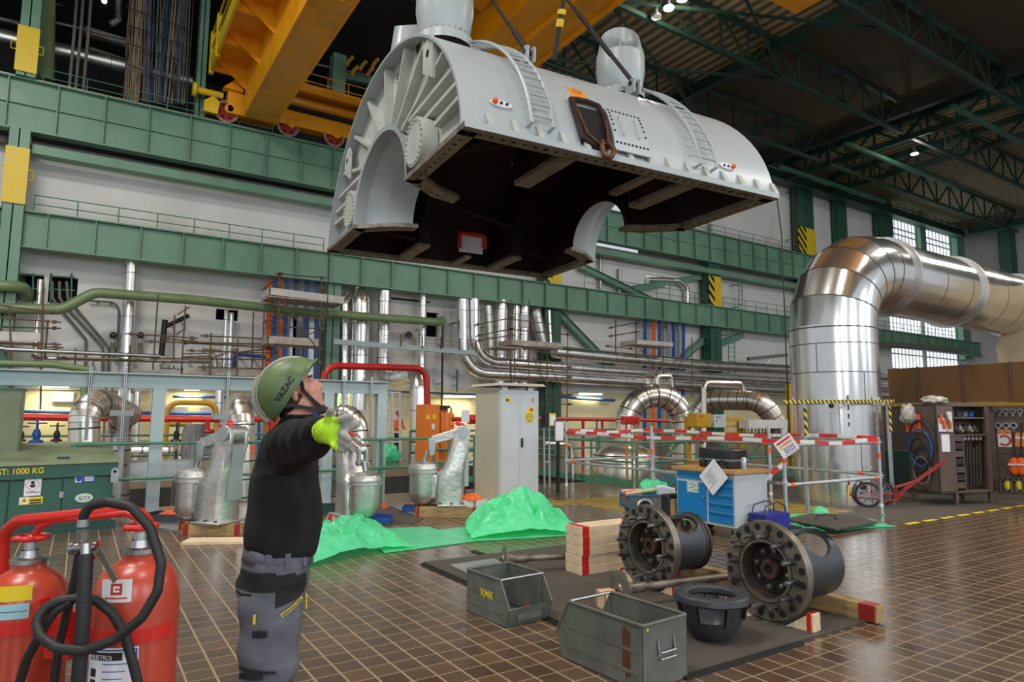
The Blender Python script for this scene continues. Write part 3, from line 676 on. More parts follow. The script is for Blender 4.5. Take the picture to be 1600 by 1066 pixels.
# ladders that follow the shell
def shell_at(x, y, off): n = cnorm(y); return V((x, y+n.y*off, cprof(y)+n.z*off))
for xa, xb in ((-3.28, -2.70), (1.94, 2.52)):
    yy = [-HY+.03+4.15*(k/22) for k in range(23)]; lad = None
    for x in (xa, xb):
        pts = [shell_at(x, -HY+.03, .02)]+[shell_at(x, y, .24) for y in yy]+[shell_at(x, -2.1, .42), shell_at(x, -1.5, .45), shell_at(x, -1.1, .2), shell_at(x, -1.1, .0)]
        mb = MB(); mb.tube(pts, .045, 8); r_ = mb.build('ladder_rail', 'casing_paint', cas); lad = lad or r_
    L_ = 0; last = shell_at(xa, -HY+.03, .24); nxt = .18
    for k in range(1, 400):
        y = -HY+.03+4.75*k/400; p = shell_at(xa, y, .24); L_ += (p-last).length; last = p
        if L_ > nxt:
            nxt += .335; mb = MB(); mb.tube([p, p+V((xb-xa, 0, 0))], .03, 6); mb.build('rung', 'casing_paint', lad)
# manhole with fabric collar, bolted cover, placard, knobs, pad eyes, port covers
def patch(p0, p1, off, m, name, thick=.04, par=None, nu=6, nv=8):     # plate that follows the shell between two local points
    mb = MB(); ya, yb = p0[1], p1[1]
    top = lambda u, v: shell_at(p0[0]+(p1[0]-p0[0])*u, ya+(yb-ya)*v, off); bot = lambda u, v: shell_at(p0[0]+(p1[0]-p0[0])*(1-u), ya+(yb-ya)*v, off-thick)
    mb.grid(top, nu, nv); mb.grid(bot, nu, nv)
    for v in (0, 1): mb.add([shell_at(p0[0], ya+(yb-ya)*v, off), shell_at(p1[0], ya+(yb-ya)*v, off), shell_at(p1[0], ya+(yb-ya)*v, off-thick), shell_at(p0[0], ya+(yb-ya)*v, off-thick)], [(0, 1, 2, 3) if v else (3, 2, 1, 0)])
    for u, x in ((0, p0[0]), (1, p1[0])):
        for k in range(nv):
            y0, y1 = ya+(yb-ya)*k/nv, ya+(yb-ya)*(k+1)/nv; q = [shell_at(x, y0, off), shell_at(x, y1, off), shell_at(x, y1, off-thick), shell_at(x, y0, off-thick)]; mb.add(q, [(0, 1, 2, 3) if u else (3, 2, 1, 0)])
    return mb.build(name, m, par or cas)
mh = patch((-1.80, -HY+.012), (-.98, -HY+.40), .05, 'hole_dark', 'manhole', .03)
def collar(pts, r, m, name, par): mb = MB(); mb.tube(pts, r, 8, closed=True); return mb.build(name, m, par)
ring = [shell_at(x, y, .09+.03*random.random()) for x, y in [(a_, b_+6.5-HY) for a_, b_ in ((-1.86, -6.2), (-1.84, -6.38), (-1.80, -6.47), (-1.5, -6.485), (-1.25, -6.49), (-1.02, -6.485), (-.95, -6.4), (-.94, -6.2), (-.98, -6.02), (-1.3, -6.0), (-1.6, -6.0), (-1.82, -6.03))]]
collar(ring, .075, 'casing_inside', 'fabric_collar', mh)
mb = MB(); mb.tube([shell_at(a_, b_+6.5-HY, c_) for a_, b_, c_ in ((-1.80, -6.05, .13), (-1.84, -6.3, .2), (-1.7, -6.46, .22), (-1.4, -6.485, .2), (-1.1, -6.48, .2), (-1.0, -6.3, .16))], .032, 7, bend=.1); mb.build('fabric_fold', 'copper', mh)
mb = MB(); mb.tube([V((-1.15, -6.52, .36)), V((-1.0, -6.62, .1)), V((-1.1, -6.64, -.12)), V((-1.32, -6.64, -.14)), V((-1.38, -6.62, .12)), V((-1.3, -6.54, .3))], .065, 8, bend=.1); mb.build('fabric_loop', 'copper', mh)
cv = patch((-.86, -HY+.012), (.28, -HY+.43), .16, 'casing_paint', 'manhole_cover', .05)
for x, y in [(-.78+.98*k/8, y) for k in range(9) for y in (-HY+.045, -HY+.40)]+[(x, -HY+.045+.355*(k/6)**.8) for k in range(1, 6) for x in (-.78, .20)]: p = shell_at(x, y, .16); MB().cyl(p, p+cnorm(y)*.006, .035, seg=8).build('bolt_hole', 'hole_dark', cv)
for x in (-.55, -.05):
    mb = MB(); mb.tube([shell_at(x, -6.24, .16), shell_at(x, -6.24, .23), shell_at(x, -6.04, .23), shell_at(x, -6.04, .16)], .016, 6); mb.build('handle', 'casing_paint', cv)
pl = patch((-1.62, -5.70), (-1.10, -5.40), .012, 'ink_orange', 'placard', .01)
p = shell_at(-1.36, -5.50, .016); n = cnorm(-5.50); uv = V((1, 0, 0)); vv = n.cross(uv)
mb = MB(); mb.tube([p+(uv*math.cos(a)*1.5+vv*math.sin(a))*.09 for a in [2*PI*k/16 for k in range(16)]], .008, 4, closed=True); mb.build('print', 'ink', pl)
for x, y, s in ((-3.95, -HY+.14, -1), (3.2, -HY+.09, 1)):
    p = shell_at(x, y, .03); n = cnorm(y); vv = n.cross(V((1, 0, 0))); mb = MB()
    mb.prism([(.30*math.cos(a), .10*math.sin(a)) for a in [2*PI*k/20 for k in range(20)]], p-n*.03, (1, 0, 0), vv, n*.05); pp = mb.build('valve_plate', 'white_paint', cas, ang=40)
    mb = MB(); mb.ball(p+V((s*.17, 0, 0))+n*.07, .07); mb.build('orange_knob', 'orange_fabric', pp)
    for dx in (0., -s*.15): mb = MB(); mb.cyl(p+V((dx, 0, 0)), p+V((dx, 0, 0))+n*.06, .035, seg=8); mb.build('knob', 'iron_dark', pp)
def padeye(o, u, n, s=1, nm='pad_eye'):
    o, u, n = V(o), V(u).normalized(), V(n).normalized(); w_ = u.cross(n); mb = MB()
    for q in (-.11, .11): mb.prism([(-.26*s, 0), (.26*s, 0), (.17*s, .42*s), (0, .50*s), (-.17*s, .42*s)], o+w_*(q-.025), u, n, w_*.05)
    e = mb.build(nm, 'casing_paint', cas, smooth=False); mb = MB(); mb.cyl(o+n*.33*s-w_*.17, o+n*.33*s+w_*.17, .07*s, seg=12); mb.build('pin', 'iron_dark', e); return o+n*.33*s
LUG = [padeye(shell_at(x, y, -.02), (0, 1, 0), V((0, -.3, 1))) for x, y in ((-2.05, -4.1), (1.62, -4.1), (-2.05, 3.6), (1.62, 3.6))]
def eyeplate(y, z, s):
    mb = MB(); x = -HX+.42; mb.prism([(-.30*s, -.7*s), (.28*s, -.35*s), (.30*s, .32*s), (-.1*s, .42*s), (-.34*s, .2*s)], (x-.35, y, z), (0, 1, 0), (0, 0, 1), (.08, 0, 0)); e = mb.build('eye_plate', 'casing_rib', cas, smooth=False)
    mb = MB(); mb.cyl((x-.36, y, z), (x-.35, y, z), .09*s, seg=14); mb.build('eye_hole', 'hole_dark', e)
eyeplate(-3.95, 2.86, 1.15); eyeplate(4.05, 2.75, 1.1)
for y, z, a in ((-3.32, .70, .66), (3.2, .68, .66)):
    mb = MB(); x = -HX-.02; mb.cyl((x, y, z), (x+.42, y, z), a, seg=32); pc = mb.build('port_cover', 'casing_rib', cas, ang=30)
    for k in range(24): an = 2*PI*k/24; yy, zz = y+a*.88*math.cos(an), z+a*.88*math.sin(an); MB().cyl((x-.05, yy, zz), (x+.01, yy, zz), .038, seg=6).build('cover_bolt', 'casing_rib', pc)
for body, z, sz in (('ST', 3.72, .40), ('11 2', 3.42, .22), ('M1', 3.1, .22)):
    text(body, sz, 'ink', cas, (-HX+.41, -.40 if sz > .3 else -.42, z), (0, -1, 0), (0, 0, 1), extrude=.002, bold=.01)
mb = MB(); mb.tube([V((4.9, -6.5, -.1)), V((5.02, -6.52, -1.2)), V((5.0, -6.52, -7.4))], .018, 6); mb.build('guide_rope', 'rubber', cas)
mb = MB(); mb.tube([V((-4.9, 6.4, -.1)), V((-4.9, 6.42, -6.6))], .018, 6); mb.build('guide_rope', 'rubber', cas)
# cover cloth seen on the inside of the far shell
q = pD(736, 379, 26.3); q = CMI @ q
mb = MB(); mb.box(q.x-.5, q.x+.5, q.y-.05, q.y+.05, q.z-.42, q.z+.28); ck = mb.build('hatch_cloth', 'paper', cas, smooth=False)
mb = MB(); mb.tube([V((q.x-.55, q.y-.1, q.z-.3)), V((q.x-.55, q.y-.1, q.z+.3)), V((q.x+.55, q.y-.1, q.z+.3)), V((q.x+.55, q.y-.1, q.z-.2))], .09, 7, bend=.12); mb.build('cloth_hem', 'ink_red', ck)

# ================================================================== crane
cr = thing('overhead_crane', 'big orange overhead travelling crane above the casing', 'crane', (13, 43, 20))
def cpart(mb, nm, m='orange_crane', par=None, **k): return mb.build(nm, m, par or cr, world=True, smooth=False, **k)
def bx(nm, m, *a, par=None, bevel=0): mb = MB(); mb.box(*a); return cpart(mb, nm, m, par, bevel=bevel)
g1 = bx('girder', 'orange_crane', 7.45, 9.35, -12, 43.0, 20.3, 24.2)
mb = MB()
for x in (7.45, 9.35): mb.box(x-.06, x+.06, -12, 43.0, 20.22, 20.3)
for y in (17, 28.5): mb.box(7.40, 9.40, y-.5, y+.5, 20.27, 20.3)
cpart(mb, 'seam_plate', par=g1)
g2 = bx('girder', 'orange_crane', 15.9, 19.27, -12, 42.0, 20.3, 24.2)
mb = MB(); mb.box(17.4, 17.55, -12, 42.0, 20.05, 20.3); mb.box(19.15, 19.3, -12, 42, 20.1, 20.3); cpart(mb, 'seam_plate', par=g2)
bx('end_carriage', 'orange_crane', 6.55, 9.6, 43.5, 44.5, 20.55, 22.0, bevel=.03)
bx('end_carriage', 'orange_crane', 9.6, 18.6, 43.6, 44.4, 20.75, 21.75)
bx('upper_tie', 'orange_crane', 9.3, 19.0, 43.4, 44.6, 23.2, 23.8)
mb = MB(); mb.tube([(9.3, 43.9, 22.6), (19, 43.9, 22.6)], .3, 10); cpart(mb, 'drive_shaft')
mb = MB(); mb.prism([(6.2, 22.0), (7.4, 22.0), (7.4, 24.0), (7.1, 22.9)], (0, 43.2, 0), (1, 0, 0), (0, 0, 1), (0, .6, 0)); cpart(mb, 'gusset')
for i, x in enumerate((6.55, 10.4, 13.5, 17.0)):
    mb = MB(); mb.lathe([(0, -.12), (.62, -.12), (.72, -.12), (.72, -.08), (.62, -.06), (.62, .10), (0, .1)], (x, 43.9, 20.70), (0, 1, 0), 28); wh = mb.build('wheel', 'red_dark', cr, world=True)
    mb = MB(); mb.lathe([(.60, -.125), (.73, -.125), (.73, -.05), (.60, -.05)], (x, 43.9, 20.70), (0, 1, 0), 28, closed_prof=True); mb.build('tyre', 'steel', wh, world=True)
    mb = MB(); mb.lathe([(0, -.30), (.22, -.30), (.30, -.24), (.30, -.1)], (x+.15, 43.8, 20.85), (0, 1, 0), 10); mb.build('axle_box', 'orange_crane', wh, world=True)
    for k in range(6): an = PI/3*k; MB().cyl((x+.42*math.cos(an), 43.77, 20.7+.42*math.sin(an)), (x+.42*math.cos(an), 43.79, 20.7+.42*math.sin(an)), .09, seg=8).build('spoke_hole', 'hole_dark', wh, world=True)
mb = MB(); mb.cyl((4.7, 43.9, 21.7), (6.3, 43.9, 21.7), .22, .22, 14); mb.cyl((4.55, 43.9, 21.7), (4.75, 43.9, 21.7), .45, .45, 14); mb.build('buffer', 'yellow_paint', cr, world=True)
mb = MB(); mb.prism([(5.2, 20.3), (6.0, 20.3), (6.1, 21.1), (5.7, 21.4), (5.2, 21.0)], (0, 43.5, 0), (1, 0, 0), (0, 0, 1), (0, .3, 0)); cpart(mb, 'rail_sweep', 'yellow_paint')
wk = bx('walkway_plate', 'orange_crane', 5.5, 7.45, -10, 43.0, 23.4, 23.46)
for y in (43, 39.3, 35.6, 32, 28.4):
    bx('cross_bracket', 'orange_crane', 5.45, 7.45, y-.25, y, 22.75, 23.4, par=wk)
    mb = MB(); mb.prism([(5.5, 23.4), (7.45, 23.4), (7.45, 21.9)], (0, y-.4, 0), (1, 0, 0), (0, 0, 1), (0, .06, 0)); cpart(mb, 'bracket_web', par=wk)
mb = MB(); mb.box(5.35, 5.5, -10, 43.2, 22.7, 23.6); cpart(mb, 'fascia', 'yellow_paint', wk)
for y in (43.1, 40.8): bx('fascia_post', 'yellow_paint', 5.3, 5.55, y-.15, y+.15, 22.6, 25.3, par=wk)
for y, z in ((43.1, 25.2), (43.1, 24.2)): bx('hand_rail', 'yellow_paint', 5.35, 5.45, -10, y, z-.05, z+.05, par=wk)
bx('trolley', 'orange_crane', 9.6, 15.8, 18.5, 27.5, 22.0, 24.0)
for i, (x0, x1) in enumerate(((10.0, 18.8),)):
    mb = MB(); 
    for z in (25.0, 24.4): mb.tube([(x0, 43.8, z-.2), (x1, 43.8, z-.2)], .035, 6)
    for k in range(7): x = x0+(x1-x0)*k/6; mb.tube([(x, 43.8, 23.8), (x, 43.8, 24.8)], .03, 6)
    mb.build('hand_rail', 'orange_crane', cr, world=True)
# another orange crane corner at the top right
mb = MB(); p = pZ(1244, 22, 24); mb.prism([(p.x, p.y), (p.x-6, p.y+0.1), (p.x-6, p.y-14), (p.x, p.y-14)], (0, 0, 24), (1, 0, 0), (0, 1, 0), (0, 0, 2.5)); tag(mb.build('crane_girder', 'orange_crane', smooth=False), 'corner of a second orange crane at the top edge above roof truss', 'crane')
# slings from the pad eyes up to the trolley
def sling(label, pts, r, m='rubber', bands=()):
    o = thing('lifting_sling', label, 'sling', pts[-1]); mb = MB(); mb.tube(pts, r, 10); mb.build('rope', m, o, world=True)
    for a, b, rr, mm, nm in bands:
        d = V(pts[1])-V(pts[0]); mb = MB(); mb.tube([V(pts[0])+d*a, V(pts[0])+d*b], rr, 10); mb.build(nm, mm, o, world=True)
    return o
W = [CM @ l for l in LUG]
t1 = pD(729, -58, 19.5); t2 = pD(846, -52, 20.2); t3 = pD(886, -30, 24)
d1 = (t1-W[0]); d2 = t2-W[1]
sling('black wire rope sling at left ladder running up out of picture', [W[0], t1], .05, bands=((.02, .22, .085, 'rubber', 'sleeve'),))
sling('black wire rope sling at the right nozzle running up to the hook', [W[1], t2], .05, bands=((.25, .6, .075, 'rubber', 'sleeve'), (.80, .86, .12, 'yellow_paint', 'shackle')))
sling('second black rope beside the sling at the right nozzle', [W[1]+V((.12, 0, 0)), W[1].lerp(t2, .3)+V((.05, 0, 0))], .045)
p2 = CM @ shell_at(-1.0, -3.4, 0)
for dx, lab in ((0, 'black strap with yellow shackles behind the casing top, left strand'), (.28, 'black strap with yellow shackles behind the casing top, right strand')):
    a = W[2]+V((dx, 0, 0)); e = pD(884+dx*10, -30, 24)
    q0 = pD(864+dx*14, 92, 24); sling(lab, [q0, e], .05, bands=((.40, .50, .10, 'yellow_paint', 'shackle'), (.56, .62, .12, 'yellow_paint', 'shackle'), (.74, .82, .13, 'yellow_paint', 'shackle')))
mb = MB(); mb.beam(t1+V((0, 0, .25)), t2+V((0, 0, .25)), .4, .5); mb.beam(t2+V((0, 0, .25)), t3+V((0, 0, .25)), .4, .5); lb = tag(mb.build('spreader_bar', 'orange_crane', smooth=False), 'orange lifting beam above the picture that holds the slings', 'spreader bar')
mb = MB(); mb.tube([t2+V((0, 0, .5)), V((12.5, 22, 22.0))], .08, 8); mb.v = [v-lb.location for v in mb.v]; mb.build('hoist_rope', 'rubber', lb)
# ================================================================== pipework helpers
def P(q): return V(q) if isinstance(q, Vector) else pY(*q)
def pipe(label, pts, w=None, m='clad', bend=0, r=None, name='pipe', cat='pipe', seam=1.0, seg=24, nb=6, group=None, parent=None, at=0):
    pts = [P(q) for q in pts]
    if r is None: r = w*mpp(pts[at])/2
    metal = m.startswith('clad'); mb = MB(); path = roundpath(pts, bend or r*1.5, nb) if len(pts) > 2 else pts
    mb.tube(path, r, 32 if metal and r > .2 else (seg if r > .1 else 8))
    if metal and seam:
        mb.cur = 1; d = seam*.4
        for i in range(len(path)-1):
            a, b = path[i], path[i+1]; L_ = (b-a).length; t = (b-a).normalized(); pos = d
            while pos < L_:
                mb.tube([a+t*(pos-.012-r*.012), a+t*(pos+.012+r*.012)], r*1.012, 24, cap=False); pos += seam
            d = pos-L_
        for p0, p1 in zip(path[:-1], path[1:]):
            if len(pts) > 2 and (p1-p0).length < r*1.2 and r > .15:
                t = (p1-p0).normalized(); mb.tube([p0-t*r*.018, p0+t*r*.018], r*1.012, 28, cap=False)
        mb.cur = 0
    o = mb.build(name, [m, 'seam'] if metal else m, parent, world=True, ang=13 if metal and r > .2 else 35)
    if parent: return o
    if min(p.y for p in pts) > 40.4 and max(p.y for p in pts) < WY:
        for a, b in ((pts[0], pts[1]),)+(((pts[-2], pts[-1]),) if len(pts) > 2 else ()):
            for t in (.3, .72):
                c = a.lerp(b, t); mb = MB(); mb.box(c.x-.05, c.x+.05, c.y, WY-.002, c.z-.05, c.z+.05); mb.v = [v-o.location for v in mb.v]; mb.build('wall_clip', 'steel', o, smooth=False)
    elif all(19 < p.y < 20 for p in pts) and abs(pts[0].z-pts[1].z) < .3:
        for t in (.25, .75): c = pts[0].lerp(pts[1], t); mb = MB(); mb.cyl((c.x, c.y, 0), c, .03, seg=8); mb.v = [v-o.location for v in mb.v]; mb.build('support_post', 'green_rail', o)
    return tag(o, label, cat, group)
def fz(px, py, Y, z=0.): p = pY(px, py, Y); p.z = z; return p
def rod(name, a, b, r, m, par): mb = MB(); mb.tube([P(a), P(b)], r, 7); return mb.build(name, m, par, world=True)
def scaffold(label, base, poles=(), ledgers=(), decks=(), braces=(), r=.045, m='scaf_rust'):
    o = thing('scaffold', label, 'scaffold', P(base))
    for (x, y0, x1, y1, Y) in poles: rod('pole', (x, y0, Y), (x1, y1, Y), r, m, o)
    for a, b in ledgers:
        a, b = P(a), P(b); d = (b-a).normalized()*.3; mb = MB(); mb.tube([a-d, b+d], r*.9, 7); mb.build('ledger', m, o, world=True)
        for p in (a, b): mb = MB(); mb.box(p.x-.09, p.x+.09, p.y-.09, p.y+.09, p.z-.09, p.z+.09); mb.build('coupler', m, o, world=True, smooth=False)
    for a, b in braces: rod('brace', a, b, r*.85, m, o)
    for (a, b, dy, h, mm) in decks:
        a, b = P(a), P(b); mb = MB(); mb.box(a.x, b.x, a.y, a.y+dy, min(a.z, b.z)-.05, min(a.z, b.z)); mb.build('deck', 'deck_wood', o, world=True, smooth=False)
        mb = MB(); mb.add([a, b, b+V((0, .05, 0)), a+V((0, .05, 0)), a+V((0, 0, h)), b+V((0, 0, h)), b+V((0, .05, h)), a+V((0, .05, h))], [(0, 3, 2, 1), (4, 5, 6, 7), (0, 1, 5, 4), (1, 2, 6, 5), (2, 3, 7, 6), (3, 0, 4, 7)]); mb.build('toe_board', mm, o, world=True, smooth=False)
        mb = MB(); mb.box(a.x, a.x+.05, a.y, a.y+dy, a.z, a.z+h); mb.build('end_board', mm, o, world=True, smooth=False)
    return o
# ------------------------------------------------------------------ gallery above the crane runway, left
pipe('big dull silver pipe running behind the cable bundles above upper girder', [(-30, 50, 49.5), (205, 106, 49.5), (300, 128, 49.5)], 25, 'clad_dull', seam=2)
pipe('thick dark green standpipe above upper girder near left edge', [(73, 126, 47), (76, -20, 47)], 20, 'green_pipe')
for k, (xa, xb) in enumerate(((51, 58), (57, 65))):
    pipe('thin grey conduit, %s of the pair left of the green standpipe' % ('first' if k == 0 else 'second'), [(xa, 124, 46.2), (xb, -20, 46.2)], r=.06, m='steel', group='conduits above the upper girder')
for k, (xa, xb, yt) in enumerate(((108, 117, 40), (118, 127, 40), (130, 139, 44))):
    pipe('grey conduit above upper girder, %s of the three in front of big silver pipe' % ('left', 'middle', 'right')[k], [(xa, 140, 46.2), (xb, yt, 46.2), (xb+4, -20, 48)], r=.085, m='cable_grey', group='conduits above the upper girder')
pipe('dark grey vertical pipe with tee above the big silver pipe', [(186, -10, 49), (185, 30, 49), (172, 38, 49)], 10, 'clad_dull')
for k, (x0, x1, w_, n, mm, what) in enumerate(((203, 212, 14, 7, 'cable_tan', 'tan'), (211, 222, 8, 4, 'cable_tan', 'tan'), (228, 233, 7, 4, 'cable_grey', 'grey'), (233, 239, 8, 4, 'cable_blue', 'dark blue'),
                                         (246, 254, 8, 4, 'cable_grey', 'grey'), (254, 261, 8, 4, 'cable_blue', 'dark blue'), (263, 279, 12, 6, 'cable_tan', 'tan'), (272, 284, 7, 4, 'cable_blue', 'dark blue'), (283, 293, 10, 5, 'cable_grey', 'grey'))):
    a = pY(x0, 140+x0*.05+8, 45.9); b = pY(x1, -20, 45.9); mb = MB(); s = mpp(a)
    for i in range(n):
        off = (i/(n-1)-.5)*w_*s; j = [random.uniform(-.05, .05) for _ in range(6)]
        mb.tube([a.lerp(b, t/5)+V((off+j[t], (i % 2)*.12, 0)) for t in range(6)], .045, 6)
    tag(mb.build('cable_bundle', mm), '%s bundle of hanging cables above upper girder, %s of nine from left' % (what, ('first', 'second', 'third', 'fourth', 'fifth', 'sixth', 'seventh', 'eighth', 'ninth')[k]), 'cables', 'hanging cable bundles')
o = thing('cable_rack', 'thin dark steel rack behind the hanging cable bundles', 'rack', pY(250, 165, 45.3))
for y0, y1 in ((10, 47), (38, 74), (66, 100), (100, 134)): MB().beam(pY(196, y0, 45.3), pY(297, y1, 45.3), .06, .06).build('bar', 'iron_dark', o, world=True, smooth=False)
for px in (197, 296): c = pY(px, 100, 45.34); MB().box(c.x-.04, c.x+.04, 45.3, 45.38, 16.91, 29).build('post', 'iron_dark', o, world=True, smooth=False)
for (x0, y0, x1, y1, d, Y, lab) in ((132, 48, 200, 68, .45, 48.5, 'grey beam in the dark gallery above big silver pipe'), (140, 76, 200, 96, .2, 50, 'thin grey beam in the dark gallery below big silver pipe'), (0, 30, 60, 44, .2, 50, 'thin gallery beam at top left corner'), (75, 3, 300, 40, .22, 52, 'long thin beam deep in gallery'), (80, 34, 200, 62, .12, 47, 'slim rail in gallery crossing the three conduits')):
    mb = MB(); mb.beam(pY(x0, y0, Y), pY(x1, y1, Y), d, d); tag(mb.build('gallery_beam', 'cable_grey', smooth=False), lab, 'beam')
mb = MB(); a = pY(46, 0, 50); mb.box(a.x-.1, a.x+.9, 50, 50.8, 23, 30); tag(mb.build('green_tank', 'green_rail'), 'bright green upright duct in the dark gallery at top left', 'duct')
def bulkhead(px, py, Y, label):
    p = pY(px, py, Y); o = thing('bulkhead_lamp', label, 'lamp', p); mb = MB(); mb.ball(p, .14, .1, .14); mb.build('lens', 'lamp_glow', o, world=True); mb = MB(); mb.cyl(p+V((0, .08, 0)), p+V((0, .5, 0)), .16, seg=12); mb.build('housing', 'steel', o, world=True)
bulkhead(163, 1, 47, 'small warm lamp in the gallery at top edge'); bulkhead(247, 18, 50, 'small warm lamp among the cable bundles')
bulkhead(935, 431, 45.2, 'small warm lamp between the girders below casing')
# gallery seen between the crane girder and the casing
for (x0, y0, x1, y1, d, mm, lab) in ((532, 0, 526, 150, 1.0, 'green_steel', 'green gallery column behind the crane between girder and casing'), (520, 55, 610, 75, .7, 'green_steel', 'green gallery beam near the casing rim'), (530, 118, 606, 134, .5, 'green_steel', 'lower green gallery beam near the casing rim'), (585, -5, 530, 66, 1.0, 'wall_dark', 'black slanting beam behind the crane girder'), (555, -8, 660, 24, .35, 'green_pipe', 'pale green conduit under roof left of the nozzle'), (575, 0, 640, 12, .5, 'green_steel_dark', 'dark gallery tie near the left nozzle'), (490, 100, 600, 124, .15, 'cable_grey', 'thin gallery handrail behind the crane')):
    mb = MB(); mb.beam(pY(x0, y0, 48), pY(x1, y1, 48), d, d); tag(mb.build('gallery_beam', mm, smooth=False), lab, 'beam')
for k, (x, y) in enumerate(((545, 95), (553, 110), (566, 102), (577, 112), (585, 98))):
    mb = MB(); p = pY(x, y, 46.5); mb.tube([p+V((-.2, 0, -.5)), p, p+V((.3, 0, .4))], .14, 8, bend=.2); tag(mb.build('brass_pipe', 'ochre_paint'), 'short ochre pipe stub in the gallery behind casing rim, %s from left' % ('first', 'second', 'third', 'fourth', 'fifth')[k], 'pipe', 'ochre stubs in gallery')
# ------------------------------------------------------------------ back wall, left half
pipe('long sage green pipe with a dogleg across the back wall', [(-30, 481, 43.1), (96, 484, 43.1), (148, 457, 43.1), (300, 468.5, 43.1), (480, 488, 43.1), (690, 504, 43.1), (690, 500, 45.5)], 17.5, 'green_pipe', bend=1.1, nb=8)
pipe('short sage green pipe turning into the wall opening at left edge', [(-30, 447, 43), (36, 447, 43), (44, 470, 46.5)], 18, 'green_pipe', bend=.7)
pipe('dark green thick pipe low on back wall at left, ending in taper', [(-30, 567, 40), (84, 570, 40), (140, 578, 40)], 11, 'green_pipe')
pipe('tall silver clad pipe on white wall, left of the dogleg support', [(206, 400, 44.6), (188, 720, 44.6)], 18, seam=2.6)
pipe('slim silver pipe standing in front of the left wall opening', [(63, 437, 44.9), (54, 560, 44.9)], 8, seam=2)
pipe('left silver riser of the pair below the small square opening', [(354, 485, 44.8), (346, 640, 44.8)], 6.5, seam=1.5)
pipe('right silver riser of the pair below the small square opening', [(362, 489, 44.8), (355, 640, 44.8)], 6.5, seam=1.5)
for k, q in enumerate((((82, 440, 45.3), (82, 467, 45.3), (135, 531, 45.3), (132, 600, 45.3)), ((93, 440, 45.3), (93, 467, 45.3), (161, 543, 45.3), (160, 600, 45.3)), ((104, 440, 45.3), (106, 467, 45.3), (170, 543, 45.3), (168, 600, 45.3)))):
    pipe('thin conduit slanting from wall opening, %s of three' % ('left', 'middle', 'right')[k], q, r=.075, m='cable_grey', bend=.5, group='slanting wall conduits')
pipe('thin brown conduit bending down beside tall silver pipe', [(138, 470, 45.3), (186, 473, 45.3), (184, 540, 45.3), (177, 560, 45.3)], r=.06, m='cable_grey', bend=.5)
pipe('pale grey horizontal pipe low on wall behind left scaffold, upper one', [(-20, 541, 41), (10, 546, 41), (250, 557, 41)], 7, 'steel')
pipe('pale grey horizontal pipe low on wall behind left scaffold, lower one', [(50, 554, 42), (58, 560, 42), (330, 566, 42)], 6, 'steel')
for k, x in enumerate((176, 219)):
    o = thing('spring_hanger', 'dark spring hanger on wall %s of tall silver pipe' % ('left', 'right')[k], 'pipe hanger', P((x, 550, 45)))
    mb = MB(); mb.cyl(P((x, 552, 45)), P((x, 536, 45)), .13, seg=10); mb.build('spring_can', 'cable_grey', o, world=True); mb = MB(); mb.ball(P((x+1, 524, 45)), .2); mb.build('pulley', 'iron_dark', o, world=True); rod('hanger_rod', (x, 536, 45), (x+1, 524, 45), .03, 'steel', o); q = P((x+1, 524, 45)); rod('wall_bolt', q, V((q.x, WY-.001, q.z)), .06, 'steel', o)
pipe('black drain pipe with branch on wall beside the small scaffold frame', [(252, 556, 44.5), (258, 500, 44.5)], r=.16, m='black_paint')
pipe('black slanting branch pipe on wall beside the small scaffold frame', [(260, 510, 44.5), (295, 493, 44.5)], r=.13, m='black_paint')
pipe('dull silver horizontal pipe with elbow near the small scaffold frame', [(285, 556, 43), (335, 555, 43), (336, 575, 43)], 8, 'clad_dull')
pipe('short silver pipe above the dull one near the small scaffold frame', [(315, 546, 43.5), (348, 549, 43.5)], 5, 'clad')
pipe('blue pipe bracket frame on wall right of the silver riser pair', [(366, 575, 44), (367, 553, 44), (415, 558, 44)], r=.12, m='blue_paint')
scaffold('rusty tube scaffold with white toe board at left edge', (60, 640, 41), [(68, 440, 63, 640, 41), (75, 500, 70, 560, 41.6), (15, 478, 19, 620, 41)],
         [((-10, 476, 41), (75, 487, 41)), ((-10, 496, 41), (85, 503, 41)), ((0, 511, 41.4), (85, 513, 41.4)), ((62, 537, 41), (85, 538, 41)), ((62, 542, 41), (88, 543, 41))], [((-20, 531, 41), (62, 534, 41), 1.6, .45, 'deck_white')])
scaffold('rusty tube scaffold frame beside the black drain pipe', (280, 600, 42), [(247, 460, 238, 590, 42), (273, 492, 271, 560, 42), (290, 478, 282, 600, 42)], [((205, 522, 42), (300, 528, 42)), ((262, 530, 42), (300, 533, 42)), ((236, 534, 42), (420, 538, 42)), ((244, 560, 42), (420, 562, 42))],
         [((200, 585, 41.8), (282, 588, 41.8), .8, .30, 'deck_wood'), ((284, 583, 41.8), (405, 586, 41.8), .8, .30, 'deck_wood')], [((277, 492, 42), (296, 480, 42)), ((275, 523, 42), (290, 512, 42))])
scaffold('long plank walkway scaffold right of the silver riser pair', (395, 600, 42.4), [(396, 488, 393, 590, 42.4), (413, 480, 410, 585, 42.4)], [((290, 536, 42.4), (420, 543, 42.4)), ((370, 551, 42.4), (420, 545, 42.4))], [((285, 533, 42.4), (412, 540, 42.4), .5, .08, 'deck_wood')])
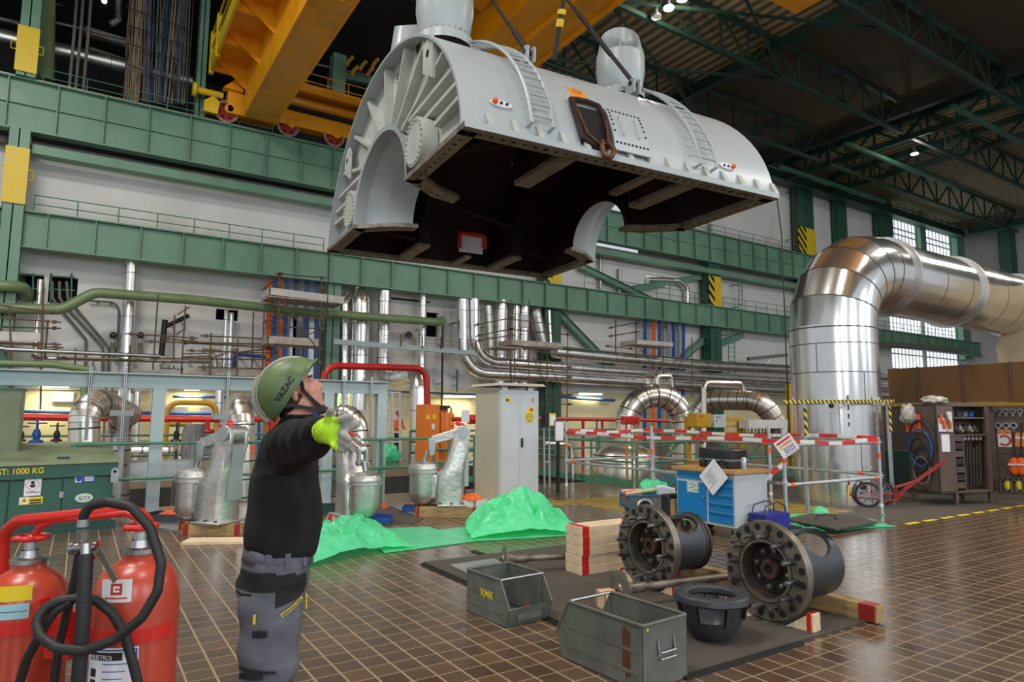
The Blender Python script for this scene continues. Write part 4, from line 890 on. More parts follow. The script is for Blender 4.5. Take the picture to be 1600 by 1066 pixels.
scaffold('tall rusty scaffold tower with two decks in front of coloured conduits', (460, 600, 40.5), [(437, 425, 434, 600, 40.5), (503, 432, 498, 600, 40.5), (425, 470, 422, 600, 41.8), (510, 440, 505, 478, 41.8), (475, 494, 473, 600, 41.8)],
         [((437, 428, 40.5), (503, 434, 40.5)), ((437, 447, 40.5), (503, 450, 40.5)), ((415, 450, 41.8), (437, 430, 40.5)), ((425, 492, 40.5), (503, 498, 40.5)), ((425, 510, 40.5), (503, 514, 40.5)), ((425, 540, 40.5), (500, 545, 40.5)), ((425, 563, 40.5), (500, 567, 40.5)), ((415, 503, 41.8), (440, 496, 40.5))],
         [((421, 460, 40.4), (538, 474, 40.4), 2.2, .42, 'deck_white'), ((418, 535, 40.4), (498, 540, 40.4), 1.6, .40, 'deck_wood')], [((440, 466, 40.4), (495, 545, 40.4)), ((422, 520, 40.5), (440, 545, 40.5)), ((478, 525, 40.6), (500, 515, 40.6))])
for k, (x, mm, what) in enumerate(((421, 'orange_fabric', 'orange'), (430, 'blue_paint', 'blue'), (440, 'orange_fabric', 'orange'), (447, 'blue_paint', 'blue'), (458, 'steel', 'grey'), (463, 'blue_paint', 'blue'), (480, 'blue_paint', 'blue'), (488, 'steel', 'grey'), (496, 'blue_paint', 'blue'))):
    y0 = 438 if mm != 'steel' else 490; mb = MB(); mb.beam(P((x, y0, 44.6)), fz(x-3, 620, 44.6), .3 if mm != 'steel' else .4, .12); tag(mb.build('cable_riser', mm, smooth=False), '%s upright cable riser behind scaffold tower, %s from left' % (what, ('first', 'second', 'third', 'fourth', 'fifth', 'sixth', 'seventh', 'eighth', 'ninth')[k]), 'cable riser', 'cable risers behind scaffold tower')
# ------------------------------------------------------------------ back wall, centre
pipe('narrow silver pipe beside green column, left of the wide one', [(545, 462, 44.9), (538, 474, 44.5), (537, 640, 44.5)], 13, seam=2.2)
pipe('wide silver pipe rising to lower girder, next to narrow one', [(563, 452, 45.2), (564, 468, 44.2), (560, 640, 44.2)], 27, seam=2.2)
pipe('silver pipe that drops from lower girder and arches towards hall', [(601, 455, 44.3), (598, 588, 44.3), (618, 592, 40), (655, 584, 33), (654, 740, 33)], 21, seam=2.0, bend=1.1)
pipe('pale silver pipe in front of small wall window', [(661, 460, 44.6), (657, 640, 44.6)], 12.5, 'clad', seam=2.2)
pipe('black thin standpipe right of small wall window', [(692, 497, 44.8), (690, 640, 44.8)], r=.08, m='black_paint')
o = thing('catwalk', 'grey catwalk beam across the silver pipes with rusty posts', 'catwalk', P((630, 545, 42.5)))
mb = MB(); mb.beam(P((521, 534, 42.5)), P((745, 552, 42.5)), .3, .34); mb.build('beam', 'grey_frame', o, world=True, smooth=False)
for x, y in ((626, 541), (660, 544), (689, 546), (718, 548), (744, 551)): rod('post', (x, y, 42.3), (x, y-19, 42.3), .05, 'scaf_rust', o)
for dy in (-8, -14): rod('wire', (600, 538+dy, 42.3), (745, 551+dy, 42.3), .015, 'steel', o)
for (x, y, r_, lab) in ((638, 524, .28, 'round dark valve wheel above the grey catwalk'), (628, 575, .2, 'small dark junction under grey catwalk')):
    p = P((x, y, 45.2)); mb = MB(); mb.lathe([(0, 0), (r_, 0), (r_, .12), (0, .12)], p, (0, -1, 0), 16); mb.cyl(p, (p.x, WY-.001, p.z), .06); tag(mb.build('gate_valve', 'iron_dark'), lab, 'valve')
hz = 43.4
pipe('lowest long silver pipe turning from riser to run right along wall', [(723, 468, hz), (724, 582, hz), (950, 594.4, hz), (1250, 611.5, hz), (1420, 620, hz)], 10, seam=2.2, bend=1.9, r=.43)
pipe('middle long silver pipe turning from riser to run right along wall', [(741, 468, hz), (742, 564, hz), (950, 579, hz), (1250, 597, hz), (1420, 607, hz)], 10, seam=2.2, bend=1.9, r=.43)
pipe('topmost long silver pipe starting under the wooden scaffold deck', [(866, 550, 43), (950, 558, 43), (1100, 571, 43), (1250, 579, 43), (1420, 592, 43)], 15, seam=2.6, r=.52, bend=2)
for k, (x0, y0, x1, y1, w_, lab) in enumerate(((762, 478, 768, 585, 13, 'dull silver pipe bent at top, left of the wooden scaffold deck'), (784, 470, 781, 600, 18, 'bright silver pipe behind scaffold poles left of deck'), (806, 478, 804, 600, 12, 'thin silver pipe behind middle of the wooden scaffold'), (820, 476, 818, 600, 15, 'white banded silver pipe behind wooden scaffold'), (857, 485, 860, 540, 8, 'short silver pipe at right end of wooden scaffold'))):
    pipe(lab, [(x0, y0, 44.4), (x1, y1, 44.4)], w_, 'clad' if k else 'clad_dull', seam=1.8)
pipe('thick silver pipe leaning sideways down to wooden scaffold deck', [(838, 470, 44.8), (838, 490, 44.3), (848, 540, 44.3)], 17, 'clad_dull', seam=1.2)
mb = MB(); p = P((820, 500, 44.0)); mb.cyl(P((820, 492, 44.2)), P((820, 512, 44.2)), .36, seg=20); tag(mb.build('insulation_sleeve', 'paper'), 'white insulation sleeve on pipe behind wooden scaffold', 'pipe sleeve')
scaffold('rusty scaffold with wooden deck around the silver risers', (830, 640, 41.2), [(798, 468, 797, 620, 41.2), (827, 468, 826, 620, 41.2), (887, 482, 886, 660, 41.2), (805, 478, 804, 600, 42.4), (856, 484, 855, 600, 42.4), (775, 535, 775, 560, 42.4)],
         [((747, 507, 42.4), (798, 497, 41.2)), ((750, 524, 42.4), (798, 514, 41.2)), ((750, 532, 42.4), (798, 524, 41.2)), ((798, 499, 41.2), (887, 509, 41.2)), ((798, 515, 41.2), (887, 523, 41.2)), ((820, 545, 41.2), (887, 558, 41.2)), ((800, 572, 41.2), (890, 574, 41.2)), ((800, 590, 41.2), (890, 590, 41.2)), ((835, 615, 41.2), (890, 617, 41.2)), ((835, 632, 41.2), (890, 632, 41.2))],
         [((798, 538, 41.1), (880, 543, 41.1), 1.8, .34, 'deck_wood')], [((832, 558, 41.1), (876, 645, 41.1)), ((856, 560, 41.3), (878, 615, 41.3)), ((798, 560, 41.3), (800, 600, 41.3))])
mb = MB(); mb.box(*sorted((P((762, 545, 42.6)).x, P((798, 540, 42.6)).x)), 41.0, 43.2, 6.55, 6.62); tag(mb.build('scaffold_deck', 'deck_wood', smooth=False), 'loose plank deck sticking out left of the wooden scaffold', 'deck')
scaffold('grey scaffold platform hung in front of the far coloured conduits', (1010, 590, 41.8), [(962, 500, 962, 555, 42.8), (994, 505, 994, 560, 41.8), (1036, 505, 1036, 590, 41.8), (1081, 528, 1081, 620, 41.8), (1054, 578, 1054, 620, 42)],
         [((955, 512, 42.8), (994, 504, 41.8)), ((955, 525, 42.8), (994, 519, 41.8)), ((950, 541, 42.8), (985, 545, 42.8)), ((994, 506, 41.8), (1040, 511, 41.8))], [((994, 537, 41.7), (1052, 541, 41.7), 2.0, .34, 'deck_white')], [((1000, 545, 41.8), (1030, 585, 41.8)), ((1078, 540, 41.8), (1036, 585, 41.8))], r=.05)
for k, (x, mm, what) in enumerate(((1008, 'blue_paint', 'blue'), (1022, 'orange_fabric', 'orange'), (1031, 'blue_paint', 'blue'), (1045, 'steel', 'grey'), (1053, 'blue_paint', 'blue'), (1061, 'steel', 'grey'), (1068, 'blue_paint', 'blue'))):
    mb = MB(); mb.beam(P((x, 500, 44.6)), fz(x-1, 680, 44.6), .35, .12); tag(mb.build('cable_riser', mm, smooth=False), '%s upright cable riser behind grey platform, %s from left' % (what, ('first', 'second', 'third', 'fourth', 'fifth', 'sixth', 'seventh')[k]), 'cable riser', 'cable risers behind grey platform')
def cage_ladder(label, px, y0, y1, Y, wpx=9, m='green_rail', step=.45):
    o = thing('ladder', label, 'ladder', P((px, y1, Y))); a, b = P((px, y0, Y)), P((px, y1, Y)); s = mpp(a); n = int(abs(a.z-b.z)/step)
    for d in (-.5, .5): rod('stile', a+V((d*wpx*s, 0, 0)), b+V((d*wpx*s, 0, 0)), .05, m, o)
    for t in (.1, .8): q = a.lerp(b, t); mb = MB(); mb.box(q.x-wpx*s/2-.03, q.x-wpx*s/2+.03, q.y, WY-.002, q.z-.04, q.z+.04); mb.build('wall_clip', m, o, world=True, smooth=False)
    for k in range(1, n): z = b.z+(a.z-b.z)*k/n; rod('rung', V((a.x-wpx*s/2, a.y, z)), V((a.x+wpx*s/2, a.y, z)), .03, m, o)
cage_ladder('green ladder on the wall right of dark braced column', 1143, 515, 600, 44, 14)
cage_ladder('green ladder with yellow stile above lower girder right of striped column', 1157, 440, 490, 44.4, 8)
cage_ladder('small grey wall ladder behind the red arch', 672, 575, 600, 45, 10, 'grey_frame')
cage_ladder('red brown ladder beside the wide striped column', 1243, 288, 395, 44.5, 8, 'copper', .8)
o = thing('pipe_bracket', 'grey T shaped wall bracket above the long silver pipes', 'bracket', P((1200, 560, 44)))
mb = MB(); mb.beam(P((1169, 561, 43)), P((1229, 555, 43)), .3, .35); mb.build('arm', 'steel', o, world=True, smooth=False); mb = MB(); mb.beam(P((1205, 558, 43)), P((1175, 600, 44)), .22, .22); mb.build('strut', 'steel', o, world=True, smooth=False)
pipe('silver pipe elbow from opening between the girders under casing end', [(1012, 437, 45.2), (1060, 439, 45.0), (1074, 450, 45.0), (1073, 480, 45.0)], 9, seam=1.2, bend=.9)
pipe('brown grey pipe on wall under lower girder right of the big bend', [(1380, 538, 43.2), (1508, 549, 43.2)], r=.36, m='cable_grey')
pipe('grey vent stub on wall right of the casing', [(968, 420, 45.3), (967, 490, 45.3)], 6, 'steel')
for k, (x, lab) in enumerate(((858, 'pale pipe stub between the girders left of first yellow guard'), (938, 'grey pipe between girders right of yellow guard'), (1110, 'grey pipe behind the casing near yellow guard'))):
    pipe(lab, [(x, 395, 45.2), (x, 452 if k < 2 else 350, 45.2)], 6, 'steel')

scaffold('dark tube scaffold low on wall between left conduits and tall silver pipe', (140, 600, 41.5), [(118, 545, 116, 600, 41.5), (203, 540, 200, 600, 41.5)], [((95, 585, 41.5), (230, 589, 41.5)), ((100, 560, 41.5), (215, 563, 41.5))], [((96, 583, 41.4), (180, 585, 41.4), .6, .12, 'deck_wood')])
scaffold('second tube scaffold bay left of the tall scaffold tower', (380, 600, 41.6), [(372, 530, 369, 598, 41.6), (330, 520, 327, 598, 41.6)], [((300, 548, 41.6), (425, 552, 41.6)), ((318, 574, 41.6), (430, 577, 41.6)), ((322, 525, 41.6), (425, 530, 41.6))], (), [((330, 560, 41.6), (372, 545, 41.6))])
pipe('pale grey short pipe riser beside the small scaffold frame', [(268, 572, 43), (267, 600, 43)], 9, 'steel')
pipe('grey pipe with flange low beside the small scaffold frame', [(250, 578, 42.8), (280, 579, 42.8)], 6, 'steel')
o = thing('opening_grille', 'green tube guard in front of the left wall opening', 'railing', P((60, 476, 45.5)))
for y0, y1 in ((428, 434), (449, 454)): rod('rail', (8, y0, 45.5), (117, y1, 45.5), .05, 'green_rail', o)
for x in (20, 52, 80, 112): rod('post', (x, 427, 45.5), (x-1, 476, 45.5), .045, 'green_rail', o)
mb = MB(); a, b = pY(74, 425, 45.5), pY(72, 476, 45.5); mb.box(a.x-.12, a.x+.12, 45.45, 45.9, b.z, a.z); tag(mb.build('mullion', 'wall_white', smooth=False), 'pale upright post dividing the left wall opening', 'post')
pipe('dark green fat pipe inside the left wall opening', [(28, 430, 47.05), (38, 490, 47.05)], 18, 'green_pipe')
# ================================================================== middle zone: portal frame, arched pipes, railings
o = thing('steel_portal', 'pale blue grey steel portal frame behind the worker, carrying pipe rods', 'frame', (2, 12, 0))
zb = pY(240, 597, 12).z
def bpart(nm, m, par, *a): mb = MB(); mb.box(*a); return mb.build(nm, m, par, world=True, smooth=False)
x0 = pY(-60, 590, 12).x; x1 = pY(601, 608, 12).x
bpart('beam', 'grey_frame', o, x0, x1, 11.86, 12.0, zb-.11, zb+.11); bpart('beam_flange', 'grey_frame', o, x0, x1, 11.76, 12.0, zb+.10, zb+.12)
for px in (243, 508, 591): x = pY(px, 690, 12).x; bpart('post', 'grey_frame', o, x-.09, x+.09, 11.84, 12.0, 0, zb-.1)
for px in (139, 193, 352, 531, 574):
    x = pY(px, 600, 12).x; mb = MB(); mb.tube([(x, 11.8, zb+.2), (x, 11.8, zb-.9)], .012, 6); mb.tube([(x+.025, 11.8, zb+.2), (x+.025, 11.8, zb-.9)], .012, 6); mb.build('hanger_rod', 'steel', o, world=True)
# arched clad pipes rising from the pit
def zpt(px, py, Y, z): p = pY(px, py, Y); return (p.x, p.y, z)
def arch(label, q, w, m='clad_warm', bend=.6, seam=.33): return pipe(label, q, w, m, bend=bend, seam=seam, nb=6, seg=32)
arch('silver arched pipe rising behind green chemical cabinet', [(132, 800, 14), (132, 640, 14), (158, 628, 14.4), (202, 648, 17), (186, 658, 17.6), (183, 800, 17.6)], 44, bend=.5)
arch('upright silver pipe with rounded top between portal frame and worker', [(380, 815, 13.4), (377, 635, 13.4), (372, 630, 16), (365, 700, 18)], 38, bend=.5)
arch('silver arched pipe behind middle silver valve drive', [(508, 810, 14.6), (513, 650, 14.6), (558, 645, 14), (573, 800, 13.6)], 29, bend=.5)
arch('left one of the two big silver loops by ochre valve rack', [fz(980, 700, 15.4), (980, 618, 15.4), (1068, 618, 14.6), fz(1068, 700, 14.6)], 37, bend=.95)
arch('right one of the two big silver loops, longer and lower', [fz(1062, 690, 21), (1064, 690, 21), (1105, 625, 20), (1190, 625, 17.6), (1232, 690, 17), fz(1233, 690, 17)], 31, bend=.9, seam=.4)
pipe('thin silver bypass pipe on top of the left loop', [(1012, 600, 15.6), (1012, 586, 15.6), (1027, 586, 15.0), (1027, 602, 15.0)], 8, 'clad_warm', seam=0)
pipe('second thin silver bypass pipe behind top of left loop', [(1030, 588, 15), (1048, 588, 15), (1050, 605, 15)], 7, 'clad_warm', seam=0)
pipe('thin silver bypass pipe arching over the right loop', [fz(1099, 690, 17), (1100, 598, 17), (1159, 599, 17), (1161, 612, 17)], 8, 'clad_warm', seam=0, bend=.25)
o = thing('insulated_vessel', 'squat silver clad vessel behind the green railing left of blue bench', 'vessel', pY(977, 755, 13.6))
c = pY(977, 760, 13.0); rr = 52*mpp(c); mb = MB(); z1 = pY(977, 716, 13).z
mb.lathe([(0, z1+rr*.45), (rr*.35, z1+rr*.42), (rr*.7, z1+rr*.3), (rr*.93, z1+rr*.1), (rr, z1-.1), (rr, 0)], (c.x, c.y, 0), (0, 0, 1), 32); mb.build('cladding', 'clad_warm', o, world=True)
mb = MB()
for z in (z1+rr*.1, z1-.1): mb.lathe([(rr*.94 if z > z1 else rr, z-.012), (rr*.955 if z > z1 else rr*1.012, z), (rr*.94 if z > z1 else rr, z+.012)], (c.x, c.y, 0), (0, 0, 1), 32)
mb.build('seam_band', 'seam', o, world=True)
# louvred spring packs under the arch supports
for (x0_, y0_, x1_, y1_, Y, lab) in ((184, 650, 199, 692, 13.6, 'grey ribbed spring pack behind silver arch at left'), (343, 655, 352, 676, 13.6, 'ribbed spring pack above left valve drive'), (556, 648, 563, 690, 15, 'ribbed spring pack inside the arch behind worker hand'), (519, 648, 527, 690, 15, 'ribbed spring pack beside worker hand')):
    a, b = pY(x0_, y0_, Y), pY(x1_, y1_, Y); o = thing('spring_pack', lab, 'spring pack', (a.x, Y, b.z)); mb = MB(); n = 14
    for k in range(n): z = b.z+(a.z-b.z)*k/n; mb.box(a.x, b.x, Y-.1, Y+.1, z, z+(a.z-b.z)/n*.55)
    mb.build('coil', 'steel', o, world=True, smooth=False); rod('support_post', V(((a.x+b.x)/2, Y, b.z)), V(((a.x+b.x)/2, Y, -3.2)), .05, 'grey_frame', o); bpart('top_plate', 'grey_frame', o, a.x-.12, b.x+.06, Y-.14, Y+.14, a.z, a.z+.1)
# green tube railings round the pit
zr = pY(300, 692, 11.6).z
railing('near green tube railing from chemical cabinet to the worker', (-.05, 11.6, 0), (3.2, 11.6, 0), 2, zr, r=.024, rails=(1., .54), rp=.03)
railing('near green tube railing from worker to right valve drive', (3.3, 11.7, 0), (6.2, 11.9, 0), 2, zr, r=.024, rails=(1., .54), rp=.03)
railing('green railing with three rails left of grey switch cabinet', (7.0, 14.2, 0), (9.2, 14.2, 0), 2, 1.1, r=.03, rails=(1., .72, .44), rp=.035, kick=.15)
railing('green railing running away right of the grey switch cabinet', (10.6, 11.35, 0), (10.5, 15.6, 0), 3, 1.0, r=.025, rails=(1., .55), kick=.16)
railing('green railing in front of silver vessel with slanting bars', (10.7, 11.3, 0), (20, 11.3, 0), 6, 1.0, r=.025, rails=(1., .55), kick=.16)
for k in range(4):
    x = 10.9+k*1.6; mb = MB(); mb.beam((x, 11.34, .05), (x+1.2, 11.34, .98), .05, .05); tag(mb.build('diagonal_bar', 'green_rail', smooth=False), 'green slanting bar on railing before silver vessel, %s from left' % ('first', 'second', 'third', 'fourth')[k], 'bar', 'slanting bars of the green railing')
railing('farther green railing across the pit behind the arched pipes', (-6, 19.1, 0), (6.6, 19.1, 0), 6, 1.05, r=.03)
railing('farther green railing right of the orange gas cabinet', (8.6, 19.1, 0), (20, 19.1, 0), 6, 1.1, r=.035, rails=(1., .7, .4))
# pit contents (dark machinery below the floor)
o = thing('grating_walkway', 'dark steel grating stage down in the pit behind valve drives', 'stage', (3, 16, -1.2))
bpart('grating', 'grating', o, -8.5, 6.6, 15.5, 18.5, -1.25, -1.15)
for x in (-6, -3, 0, 3, 6): bpart('post', 'green_steel_dark', o, x-.08, x+.08, 15.5, 15.66, -3.2, -1.25)
bpart('side_beam', 'green_steel_dark', o, -8.5, 6.7, 15.4, 15.5, -1.45, -1.1)
for k, (x0_, x1_, y, z, m_, lab) in enumerate(((-2, 1.2, 14.2, -.45, 'cable_grey', 'grey pipe trench cover low behind chemical cabinet'), (.8, 2.3, 13.6, -.25, 'ochre_paint', 'ochre beam low behind the portal frame post'), (4.9, 6.6, 14.6, -.5, 'wood_old', 'dark wooden formwork in the pit left of right valve drive'))):
    mb = MB(); mb.box(x0_, x1_, y, y+.7, z-.5, z+.1); tag(mb.build('pit_beam', m_, smooth=False), lab, 'beam')
# shrouded pillar, grey chest, valves behind the near railing
mb = MB(); p = pY(297, 760, 16.5); rings = []
for k in range(8):
    z = -.6+k*.28; rings.append([V((p.x+.22*(1+.12*math.sin(k*2.1+a*3))*math.cos(a), p.y+.22*math.sin(a), z)) for a in [2*PI*i/18 for i in range(18)]])
mb.loft(rings); tag(mb.build('wrapped_pillar', 'brick_grey'), 'grey wrapped pillar with creased cover behind the near railing', 'pillar')
a = pY(204, 724, 15); b = pY(236, 752, 15); mb = MB(); mb.box(a.x, b.x+.9, 15, 15.9, b.z, a.z); tag(mb.build('metal_chest', 'galv', smooth=False), 'grey metal chest behind portal post', 'chest')
pipe('wrapped silver pipe section low behind the portal post', [(205, 703, 16), (272, 703, 16), (276, 690, 17)], 11, 'clad', seam=.5)
def valve(label, px, py, Y, s=1., m='iron_dark'):
    p = pY(px, py, Y); o = thing('gate_valve', label, 'valve', p); mb = MB(); mb.lathe([(0, 0), (.16*s, 0), (.16*s, .05*s), (.07*s, .09*s), (.1*s, .22*s), (.06*s, .34*s), (.03*s, .36*s), (.03*s, .6*s), (0, .6*s)], p, (0, 0, 1), 14); mb.build('body', m, o, world=True)
    mb = MB(); mb.tube([p+V((.2*s*math.cos(a), .2*s*math.sin(a), .5*s)) for a in [2*PI*k/18 for k in range(18)]], .02*s, 6, closed=True); mb.tube([p+V((-.2*s, 0, .5*s)), p+V((.2*s, 0, .5*s))], .015*s, 6); mb.tube([p+V((0, -.2*s, .5*s)), p+V((0, .2*s, .5*s))], .015*s, 6); mb.build('hand_wheel', m, o, world=True); rod('riser', p, V((p.x, p.y, -3.2)), .05*s, 'cable_grey', o)
valve('black gate valve left of the silver arch by chemical cabinet', 88, 690, 17, .65); valve('dark gate valve close to the green box at left', 32, 690, 17, .6)
valve('grey gate valve behind railing right of the portal post', 275, 690, 17, .7); valve('blue bodied valve under the red main at left', 56, 692, 17, .8, 'blue_paint')
# red fire main and its branches
YR = 19.6
pipe('red fire main running behind arched pipes at left', [(28, 652, YR), (352, 656, YR)], 10.5, 'red_paint', seg=16)
pipe('red fire main stretch right behind worker neck', [(388, 655, YR), (424, 656, YR), (425, 674, YR)], 9, 'red_paint', bend=.2)
pipe('red drop branch with bellows on fire main above left valve drive', [(324, 656, YR-.2), (325, 700, YR-.2)], 8, 'red_paint')
for k, y in enumerate((675, 684)): mb = MB(); mb.ball(pY(325, y, YR-.2), .17, .17, .09); tag(mb.build('pipe_bellows', 'red_dark'), 'dark red bellows ring on the drop branch, %s one' % ('upper', 'lower')[k], 'bellows')
pipe('red fire main right of the grey switch cabinet', [(836, 654, YR), (962, 656, YR), (1000, 656, YR), (1046, 658, YR)], 6, 'red_paint', seg=14)
pipe('red branch dropping from fire main right of cabinet', [(911, 656, YR-.2), (911, 745, YR-.2)], 5, 'red_paint')
pipe('short red branch with hand wheel right of cabinet', [(941, 656, YR-.2), (941, 680, YR-.2)], 4, 'red_paint')
pipe('big red arched pipe standing in front of the silver risers', [(505, 700, 27), (507, 571, 27), (666, 576, 27), (670, 720, 27)], 11, 'red_paint', bend=.55, seg=18)
p = pY(743, 655, 16); o = thing('red_valve_train', 'red flanged valve train left of grey switch cabinet', 'valve', p)
mb = MB(); mb.cyl(pY(706, 655, 16), pY(760, 656, 16), .06, seg=12); mb.build('pipe', 'red_paint', o, world=True)
for px in (735, 742, 751): mb = MB(); c = pY(px, 655.5, 16); mb.cyl(c-V((.04, 0, 0)), c+V((.04, 0, 0)), .13, seg=16); mb.build('flange', 'red_paint', o, world=True)
for px, (x, y) in enumerate(((729, 735),)): pipe('', [(727, 668, 15.8), (727, 750, 15.8)], r=.035, m='red_paint', parent=o, name='drop_pipe')
mb = MB(); a, b = pY(721, 641, 15.6), pY(733, 660, 15.6); mb.box(a.x, b.x, 15.58, 15.6, b.z, a.z); nb_ = mb.build('notice', 'paper', o, world=True, smooth=False)
# pale duct, blue pipes and fluorescent tubes of the lower storey
mb = MB(); a, b = pY(-30, 598, 45), pY(230, 612, 45); mb.box(a.x, b.x, 45, 45.59, b.z, a.z); tag(mb.build('white_duct', 'deck_white', smooth=False), 'long white duct high on cream wall at left', 'duct')
for k, (q, w_, lab) in enumerate((([(60, 598, 44.9), (245, 601, 44.9)], 5, 'blue pipe above white duct at left'), ([(260, 601, 44.9), (420, 604, 44.9)], 4, 'blue pipe above the fluorescent lamp right of portal post'), ([(28, 643, 44.9), (120, 645, 44.9)], 5, 'blue pipe just above red main at far left'), ([(195, 645, 44.9), (330, 647, 44.9)], 5, 'blue pipe just above red main behind portal post'), ([(270, 620, 44.9), (420, 622, 44.9)], 4, 'lower blue pipe beside yellow frame'), ([(515, 608, 44.9), (752, 617, 44.9)], 3, 'thin blue cable tray tube behind worker hand'), ([(835, 614, 44.9), (895, 622, 44.9), (960, 626, 44.9)], 5, 'sagging blue hose right of grey cabinet'), ([(714, 578, 44.9), (714, 612, 44.9)], 2.5, 'thin blue drop rod above the hanging lamp'))):
    pipe(lab, q, w_, 'blue_paint')
def tubelamp(px0, px1, py, Y, label):
    a, b = pY(px0, py, Y), pY(px1, py, Y); o = thing('fluorescent_lamp', label, 'lamp', a); mb = MB(); mb.cyl(a, b, .09, seg=10); mb.build('tube', 'tube_glow', o, world=True)
    bpart('housing', 'white_paint', o, a.x-.1, b.x+.1, Y-.12, WY-.002, a.z+.1, a.z+.17); l = bpy.data.lights.new('glow', 'AREA'); l.shape = 'RECTANGLE'; l.size = (b.x-a.x); l.size_y = .3; l.energy = 85; l.color = (1, .88, .58)
    ob = bpy.data.objects.new('glow', l); COL.objects.link(ob); ob.parent = o; ob.location = ((b.x-a.x)/2, 0, -.12)
tubelamp(62, 108, 604, 44.7, 'lit fluorescent lamp on cream wall behind chemical cabinet'); tubelamp(288, 312, 608, 44.7, 'lit fluorescent lamp right of portal post'); tubelamp(694, 742, 620, 44.7, 'lit fluorescent lamp hanging left of grey switch cabinet')
tubelamp(500, 560, 612, 44.7, 'lit fluorescent lamp hidden behind worker hand'); tubelamp(905, 940, 616, 44.7, 'lit fluorescent lamp behind the wooden scaffold')
# ochre portal frame and lit wall boxes
o = thing('ochre_portal', 'ochre yellow tube frame on cream wall right of portal post', 'frame', pY(300, 690, 24))
mb = MB(); mb.tube([fz(258, 690, 24), pY(262, 629, 24), pY(338, 630, 24), fz(339, 690, 24)], .085, 10, bend=.35); mb.tube([pY(266, 662, 24), pY(300, 663, 24)], .07, 8); mb.build('frame', 'ochre_paint', o, world=True)
for k, (x0_, y0_, x1_, y1_, lab) in enumerate(((273, 636, 293, 650, 'small white wall box with lamp, left of pair in ochre frame'), (314, 637, 331, 652, 'small white wall box, right of pair in ochre frame'), (82, 612, 114, 628, 'pale louvre panel on cream wall under the left lamp'))):
    a, b = pY(x0_, y0_, 45.3), pY(x1_, y1_, 45.3); mb = MB(); mb.box(a.x, b.x, 45.3, 45.59, b.z, a.z); tag(mb.build('wall_box', 'deck_white', smooth=False), lab, 'box')
for k, (x, y0_, y1_, w_, m_, lab) in enumerate(((131, 595, 700, 10, 'green_pipe', 'leaf green standpipe behind silver arch at left'), (203, 615, 660, 9, 'clad', 'silver standpipe behind portal frame, left'), (215, 612, 680, 8, 'clad', 'second silver standpipe behind portal frame'), (343, 600, 655, 12, 'clad', 'silver standpipe left of upright silver pipe'), (166, 600, 640, 4, 'cable_grey', 'grey conduit behind silver arch'), (176, 600, 640, 4, 'cable_grey', 'second grey conduit behind silver arch'), (405, 610, 690, 5, 'blue_paint', 'blue standpipe behind worker shoulder'), (540, 690, 740, 12, 'blue_paint', 'blue drum like pipe behind the worker hand'))):
    pipe(lab, [(x, y0_, 30), fz(x, y1_, 30)], w_, m_, seam=2)
a, b = pY(520, 616, 17), pY(562, 622, 17)
# pipe rack with white ladder frame behind worker hand
o = thing('pale_rack', 'cream lattice rack standing behind the orange clad worker', 'rack', pY(608, 720, 22))
for px in (604, 613, 625): rod('upright', (px, 612, 22), (px, 720, 22), .05, 'deck_white', o)
for py in (613, 640, 655, 675, 690): rod('cross_bar', (603, py, 22), (626, py+1, 22), .035, 'deck_white', o)
# ------------------------------------------------------------------ orange gas cabinet
a, b = pY(664, 632, 17.5), pY(710, 700, 17.5); o = thing('orange_cabinet', 'bright orange cabinet with three orange cylinders, behind right valve drive', 'cabinet', (a.x, 17.5, 0)); xm = pY(687, 640, 17.5).x
bpart('body', 'orange_cab', o, a.x, xm, 17.5, 18.1, 0, a.z); bpart('back_panel', 'orange_cab', o, xm, b.x, 17.95, 18.1, 0, a.z-.05); bpart('top_bar', 'iron_dark', o, xm, b.x, 17.8, 17.95, a.z-.10, a.z-.02)
for px in (692, 699, 706): mb = MB(); c = pY(px, 650, 17.7); mb.lathe([(0, a.z-.18), (.04, a.z-.2), (.095, a.z-.32), (.095, .6), (0, .6)], (c.x, 17.75, 0), (0, 0, 1), 14); cy = mb.build('gas_cylinder', 'orange_cab', o, world=True); mb = MB(); mb.cyl((c.x, 17.75, a.z-.2), (c.x, 17.75, a.z-.08), .025, seg=8); mb.build('valve', 'iron_dark', cy, world=True)
for x, y in ((669.5, 652), (679, 652)): c = pY(x, y, 17.48); bpart('yellow_label', 'ink_yellow', o, c.x-.055, c.x+.055, 17.48, 17.5, c.z-.07, c.z+.07)
c = pY(677, 667, 17.48); bpart('white_label', 'paper', o, c.x-.05, c.x+.05, 17.48, 17.5, c.z-.08, c.z+.08)
